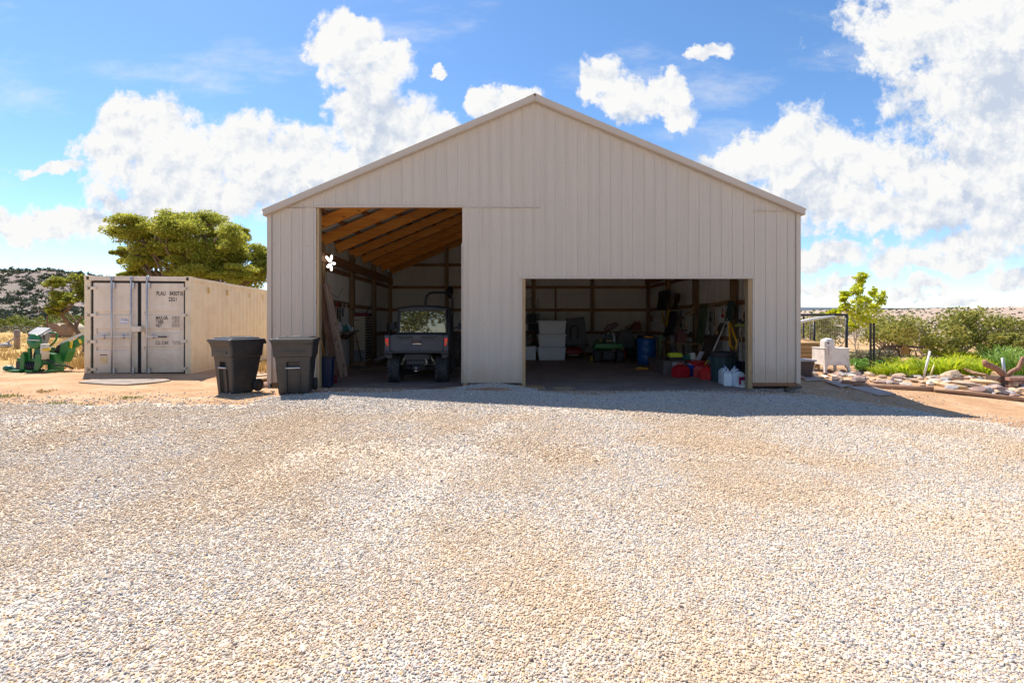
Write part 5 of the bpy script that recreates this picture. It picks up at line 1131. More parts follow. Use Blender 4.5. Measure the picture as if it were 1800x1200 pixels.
mb = MB(); mb.prism([(-.34, -.012, .84), (.34, -.012, .84), (.30, -.012, .93), (-.30, -.012, .93)], (0, .02, 0)); mb.build('lower_panel', UGREY, tg, .006)
mb = MB(); mb.box((0, -.006, 1.05), (.24, .014, .09)); mb.build('latch_recess', UBLK, tg, .004)
mb = MB(); mb.box((.0, -.016, 1.06), (.18, .008, .035)); mb.build('badge', mat('dull_red_badge', (.14, .04, .045), .5), tg)
mb = MB(); mb.box((0, -.012, 1.0), (.20, .01, .012)); mb.build('badge_strip', CHROME, tg)
mb = MB(); mb.box((0, -.02, .79), (1.26, .07, .05)); U(mb, 'tailgate_lip', UBLK, .01)
# underside
mb = MB(); mb.bar((-.28, .12, .52), (.28, .12, .52), .16, .12); U(mb, 'muffler', DKSTEEL, .04)
for s in (-1, 1):
    for (z0, z1) in ((.34, .40), (.47, .52)):
        mb = MB(); mb.tube([(s*.16, .3, z1), (s*.50, .34, z0)], .024, 8); mb.tube([(s*.16, .55, z1), (s*.50, .40, z0)], .024, 8); U(mb, 'suspension_arm', UBLK)
    mb = MB(); a = Vector((s*.46, .22, .40)); b = Vector((s*.27, .22, .76)); mb.tube([a, b], .022, 8); sh = U(mb, 'shock_absorber', CHROME)
    mb = MB(); pts = []
    d = b-a; q = d.normalized(); e1 = q.orthogonal().normalized(); e2 = q.cross(e1)
    for k in range(57): t = .15+.75*k/56; an = k*.9; pts.append(a+d*t+(e1*math.cos(an)+e2*math.sin(an))*.045)
    mb.tube(pts, .009, 5); mb.build('spring', SPR, sh)
    mb = MB(); mb.tube([(s*.10, .36, .36), (s*.52, .36, .34)], .03, 8); U(mb, 'drive_shaft', DKSTEEL)
mb = MB(); mb.box((0, .45, .42), (.34, .4, .20)); U(mb, 'gearbox', DKSTEEL, .03)
mb = MB(); mb.box((0, .02, .37), (.09, .3, .08)); mb.box((0, -.02, .37), (.16, .03, .13)); h_ = U(mb, 'hitch_receiver', UBLK, .008)
mb = MB(); mb.ball((0, -.10, .40), .033, 10, 8); mb.tube([(0, -.1, .34), (0, -.1, .38)], .016, 8); mb.box((0, -.08, .335), (.06, .16, .02)); mb.build('hitch_ball', CHROME, h_)
mb = MB(); mb.box((0, .03, .66), (.62, .05, .16)); U(mb, 'rear_bumper', UBLK, .02)
mb = MB(); mb.tube([(.20, .0, .62), (.24, -.03, .58), (.26, -.03, .50), (.20, 0, .47)], .02, 7); U(mb, 'tow_hook', SPR)
# cab
mb = MB()
for s in (-1, 1):
    mb.tube([(s*.70, 1.08, .70), (s*.70, 1.08, 1.25), (s*.64, 1.16, 1.88), (s*.62, 1.9, 1.90), (s*.68, 2.55, 1.15)], .03, 8)
mb.tube([(-.64, 1.16, 1.88), (.64, 1.16, 1.88)], .03, 8); mb.tube([(-.70, 1.08, 1.22), (.70, 1.08, 1.22)], .028, 8); U(mb, 'roll_cage', UBLK)
mb = MB(); mb.loft([[(x*w, y, z+.05*(1-(x)**2)) for x in (-1, -.5, 0, .5, 1)]+[(x*w, y, z-.05) for x in (1, 0, -1)] for y, z, w in ((1.04, 1.90, .66), (1.10, 1.94, .70), (1.6, 1.97, .72), (2.05, 1.93, .68))]); U(mb, 'roof', UBLK, .01)
gl = MB(); gl.add([(-.655, 1.07, 1.25), (.655, 1.07, 1.25), (.605, 1.078, 1.855), (-.605, 1.078, 1.855), (-.655, 1.078, 1.25), (.655, 1.078, 1.25), (.605, 1.086, 1.855), (-.605, 1.086, 1.855)], [(0, 1, 2, 3), (7, 6, 5, 4), (0, 4, 5, 1), (1, 5, 6, 2), (2, 6, 7, 3), (3, 7, 4, 0)]); g_ = U(gl, 'rear_window', GLASS)
mb = MB()
for a, b in (((-.66, 1.06, 1.25), (-.61, 1.07, 1.86)), ((.66, 1.06, 1.25), (.61, 1.07, 1.86)), ((-.66, 1.06, 1.25), (.66, 1.06, 1.25)), ((-.61, 1.068, 1.86), (.61, 1.068, 1.86))): mb.bar(a, b, .05, .03)
mb.build('window_seal', UBLK, g_)
mb = MB(); mb.box((.36, 1.055, 1.30), (.07, .004, .035)); mb.build('window_sticker', STK, g_)
for s in (-1, 1):
    mb = MB(); mb.prism([(s*.72, 1.05, .62), (s*.72, 2.2, .62), (s*.72, 2.3, 1.2), (s*.66, 2.0, 1.86), (s*.66, 1.18, 1.88), (s*.72, 1.08, 1.25)], (s*.02, 0, 0)); U(mb, 'door', UBLK)
    mb = MB(); mb.bar((s*.74, 1.85, 1.35), (s*.94, 1.8, 1.40), .04, .03); mb.box((s*.97, 1.78, 1.42), (.14, .05, .2)); U(mb, 'mirror', UBLK, .01)
    mb = MB(); mb.box((s*.34, 1.35, 1.05), (.5, .14, .6)); mb.box((s*.34, 1.36, 1.45), (.26, .1, .2)); U(mb, 'seat', BLK, .03)
mb = MB(); mb.loft([[(-.66, 2.2, .6), (.66, 2.2, .6), (.66, 2.2, 1.15), (-.66, 2.2, 1.15)], [(-.6, 2.95, .55), (.6, 2.95, .55), (.58, 2.95, .92), (-.58, 2.95, .92)]]); U(mb, 'hood', UGREY, .02)
mb = MB(); mb.box((0, 1.5, .50), (1.2, 2.2, .16)); U(mb, 'frame_floor', UBLK)
# tractor behind it (only its roll bar shows)
tr = thing('tractor', 'dark tractor behind the utility vehicle, only its tall roll bar showing', 'tractor', (-2.25, 16.6, 0))
k = 16.6/F
mb = MB(); mb.tube([(-.46, 0, .9), (-.46, 0, 2.25), (-.43, 0, 2.42), (-.34, 0, 2.52), (-.2, 0, 2.55), (.2, 0, 2.55), (.34, 0, 2.52), (.43, 0, 2.42), (.46, 0, 2.25), (.46, 0, .9)], .038, 8); mb.build('roll_bar', UBLK, tr)
for s in (-1, 1):
    mb = MB(); mb.lathe([(.3, -.16), (.56, -.18), (.6, 0), (.56, .18), (.3, .16)], (s*.55, 0, .6), 'X', 22); mb.build('tyre', TYRE, tr)
mb = MB(); mb.box((0, .3, .75), (.6, 1.2, .4)); mb.build('body', JGRN, tr, .03); mb = MB(); mb.box((0, .2, 1.15), (.5, .12, .5)); mb.build('seat', BLK, tr, .04)
# ================================================================== LEFT BAY
def put(px_, py_, z=0.0):
    Y = (EYE-z)*F/(py_-PY); return Vector(((px_-PX)*Y/F, Y, z))
REDW = wood('cedar_board', (.42, .235, .16), (.28, .14, .10), 'Z', .8); PALEW = wood('pale_board', (.52, .37, .29), (.38, .25, .19), 'Z', .8)
for i, (bp, tp, w, m, lab) in enumerate([((584, 661), (562, 500), .13, REDW, 'leftmost reddish board leaning in the tall doorway'), ((591, 662), (566, 498), .13, REDW, 'second reddish board leaning in the tall doorway'), ((598, 663), (571, 499), .12, PALEW, 'third board, pale pinkish, leaning in the tall doorway'), ((605, 662), (577, 501), .13, PALEW, 'rightmost pale board leaning nearest the hanging tools')]):
    a = put(*bp, .01); a.x += .02*i; Yt_ = a.y-.40+.20*(i % 2)+.08*i; b = at(tp[0], tp[1], Yt_); d = b-a; n = d.cross(Vector((0, 1, 0))).normalized(); mb = MB(); mb.bar((0, 0, 0), d, .095, .04, up=Vector((.45-.25*(i % 2), 1, 0))); tag(mb.build('board', m, loc=a), lab, 'board', 'boards leaning in the tall doorway')
NAVY = mat('navy_plastic', (.012, .02, .06), .5, var=.2, vs=5); ORG = wood('orange_handle', (.62, .27, .05), (.45, .17, .03), 'Z', .7, .4, False)
p = put(568, 681, .03); t = thing('storage_tub', 'tall navy blue plastic tub just inside the left doorpost', 'tub', p+Vector((.02, .25, 0)))
mb = MB(); mb.loft([[(x*w, y*w*.9, z) for x, y in ((-1, -1), (1, -1), (1, 1), (-1, 1))] for z, w in ((0, .10), (.66, .13))]); mb.build('tub', NAVY, t, .015); mb = MB(); mb.box((0, 0, .68), (.28, .26, .04)); mb.build('rim', BLK, t, .008)
def tool(name, label, cat, a, b, r, m, head=None, hm=None, group=None):
    a = Vector(a); b = Vector(b); t = thing(name, label, cat, a, 0, group); mb = MB(); d = b-a; mb.tube([(0, 0, 0), d*.5+Vector((.004, 0, 0)), d], r, 8); mb.build('handle', m, t)
    if head:
        h = head(MB(), d); h.build('head', hm or DKSTEEL, t, .004)
    return t
a = put(580, 668, .02); tool('axe', 'orange handled axe with a dark red head leaning by the navy tub', 'axe', at(562, 586, 12.0), a, .016, ORG, lambda m, d: m.box(d*.93, (.06, .2, .14)), mat('dark_red_paint', (.16, .012, .02), .5, var=.3))
a = put(586, 672, .02); tool('shovel', 'dark handled shovel with a steel blade standing before the leaning boards', 'shovel', at(571, 640, 12.0), a, .015, DKSTEEL, lambda m, d: m.box(d*.97+Vector((0, 0, .06)), (.2, .05, .22)), mat('dark_red_paint', (.16, .012, .02), .5))
a = put(577, 660, .02); tool('splitting_maul', 'short bright orange handle leaning low beside the navy tub', 'maul', at(571, 645, 12.1), a, .02, ORG, lambda m, d: m.box(d*1.0, (.08, .08, .1)))
mb = MB(); mb.lathe([(.05, 0), (.055, .28), (.05, .30)], (0, 0, 0), 'Z', 12); tag(mb.build('paper_roll', STK, loc=at(561.5, 580, 11.75)), 'white paper roll hanging on the inside of the left doorpost', 'paper roll')
mb = MB(); mb.lathe([(.03, 0), (.04, .02), (.04, .16), (.02, .2)], (0, 0, 0), 'Z', 10); tag(mb.build('white_can', STK, loc=at(562.5, 629, 11.9)), 'small white can on the navy tub by the doorpost', 'can')
# star light
LIT = mat('lit_white_petal', (.9, .88, .8), .4, var=.0, emit=(1.0, .95, .85, 1.6))
c = at(581, 462, 13.9); st = thing('star_ornament', 'glowing white six petal star light hung on the first inner post', 'light', c)
mb = MB(); mb.ball((0, 0, 0), .02, 8, 6); mb.build('hub', GALV, st)
for i, (x, y) in enumerate([(575.5, 454), (582.5, 452.5), (587, 463), (582.2, 471.5), (577, 467.5), (578, 461)]):
    d = (at(x, y, 13.9)-c); mb = MB()
    if i == 5: continue
    mb.tube([d*.25, d*.6, d*1.0, d*1.3, d*1.45], [.016, .03, .037, .033, .014], 8); mb.build('petal', LIT, st)
# wall shelf with bottles
def wl(px_, py_, X=-5.24):
    Y = (X*F)/(px_-PX); return Vector((X, Y, EYE-(py_-PY)*Y/F))
a = wl(590, 584, -5.12); b = wl(621, 580, -5.12); zsh = 1.22
sh = thing('wall_shelf', 'dark wooden shelf on the left wall holding bottles', 'shelf', (-5.12, (a.y+b.y)/2, zsh)); mb = MB(); mb.box((0, 0, 0), (.36, b.y-a.y, .035)); mb.build('shelf_board', TREAT, sh)
for y in (-.5, .5): mb = MB(); mb.bar((-.15, y, -.25), (.15, y, -.03), .03, .04); mb.build('bracket', DKSTEEL, sh)
LAV = mat('lavender_bottle', (.52, .46, .56), .35); TEAL = mat('teal_bottle', (.02, .13, .12), .4); PALB = mat('pale_blue_bottle', (.42, .52, .60), .35); REDP = mat('red_plastic', (.42, .012, .02), .4, var=.12, vs=4, dirt=(.2, .03, .03), ds=3, da=.4); YELW = mat('yellow_plastic', (.62, .45, .02), .45)
for i, (px_, r, h, m, lab) in enumerate([(592, .05, .18, BLK, 'black jar at the near end of the left wall shelf'), (597, .085, .30, LAV, 'pale lavender jug on the left wall shelf'), (603, .06, .2, TEAL, 'dark teal bottle on the left wall shelf'), (608, .09, .22, TEAL, 'wide dark teal container on the left wall shelf'), (613.5, .06, .24, PALB, 'pale blue bottle at the far end of the left wall shelf'), (619, .04, .14, STK, 'small white can at the far end of the left wall shelf')]):
    q = wl(px_, 575, -5.08); mb = MB(); mb.lathe([(r, 0), (r, h*.6), (r*.4, h*.8), (r*.35, h)], (0, 0, 0), 'Z', 12); tag(mb.build('bottle', m, loc=(q.x, q.y, zsh+.02)), lab, 'bottle', 'bottles on the left wall shelf')
for i, (px_, y0, y1, m, lab) in enumerate([(583, 531, 552, TEAL, 'teal handled tool hanging nearest the leaning boards'), (588, 529, 556, DKSTEEL, 'dark hand saw hanging on the left wall'), (593, 530, 560, REDP, 'red handled tool hanging on the left wall'), (597, 528, 566, BLK, 'long black tool hanging on the left wall'), (602, 530, 556, PALW if False else GALV, 'grey metal tool hanging on the left wall'), (608, 532, 549, STK, 'white striped rag hanging by the second inner post')]):
    a = wl(px_, y0, -5.3); b = wl(px_+1, y1, -5.3); b.y = a.y+.05; t = thing('hanging_tool', lab, 'hand tool', a); mb = MB(); mb.tube([(0, 0, 0), (b-a)*.45], .018, 6); mb.build('handle', m, t); mb = MB(); mb.bar((b-a)*.45, b-a, .012, .09); mb.build('blade', DKSTEEL if m != STK else STK, t)
a = wl(580, 527, -5.3); b = wl(612, 533, -5.3); mb = MB(); mb.bar((0, 0, 0), b-a, .05, .05); tag(mb.build('tool_rail', TREAT, loc=a), 'dark rail with hooks holding tools on the left wall', 'rail')
mb = MB(); P = [wl(x, y, -5.3) for x, y in ((573, 470), (574, 495), (580, 512), (588, 520), (594, 524), (600, 512), (604, 505))]; mb.tube([q-P[0] for q in P], .008, 5); tag(mb.build('power_cable', BLK, loc=P[0]), 'thin black cable sagging on the left wall below the star', 'cable')
mb = MB(); mb.box((0, 0, 0), (.02, .22, .30)); tag(mb.build('wall_box', mat('rust_brown', (.20, .09, .05), .7), loc=wl(596, 604, -5.35)), 'rust brown plate on the left wall below the shelf', 'plate')
# filing cabinet on a wooden skid
FILE = mat('beige_enamel', (.46, .385, .27), .45, var=.05, vs=3); FILES = mat('dark_louvre', (.10, .085, .075), .6)
fc = thing('filing_cabinet', 'beige filing cabinet with a dark slatted side standing against the left wall', 'filing cabinet', (-5.075, 16.8, .0))
mb = MB(); mb.box((0, .38, .08), (.5, .8, .16)); mb.build('skid', TREAT, fc); mb = MB(); mb.box((0, .38, .95), (.44, .74, 1.56)); mb.build('cabinet_body', FILE, fc, .008)
for i, (z0, z1) in enumerate([(.58, .16+.8), (.98, 1.34), (1.36, 1.71)]):
    mb = MB(); mb.box((0, 0, (z0+z1)/2), (.41, .03, z1-z0-.02)); dr = mb.build('drawer', FILE, fc, .005); mb = MB(); mb.box((-.06, -.025, z1-.10), (.16, .02, .02)); mb.build('drawer_pull', DKSTEEL, dr); mb = MB(); mb.box((-.06, -.018, z1-.05), (.09, .006, .04)); mb.build('card_holder', GALV, dr)
mb = MB(); mb.box((0, 0, .37), (.41, .03, .38)); mb.build('lower_door', mat('grey_door', (.24, .22, .24), .5), fc, .005)
for i in range(15): mb = MB(); mb.box((.235, .4, .27+i*.1), (.03, .70, .07)); mb.build('louvre', FILES, fc)
rb = thing('tool_box', 'dark red metal tool box on top of the filing cabinet', 'tool box', (-5.05, 16.85, 1.735)); mb = MB(); mb.box((0, .2, .07), (.42, .3, .13)); mb.build('box', mat('dark_red_paint', (.16, .012, .02), .5), rb, .01); mb = MB(); mb.tube([(-.1, .2, .13), (-.1, .2, .18), (.1, .2, .18), (.1, .2, .13)], .01, 6); mb.build('handle', DKSTEEL, rb)
mb = MB(); mb.tube([(-.1, 0, 0), (0, .05, .2), (.15, .1, .35), (.30, .1, .38)], .02, 6); mb.ball((.05, 0, .05), (.14, .1, .08), 8, 6); tag(mb.build('hedge_trimmer', DKSTEEL, loc=(-4.95, 17.4, 1.75)), 'dark tool with a raised arm on the filing cabinet', 'power tool')
p = put(627, 640); t = thing('metal_bucket', 'small grey metal bucket on the floor before the filing cabinet', 'bucket', p); mb = MB(); mb.lathe([(.09, 0), (.12, .24), (.13, .25), (.115, .24), (.085, .02)], (0, 0, 0), 'Z', 16); mb.build('pail', mat('dull_zinc', (.28, .28, .29), .5, .4, var=.2), t); mb = MB(); mb.tube([(-.12, 0, .24), (-.08, 0, .34), (0, 0, .38), (.08, 0, .34), (.12, 0, .24)], .006, 5); mb.build('bail', DKSTEEL, t)
tool('spade', 'dark spade leaning against the filing cabinet front', 'spade', at(624, 583, 15.9), put(637, 642, .02), .02, TREAT, lambda m, d: m.box(d*.93, (.18, .04, .25)))
sh = thing('storage_rack', 'dark rack of stored parts between filing cabinet and utility vehicle', 'rack', (-4.0, 18.6, 0))
for x in (-.5, .5):
    for y in (0, .5): mb = MB(); mb.box((x, y, .75), (.05, .05, 1.5)); mb.build('rack_leg', DKSTEEL, sh)
for z in (.3, .8, 1.3): mb = MB(); mb.box((0, .25, z), (1.06, .55, .03)); mb.build('rack_shelf', TREAT, sh)
for i, (x, z, d, m, lab) in enumerate([(-.25, .325, (.36, .4, .3), BLK, 'black crate on the bottom of the dark rack'), (.2, .325, (.34, .4, .24), NAVY, 'navy crate on the bottom of the dark rack'), (-.2, .825, (.4, .4, .26), BLK, 'black crate on the middle of the dark rack'), (.25, .825, (.3, .4, .3), UGREY, 'grey crate on the middle of the dark rack'), (0, 1.325, (.5, .4, .2), TREAT, 'brown box on top of the dark rack')]):
    mb = MB(); mb.box((0, 0, d[2]/2), d); mb.box((0, 0, d[2]+.01), (d[0]+.03, d[1]+.03, .03)); tag(mb.build('storage_crate', m, loc=(-4.0+x, 18.85, z), bevel=.01), lab, 'crate')
p = put(668, 637); mb = MB(); mb.tube([(-.22, 0, .07), (0, .1, .15), (.2, .16, .24)], [.075, .085, .08], 10); tag(mb.build('rolled_bag', mat('pale_sack', (.42, .38, .35), .8, var=.2), loc=p), 'pale rolled sack lying on the floor left of the utility vehicle wheel', 'sack')
mb = MB(); mb.bar((0, 0, .03), (1.05, .8, .03), .09, .04); tag(mb.build('floor_board', TREAT, loc=put(633, 650)), 'thin dark board lying on the floor before the filing cabinet', 'board')
mb = MB(); mb.tube([(0, 0, .02), (.4, .2, .02), (.75, .15, .02), (1.0, .35, .02)], .012, 5); tag(mb.build('hose', mat('tan_hose', (.36, .25, .14), .7), loc=put(572, 687, .05)), 'thin tan hose trailing on the floor at the tall doorway', 'hose')
mb = MB(); mb.ball((0, 0, 0), (.16, .1, .24), 12, 8); mb.ball((.02, -.05, -.22), (.10, .08, .14), 10, 6); tag(mb.build('hanging_bag', BLK, loc=at(791, 512, 22.0)), 'dark bag hanging from the back wall post behind the roll bar', 'bag')
# ================================================================== RIGHT BAY
TOTE = mat('white_tote_plastic', (.60, .60, .63), .45, var=.05, vs=3); 
def tote(loc, w, h, d, label, rz=0):
    t = thing('storage_tote', label, 'tote', loc, rz, 'white storage totes'); f = lambda w_, d_, z: [(x*w_/2, y*d_/2, z) for x, y in ((-1, -1), (1, -1), (1, 1), (-1, 1))]
    mb = MB(); mb.loft([f(w*.94, d*.94, 0), f(w*.98, d*.98, h*.4), f(w*.98, d*.98, h*.41), f(w, d, h*.86)]); mb.build('bin', TOTE, t, .03)
    mb = MB(); mb.loft([f(w*.995, d, h*.85), f(w*1.005, d*1.0, h*.97), f(w*.95, d*.9, h*.995)]); mb.build('lid', TOTE, t, .015)
    for x in (-1, 1): mb = MB(); mb.box((x*w*.515, -.1, h*.86), (.03, .18, .10), Matrix.Rotation(.4*x, 3, 'Y')); mb.build('latch', STK, t, .006)
    return t
p = put(970, 633.5); k = F/p.y
for i, lab in enumerate(('bottom of the three stacked white totes', 'middle of the three stacked white totes', 'top of the three stacked white totes')): tote((p.x+.015*i, p.y+.35, i*.535), 1.09, .535, .7, lab, R(1-i))
tote((put(930, 633).x-.03, p.y+.45, 0), .62, .56, .7, 'single white tote on the floor left of the stacked totes')
rk = thing('shelf_rack', 'dark metal shelf rack behind the left edge of the low doorway', 'rack', (1.05, 20.6, 0))
for x in (-.4, .4):
    for y in (0, .5): mb = MB(); mb.box((x, y, .95), (.05, .05, 1.9)); mb.build('rack_leg', DKSTEEL, rk)
for z in (.75, 1.15, 1.5): mb = MB(); mb.box((0, .25, z), (.84, .56, .03)); mb.build('rack_shelf', TREAT, rk)
for i, (x, z, d, m, lab) in enumerate([(-.2, .765, (.36, .4, .22), UGREY, 'grey bin with a pale lid on the lower rack shelf'), (.15, 1.165, (.34, .4, .3), BLK, 'black bin on the middle rack shelf'), (-.22, 1.165, (.3, .4, .24), TOTE, 'pale bin on the middle rack shelf'), (.12, 1.515, (.4, .4, .34), BLK, 'black case on the top rack shelf'), (-.25, 1.515, (.26, .4, .22), UGREY, 'grey case on the top rack shelf')]):
    mb = MB(); mb.box((0, 0, d[2]/2), d); mb.box((0, 0, d[2]+.012), (d[0]+.03, d[1]+.03, .03)); tag(mb.build('storage_crate', m, loc=(1.05+x, 20.8, z), bevel=.012), lab, 'crate')
mb = MB(); mb.tube([(-.3, 0, 0), (-.28, 0, .9), (0, 0, 1.0), (.1, 0, .5), (.3, 0, .95), (.3, 0, .2)], .015, 6); tag(mb.build('garden_hoe', DKSTEEL, loc=(1.2, 21.6, 1.6)), 'tangle of dark rods standing on the rack by the back wall', 'rods')
# tipped cart tray over a red mower
Yc = 19.6; ct = thing('cart_tray', 'dark grey plastic cart tray standing on edge right of the white totes', 'cart', at(1015, 607, Yc)); Q = lambda x, y, d=0: at(x, y, Yc)-ct.location+Vector((0, d, 0))
DGP = mat('dark_grey_plastic', (.055, .05, .055), .55, var=.15, vs=4)
mb = MB(); mb.prism([Q(994, 606), Q(996, 560), Q(1027, 556.5), Q(1033, 607)], (0, .35, 0)); mb.build('tray', DGP, ct, .03); mb = MB(); mb.prism([Q(994, 605, -.05), Q(1035, 605, -.05), Q(1035, 608.5, -.05), Q(994, 608, -.05)], (0, .45, 0)); mb.build('rim', BLK, ct)
mb = MB(); mb.tube([Q(1003, 596, -.05), Q(1003, 577, -.05), Q(1006, 573, -.05), Q(1012, 573, -.05), Q(1015, 577, -.05), Q(1015, 596, -.05)], .03, 7); mb.build('handle', BLK, ct)
rm = thing('red_mower', 'dark red push mower under the tipped cart tray', 'mower', put(1009, 628)+Vector((0, .3, 0)))
mb = MB(); mb.loft([[(x*w, y*w*.8, z) for x, y in ((-1, -1), (1, -1), (1, 1), (-1, 1))] for z, w in ((.14, .36), (.32, .36), (.44, .28))]); mb.build('deck', REDP, rm, .03)
for x in (-.36, .36):
    for y in (-.25, .3): mb = MB(); mb.lathe([(.03, -.03), (.11, -.03), (.11, .03), (.03, .03)], (x, y, .11), 'X', 14); mb.build('wheel', BLK, rm)
mb = MB(); mb.bar((-.2, -.34, .10), (.15, -.34, .10), .02, .02); mb.build('front_bar', CHROME, rm); mb = MB(); mb.lathe([(.13, .44), (.13, .52), (.08, .55)], (0, 0, 0), 'Z', 14); mb.build('engine', BLK, rm)
mb = MB(); mb.box((0, 0, .42), (.66, .03, .84)); tag(mb.build('plywood_sheet', mat('pale_panel', (.50, .48, .46), .6), loc=at(1039, 619, 21.9), bevel=.004), 'pale panel leaning on the back wall behind the lawn tractor', 'panel')
# lawn tractor from behind
lp = put(1073, 639); lt = thing('lawn_tractor', 'green ride on lawn tractor with its dark seat tipped up', 'lawn tractor', lp+Vector((0, .2, 0)))
k = lp.y/F; Q = lambda x, y, d=0: ((x-1073)*k, d, (639-y)*k); LT = lambda mb, n, m, b=0: mb.build(n, m, lt, b)
mb = MB(); mb.loft([[Q(1047, 613, 0), Q(1099, 613, 0), Q(1097, 604, 0), Q(1050, 604, 0)], [Q(1047, 613, .7), Q(1099, 613, .7), Q(1096, 602, .7), Q(1051, 602, .7)]]); LT(mb, 'fender_deck', JGRN, .03)
for x in (1052.5, 1093):
    mb = MB(); r = .25; mb.lathe([(.12, -.12), (.2, -.13), (r, -.1), (r+.01, 0), (r, .1), (.2, .13), (.12, .12)], ((x-1073)*k, .2, .255), 'X', 22)
    LT(mb, 'tyre', TYRE)
mb = MB(); mb.box((0, .15, .30), (.42, .25, .34)); LT(mb, 'rear_plate', UBLK, .02)
for x in (-.14, .1, .2): mb = MB(); mb.lathe([(.0, -.02), (.028, -.02), (.028, .02), (.0, .02)], (x, .01, .22+.05*(x > 0)), 'Y', 12); LT(mb, 'hitch_bolt', CHROME)
mb = MB(); mb.loft([[Q(1068, 604, .3), Q(1084, 604, .3), Q(1082, 584, .35), Q(1070, 584, .35)], [Q(1068, 604, .6), Q(1084, 604, .6), Q(1081, 586, .6), Q(1071, 586, .6)]]); LT(mb, 'seat_base', UBLK, .02)
mb = MB(); mb.box(Q(1076, 600, .27), (.2, .02, .03)); LT(mb, 'yellow_label', YELW); mb = MB(); mb.ball(Q(1059, 598, .2), .05, 8, 6); LT(mb, 'fuel_cap', mat('amber_lens', (.6, .2, .05), .25)); mb = MB(); mb.ball(Q(1074, 586, .3), .04, 8, 6); LT(mb, 'dial', GALV)
mb = MB(); mb.loft([[Q(1068, 580, .3), Q(1074, 571, .3), Q(1090, 565, .3), Q(1093, 571, .3), Q(1088, 577, .3), Q(1074, 583, .3)], [Q(1068, 580, .62), Q(1074, 571, .62), Q(1090, 565, .62), Q(1093, 571, .62), Q(1088, 577, .62), Q(1074, 583, .62)]]); LT(mb, 'seat', mat('maroon_vinyl', (.085, .03, .03), .45, var=.2), .05)
mb = MB(); mb.prism([Q(1082, 584, .4), Q(1084, 584, .4), Q(1089, 602, .4), Q(1083, 602, .4)], (0, .1, 0)); LT(mb, 'pale_guard', PALB)
mb = MB(); mb.box((0, 1.1, .62), (.5, .8, .4)); LT(mb, 'hood', JGRN, .06); mb = MB(); mb.tube([(.0, .7, .8), (0, .62, 1.0)], .02, 6); mb.tube([(.17*math.cos(a*.42), .62+.05*math.sin(a*.42), 1.0+.12*math.sin(a*.42)) for a in range(16)], .014, 6, False); LT(mb, 'steering_wheel', BLK)
p = put(1041, 636); mb = MB(); mb.lathe([(.03, -.04), (.11, -.04), (.11, .04), (.03, .04)], (0, 0, .12), 'X', 14); mb.bar((-.08, 0, .2), (.12, .05, .2), .04, .04); tag(mb.build('spare_tire', YELW, loc=p), 'small yellow wheel beside the lawn tractor tyre', 'wheel')
mb = MB(); mb.loft([[(x*w, y*w, z) for x, y in ((-1, -.6), (1, -.6), (1, .6), (-1, .6))] for z, w in ((0, .42), (.5, .36), (.8, .2))]); tag(mb.build('grey_tarp', mat('grey_cloth', (.16, .15, .16), .9, var=.2), loc=at(1099, 612, 20.8)*1.0, bevel=.05), 'grey cloth covered heap right of the lawn tractor', 'tarp')
for i, (x, m, lab) in enumerate(((1106, UGREY, 'left grey tub under the back wall girt'), (1116, TOTE, 'right pale grey tub under the back wall girt, behind the blue barrel'))):
    q = at(x, 625, 21.6); q.z = 0; mb = MB(); mb.loft([[(a*w, b*w, z) for a, b in ((-1, -1), (1, -1), (1, 1), (-1, 1))] for z, w in ((0, .17), (.75, .22))]); mb.box((0, 0, .77), (.5, .5, .05)); tag(mb.build('storage_tub', UGREY, loc=q, bevel=.02), lab, 'tub')
def gascan(loc, s, label, rz=0, m=None):
    t = thing('gas_can', label, 'gas can', loc, rz, 'red fuel cans'); m = m or REDP; f = lambda w, d, z, oy=0: [(x*w, y*d+oy, z) for x, y in ((-1, -1), (1, -1), (1, 1), (-1, 1))]
    mb = MB(); mb.loft([f(.19*s, .14*s, 0), f(.20*s, .15*s, .02*s), f(.20*s, .15*s, .22*s), f(.15*s, .12*s, .31*s), f(.06*s, .05*s, .36*s)]); mb.build('tank', m, t, .02*s)
    mb = MB(); mb.tube([(-.13*s, 0, .27*s), (-.10*s, 0, .39*s), (.02*s, 0, .41*s), (.10*s, 0, .36*s)], .018*s, 7); mb.build('handle', m, t); mb = MB(); mb.tube([(.08*s, 0, .33*s), (.15*s, 0, .42*s), (.2*s, 0, .44*s)], .018*s, 7); mb.build('spout', BLK if s < 1.02 else YELW, t); return t
gascan(put(1200, 664)+Vector((0, .15, 0)), 1.0, 'round front red gas can left of the blue bucket', R(20))
gascan(put(1236, 664)+Vector((0, .15, 0)), 1.05, 'larger red gas can right of the blue bucket', R(-15))
gascan(put(1251, 668)+Vector((0, .15, 0)), 1.0, 'bright red gas can touching the green trash can', R(35), mat('bright_red_plastic', (.52, .02, .02), .4, var=.1))
gascan(at(1118, 580, 22.2), 1.0, 'dull red gas can on the back wall girt', R(0), mat('faded_red_plastic', (.24, .06, .05), .6, var=.2))
p = put(1220, 662); t = thing('blue_bucket', 'bright blue plastic bucket between the red gas cans', 'bucket', p+Vector((0, .1, 0))); BL = mat('bright_blue_plastic', (.012, .09, .55), .4, var=.1); mb = MB(); mb.lathe([(.095, 0), (.125, .30), (.135, .305), (.135, .33), (.12, .33), (.09, .02)], (0, 0, 0), 'Z', 20); mb.build('pail', BL, t); mb = MB(); mb.bar((-.15, .0, .36), (.10, -.05, .33), .12, .02); mb.build('rag', mat('pale_rag', (.5, .45, .42), .9), t)
BBL = mat('blue_barrel_plastic', (.006, .085, .30), .4, var=.1, vs=3)
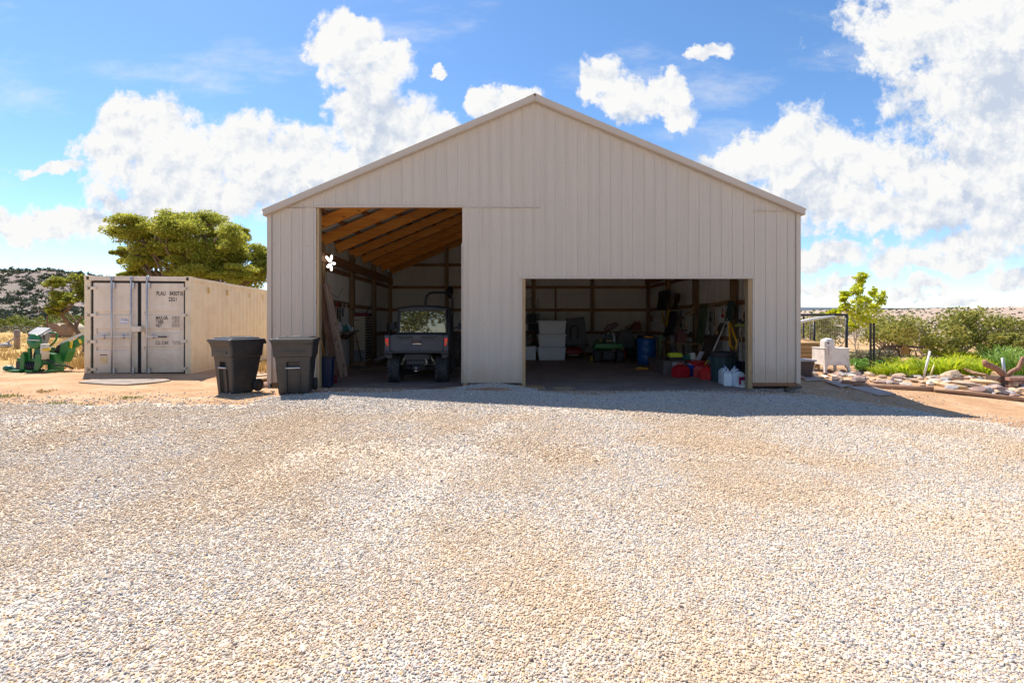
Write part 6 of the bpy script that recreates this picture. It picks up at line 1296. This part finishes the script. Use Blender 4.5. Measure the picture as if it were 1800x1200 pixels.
p = put(1141, 642); t = thing('blue_barrel', 'tall blue plastic barrel standing in the right bay', 'barrel', p+Vector((0, .33, 0))); mb = MB(); mb.lathe([(.28, 0), (.31, .03), (.325, .2), (.33, .34), (.322, .36), (.33, .38), (.33, .62), (.322, .64), (.33, .66), (.325, .86), (.30, .95), (.26, .97), (.255, .93)], (0, 0, 0), 'Z', 28); mb.build('drum', BBL, t); mb = MB(); mb.lathe([(.33, .90), (.336, .91), (.336, .94), (.32, .955)], (0, 0, 0), 'Z', 28, False); mb.build('rim', BBL, t)
p = at(1129, 641, 18.6); p.z = 0; t = thing('blue_barrel', 'dark navy barrel half hidden behind the tall blue barrel', 'barrel', p+Vector((.2, .3, 0))); mb = MB(); mb.lathe([(.28, 0), (.30, .03), (.31, .5), (.30, 1.0), (.27, 1.05)], (0, 0, 0), 'Z', 24); mb.build('drum', NAVY, t)
ORP = mat('orange_plastic', (.65, .24, .02), .4)
mb = MB(); mb.lathe([(.0, 0), (.17, 0), (.18, .06), (.14, .09), (0, .1)], (0, 0, 0), 'Z', 16); tag(mb.build('orange_float', ORP, loc=at(1140, 594.5, put(1141, 642).y+.3)), 'orange round lid lying on top of the blue barrel', 'lid')
mb = MB()
for r0, z in ((.32, .03), (.28, .05), (.34, .04)): mb.tube([(r0*math.cos(a*.45)*1.15, r0*.4*math.sin(a*.45), z+.015*math.sin(a)) for a in range(14)], .014, 6)
tag(mb.build('rope_coil', mat('yellow_rope', (.62, .42, .03), .8), loc=put(1140, 649)), 'yellow and orange rope coiled on the floor before the blue barrel', 'rope')
mb = MB(); mb.tube([(-.4, -.05, .03), (-.1, -.1, .03), (.25, -.15, .03)], .014, 6); tag(mb.build('bungee', mat('orange_cord', (.7, .2, .04), .7), loc=put(1137, 650)), 'short orange cord beside the yellow rope coil', 'cord')
LIMEP = mat('lime_pole', (.35, .55, .06), .5)
tool('rake', 'thin lime green pole leaning right of the blue barrel', 'rake', at(1162, 590, 16.2), put(1158, 631+8, .02), .012, LIMEP)
# truck box with things on it
tb = thing('truck_tool_box', 'long dark truck tool box with a silver end on the right bay floor', 'tool box', put(1181, 660)+Vector((.25, .1, 0)), R(0)); 
mb = MB(); mb.box((.12, .75, .19), (1.15, 1.5, .38)); mb.build('box', mat('dark_box_steel', (.12, .10, .105), .55, .2, var=.15, dirt=(.2, .13, .1), ds=3, da=.5), tb, .015)
mb = MB(); mb.box((.12, .73, .40), (1.2, 1.56, .04)); mb.build('lid', mat('dark_box_steel', (.1, .1, .1)), tb, .008)
for z0, z1 in ((.06, .19), (.22, .38)): mb = MB(); mb.box((-.02, -.015, (z0+z1)/2), (.36, .03, z1-z0)); mb.build('silver_front', GALV, tb, .006)
zb_ = .43; yb_ = put(1181, 660).y
HIV = mat('lime_bag_cloth', (.45, .55, .03), .8, var=.3, vs=12)
t = thing('tool_bag', 'lime and black tool bag on the dark truck tool box', 'bag', (at(1186, 0, yb_+.35).x, yb_+.35, zb_)); mb = MB(); mb.loft([[(x*w, y*d, z) for x, y in ((-1, -1), (1, -1), (1, 1), (-1, 1))] for z, w, d in ((.08, .19, .12), (.14, .20, .12), (.21, .17, .08))]); mb.build('bag', HIV, t, .02); mb = MB(); mb.box((0, 0, .04), (.40, .26, .08)); mb.build('bag_base', BLK, t, .01); mb = MB(); mb.tube([(-.1, 0, .2), (-.08, 0, .28), (.08, 0, .28), (.1, 0, .2)], .012, 6); mb.build('strap', BLK, t)
for i, (px_, d, m, lab) in enumerate([(1203, (.22, .2, .10), TEAL, 'flat teal box right of the lime tool bag'), (1212, (.16, .16, .14), mat('moss_green_plastic', (.12, .26, .08), .5), 'moss green box on the truck tool box'), (1217, (.13, .12, .18), STK, 'white topped tub on the truck tool box'), (1225, (.24, .2, .07), HIV, 'lime flat packet at the right of the truck tool box')]):
    mb = MB(); mb.box((0, 0, d[2]/2), d); mb.box((0, 0, d[2]+.008), (d[0]*.9, d[1]*.9, .016)); tag(mb.build('small_box', m, loc=(at(px_, 0, yb_+.5).x, yb_+.5+.1*(i % 2), zb_), bevel=.01), lab, 'box')
mb = MB(); mb.loft([[(x*w, y*.2, z) for x, y in ((-1, -1), (1, -1), (1, 1), (-1, 1))] for z, w in ((0, .17), (.14, .24))]); tag(mb.build('red_tray', REDP, loc=at(1225, 642, 13.75), bevel=.01), 'red open tray above the blue bucket', 'tray')
mb = MB(); mb.tube([(0, 0, 0), (.03, 0, .2), (-.02, .02, .4)], .035, 8); tag(mb.build('pump_tube', YELW, loc=put(1259, 662)), 'yellow handle standing between gas can and green trash can', 'handle')
# green trash can with black liner, white jugs
GCAN = mat('slate_green_plastic', (.035, .075, .085), .5, var=.1, vs=3)
p = put(1279, 672.5); t = thing('garbage_can', 'slate green round garbage can with a black liner inside the right jamb', 'garbage can', p+Vector((.0, .3, 0))); mb = MB(); mb.lathe([(.245, 0), (.26, .02), (.30, .68), (.315, .69), (.315, .73)], (0, 0, 0), 'Z', 26); mb.build('can', GCAN, t); mb = MB(); mb.lathe([(.32, .64), (.33, .70), (.335, .76), (.30, .775), (.25, .70)], (0, 0, 0), 'Z', 22, False); lin = mb.build('liner', BLK, t)
for x in (-.33, .33): mb = MB(); mb.bar((x, -.06, .60), (x, .06, .60), .05, .10); mb.build('handle', GCAN, t, .01)
for k in range(10): a = k*.628; mb = MB(); mb.bar((.262*math.cos(a), .262*math.sin(a), .05), (.298*math.cos(a), .298*math.sin(a), .64), .03, .02); mb.build('rib', GCAN, t, .004)
JUG = mat('frosted_jug', (.62, .70, .78), .35, var=.06); CRIM = mat('crimson_print', (.35, .02, .10), .5)
def jug(loc, label, rz, s=1.0, red=False):
    t = thing('plastic_jug', label, 'jug', loc, rz, 'frosted white jugs'); f = lambda w, d, z: [(x*w, y*d, z) for x, y in ((-1, -1), (1, -1), (1, 1), (-1, 1))]
    mb = MB(); mb.loft([f(.12*s, .09*s, 0), f(.125*s, .095*s, .02), f(.125*s, .095*s, .27*s), f(.09*s, .07*s, .34*s), f(.035*s, .035*s, .37*s)]); mb.build('jug_body', JUG, t, .02); mb = MB(); mb.tube([(-.10*s, 0, .26*s), (-.11*s, 0, .38*s), (-.02*s, 0, .41*s), (.02*s, 0, .36*s)], .018*s, 7); mb.build('handle', JUG, t); mb = MB(); mb.lathe([(.038*s, .36*s), (.038*s, .40*s)], (0, 0, 0), 'Z', 12); mb.build('cap', BLUE, t)
    if red: mb = MB(); mb.box((.03, -.098*s, .14), (.16, .006, .20)); l_ = mb.build('label', CRIM, t); mb = MB(); mb.box((.05, -.103*s, .11), (.09, .005, .10)); mb.build('label_panel', STK, l_)
jp = put(1299, 680)
jug(jp+Vector((-.16, .25, 0)), 'left frosted white jug beside the green garbage can', R(70)); jug(jp+Vector((.03, .10, 0)), 'front frosted white jug with a crimson label', R(10), 1.0, True); jug(jp+Vector((.10, .42, 0)), 'rear frosted white jug against the right jamb', R(60), 1.12); jug(jp+Vector((-.10, .55, 0)), 'rear frosted white jug beside the garbage can', R(85), 1.1)
mb = MB(); mb.box((0, 0, .03), (.24, .16, .06)); tag(mb.build('floor_tray', STK, loc=jp+Vector((.08, -.06, 0)), bevel=.01), 'low white tray on the floor before the crimson labelled jug', 'tray')
# right wall
def wr(px_, py_, X=6.5):
    Y = X*F/(px_-PX); return Vector((X, Y, EYE-(py_-PY)*Y/F))
YC = mat('yellow_cord', (.68, .36, .01), .6)
def coil(name, label, cat, pts_px, r, m, X, loops=4, jit=.03, seed=1):
    rg = random.Random(seed); P0 = wr(*pts_px[0], X); t = thing(name, label, cat, P0)
    for j in range(loops):
        P = [wr(a+rg.uniform(-1, 1)*jit*30, b+rg.uniform(-1, 1)*jit*20, X-.03*j)-P0 for a, b in pts_px]; mb = MB(); mb.tube(P, r, 6); mb.build('loop', m, t)
    return t
coil('extension_cord', 'long yellow extension cord looped on the right wall above the garbage can', 'cord', [(1282, 567), (1282, 585), (1283, 605), (1288, 613), (1294, 611), (1296, 603), (1290, 588), (1284, 568)], .022, YC, 6.35, 5, .04)
coil('extension_cord', 'tangled yellow rope bundle hanging near the far right corner', 'rope', [(1163, 545), (1165, 555), (1168, 566), (1170, 573), (1173, 565), (1174, 552), (1176, 545)], .022, mat('dull_yellow_rope', (.42, .28, .02), .8), 6.3, 7, .06, 4)
coil('hose_coil', 'black hose coil hanging beside the right jamb', 'hose', [(1310, 548), (1308, 557), (1310, 566), (1314, 569), (1317, 560), (1316, 548), (1312, 544), (1310, 548)], .022, BLK, 6.35, 3, .02)
coil('rope_bundle', 'small tan rope bundle hanging on a right wall post', 'rope', [(1205, 552), (1212, 549), (1216, 545), (1219, 540), (1220, 548), (1212, 555), (1206, 553)], .016, mat('tan_rope', (.36, .24, .09), .8), 6.35, 3, .03)
GREENC = mat('dull_green_net', (.06, .085, .045), .95, var=.3, vs=9); DGC = mat('dark_green_cloth', (.02, .04, .035), .9, var=.3)
def cloth(name, label, cat, pts, m, X, th=.08):
    P = [wr(a, b, X) for a, b in pts]; c = P[0].copy(); rg = random.Random(len(pts)); mb = MB(); n = 7; rows = []
    (x0, y0), (x1, y1), (x2, y2), (x3, y3) = pts     # top left, top right, bottom right, bottom left
    for i in range(9):
        t = i/8; row = []
        for j in range(n+1):
            s = j/n; px_ = (x0+(x1-x0)*s)*(1-t)+(x3+(x2-x3)*s)*t; py_ = (y0+(y1-y0)*s)*(1-t)+(y3+(y2-y3)*s)*t; q = wr(px_, py_, X)-c; q.x += -th*abs(math.sin(s*9+t*1.5))*(.4+t*.6); row.append(q)
        rows.append(row+[r+Vector((.02, 0, 0)) for r in reversed(row)])
    mb.loft(rows, True, True); return tag(mb.build(name, m, loc=c), label, cat)
cloth('netting', 'dull green netting hanging down the right wall', 'netting', [(1231, 537), (1243, 535), (1240, 600), (1228, 606)], GREENC, 6.4)
cloth('dark_jacket', 'dark green jacket hanging on the post above the yellow cord', 'jacket', [(1280, 529), (1290, 528), (1289, 562), (1278, 565)], DGC, 6.3)
cloth('back_pack', 'black gear bundle hanging at the far end of the right wall', 'bag', [(1158, 513), (1178, 508), (1174, 545), (1163, 545)], BLK, 6.4, .2)
cloth('coveralls', 'dark coveralls hanging below the yellow rope bundle', 'clothes', [(1176, 548), (1192, 546), (1186, 590), (1172, 592)], mat('dark_purple_cloth', (.03, .022, .04), .9), 6.3, .15)
cloth('boot_bag', 'maroon brown bag hanging high on the right wall', 'bag', [(1187, 516), (1196, 515), (1193, 543), (1188, 544)], mat('maroon_cloth', (.06, .022, .022), .9), 6.4, .12)
mb = MB(); P = [wr(x, y, 6.3) for x, y in ((1246, 548), (1252, 542), (1260, 540), (1268, 539), (1275, 535))]; mb.tube([q-P[0] for q in P], [.02, .03, .03, .025, .012], 7); tag(mb.build('antler', mat('bone', (.45, .36, .26), .6), loc=P[0]), 'pale curved antler mounted across the right wall tools', 'antler')
for i, (x0, y0, x1, y1, m, lab) in enumerate([(1248, 545, 1247, 562, DKSTEEL, 'dark pulley hanging left under the antler'), (1256, 543, 1257, 570, TREAT, 'brown leather strap hanging under the antler'), (1263, 541, 1263, 560, GALV, 'silver wrench hanging under the antler'), (1270, 541, 1269, 555, REDP, 'red clamp hanging under the antler'), (1245, 540, 1246, 585, GALV, 'pale rod hanging left of the brown strap'), (1260, 555, 1258, 585, TANW, 'tan wooden rod hanging under the brown strap')]):
    a = wr(x0, y0, 6.42); b = wr(x1, y1, 6.42); b.y = a.y; t = thing('hanging_tool', lab, 'hand tool', a); mb = MB(); mb.tube([(0, 0, 0), (b-a)], .014, 6); mb.build('handle', m, t); mb = MB(); mb.ball((b-a), (.04, .07, .07), 8, 6); mb.build('head', m, t)
mb = MB(); a = wr(1226, 541, 6.45); b = wr(1292, 527, 6.45); mb.bar((0, 0, 0), b-a, .05, .09); tag(mb.build('tool_rail', TREAT, loc=a), 'dark rail across the right wall holding tools', 'rail')
PW = wood('pole_wood', (.50, .36, .24), (.38, .26, .16), 'Z', .6, .5, False)
tool('broom', 'grey pole leaning across the right bay toward the garbage can', 'pole', at(1278, 560, 13.2), at(1253, 618, 12.9), .02, mat('grey_pole', (.42, .38, .38), .5))
tool('push_broom', 'upturned push broom with a lime head leaning by the right jamb', 'broom', at(1302, 573, 12.9), put(1307, 662, .02), .015, PW, lambda m, d: m.box((0, .02, .02), (.10, .4, .07)), mat('lime_bristle', (.30, .36, .05), .9))
tool('garden_fork', 'wooden handle leaning between yellow cord and broom', 'handle', at(1303, 577, 13.0), at(1293, 617, 12.7), .016, PW)
mb = MB(); a = at(1250, 590, 15.0); b = put(1229, 648, .1); mb.bar((0, 0, 0), b-a, .34, .05); tag(mb.build('dark_plank', mat('dark_board', (.05, .035, .03), .6, var=.2), loc=a), 'wide dark plank leaning behind the red gas cans', 'plank')
mb = MB(); a = at(1234, 618, 14.0); b = at(1226, 634, 13.9); mb.bar((0, 0, 0), b-a, .14, .03); tag(mb.build('white_board', mat('pale_lilac_board', (.40, .39, .45), .5), loc=a), 'pale lilac board end below the dark plank', 'board')
mb = MB(); a = at(1271, 568, 14.8); b = at(1245, 618, 14.5); mb.bar((0, 0, 0), b-a, .2, .05); tag(mb.build('dark_plank', mat('dark_board', (.05, .035, .03), .6), loc=a), 'narrow dark plank leaning behind the grey pole', 'plank')
# generator shelf near the back right
sh = thing('work_bench', 'dark bench with small machines by the right wall behind the tool bag', 'bench', (6.05, 16.6, 0))
for x in (-.35, .35):
    for y in (-.7, .7): mb = MB(); mb.box((x, y, .4), (.07, .07, .8)); mb.build('bench_leg', TREAT, sh)
mb = MB(); mb.box((0, 0, .82), (.85, 1.6, .05)); mb.build('bench_top', TREAT, sh)
mb = MB(); mb.box((-.2, -.5, .17), (.3, .35, .34)); mb.ball((-.2, -.5, .38), (.12, .15, .1), 9, 6); tag(mb.build('small_engine', mat('brown_machine', (.16, .06, .05), .6, var=.2), loc=(6.05, 16.6, .85)), 'brown red machine on the dark bench', 'machine')
mb = MB(); mb.box((-.2, -.1, .12), (.3, .3, .24)); mb.tube([(-.3, -.25, .06), (-.1, -.25, .06)], .03, 7); tag(mb.build('small_engine', GALV, loc=(6.05, 16.6, .85)), 'grey metal machine on the dark bench', 'machine')
for i, (x, y, w, m, lab) in enumerate([(1104, 576, .22, TREAT, 'brown box on the back wall girt left of the red can'), (1146, 560, .25, mat('pink_grey_cloth', (.22, .13, .12), .9), 'pinkish bundle on the back wall beside the corner post'), (1148, 582, .2, GALV, 'pale tool hanging beside the blue barrel')]):
    mb = MB(); mb.box((0, 0, 0), (w, .2, w)); mb.ball((0, -.05, w*.3), (w*.55, .15, w*.4), 9, 6); tag(mb.build('wall_item', m, loc=at(x, y, 22.15), bevel=.02), lab, 'bundle')

for i, (x0, y0, x1, y1, m, lab) in enumerate([(1183, 548, 1184, 592, TREAT, 'long brown handle hanging between the far right posts'), (1197, 546, 1197, 575, DKSTEEL, 'dark iron bar hanging right of the maroon bag'), (1201, 547, 1202, 560, GALV, 'short bright tool hanging beside the tan rope'), (1214, 550, 1214, 590, PW, 'pale wooden handle hanging left of the green netting'), (1232, 546, 1230, 560, REDP, 'small red tool hanging over the green netting'), (1275, 545, 1274, 575, TANW, 'tan handle hanging left of the dark green jacket'), (1293, 535, 1293, 560, DKSTEEL, 'dark tool hanging right of the dark green jacket'), (1300, 540, 1300, 566, GALV, 'thin pale rod hanging above the push broom'), (1305, 536, 1305, 570, PW, 'pale handle hanging beside the black hose coil'), (1206, 566, 1206, 582, ORP, 'orange tool hanging low under the tan rope')]):
    a = wr(x0, y0, 6.44); b = wr(x1, y1, 6.44); b.y = a.y; t = thing('hanging_tool', lab, 'hand tool', a); mb = MB(); mb.tube([(0, 0, 0), (b-a)], .016, 6); mb.build('handle', m, t); mb = MB(); mb.bar((b-a)*.82, (b-a), .03, .14, up=(0, 1, 0)); mb.build('head', DKSTEEL, t)
for i, (x, y, Y_, d, m, lab) in enumerate([(1200, 634, 17.4, (.4, .3, .3), BLK, 'black crate on the floor under the dark bench'), (1216, 632, 16.6, (.3, .3, .26), UGREY, 'grey crate on the floor under the dark bench'), (1300, 640, 13.6, (.34, .3, .4), NAVY, 'navy crate on the floor behind the green garbage can'), (1110, 628, 20.2, (.4, .3, .4), BLK, 'black crate on the floor left of the blue barrel'), (1095, 630, 20.6, (.3, .3, .3), REDP, 'red crate on the floor between lawn tractor and blue barrel')]):
    p = at(x, y, Y_); mb = MB(); mb.box((0, 0, d[2]/2), d); mb.box((0, 0, d[2]+.012), (d[0]+.03, d[1]+.03, .03)); tag(mb.build('storage_crate', m, loc=(p.x, p.y, .02), bevel=.012), lab, 'crate')
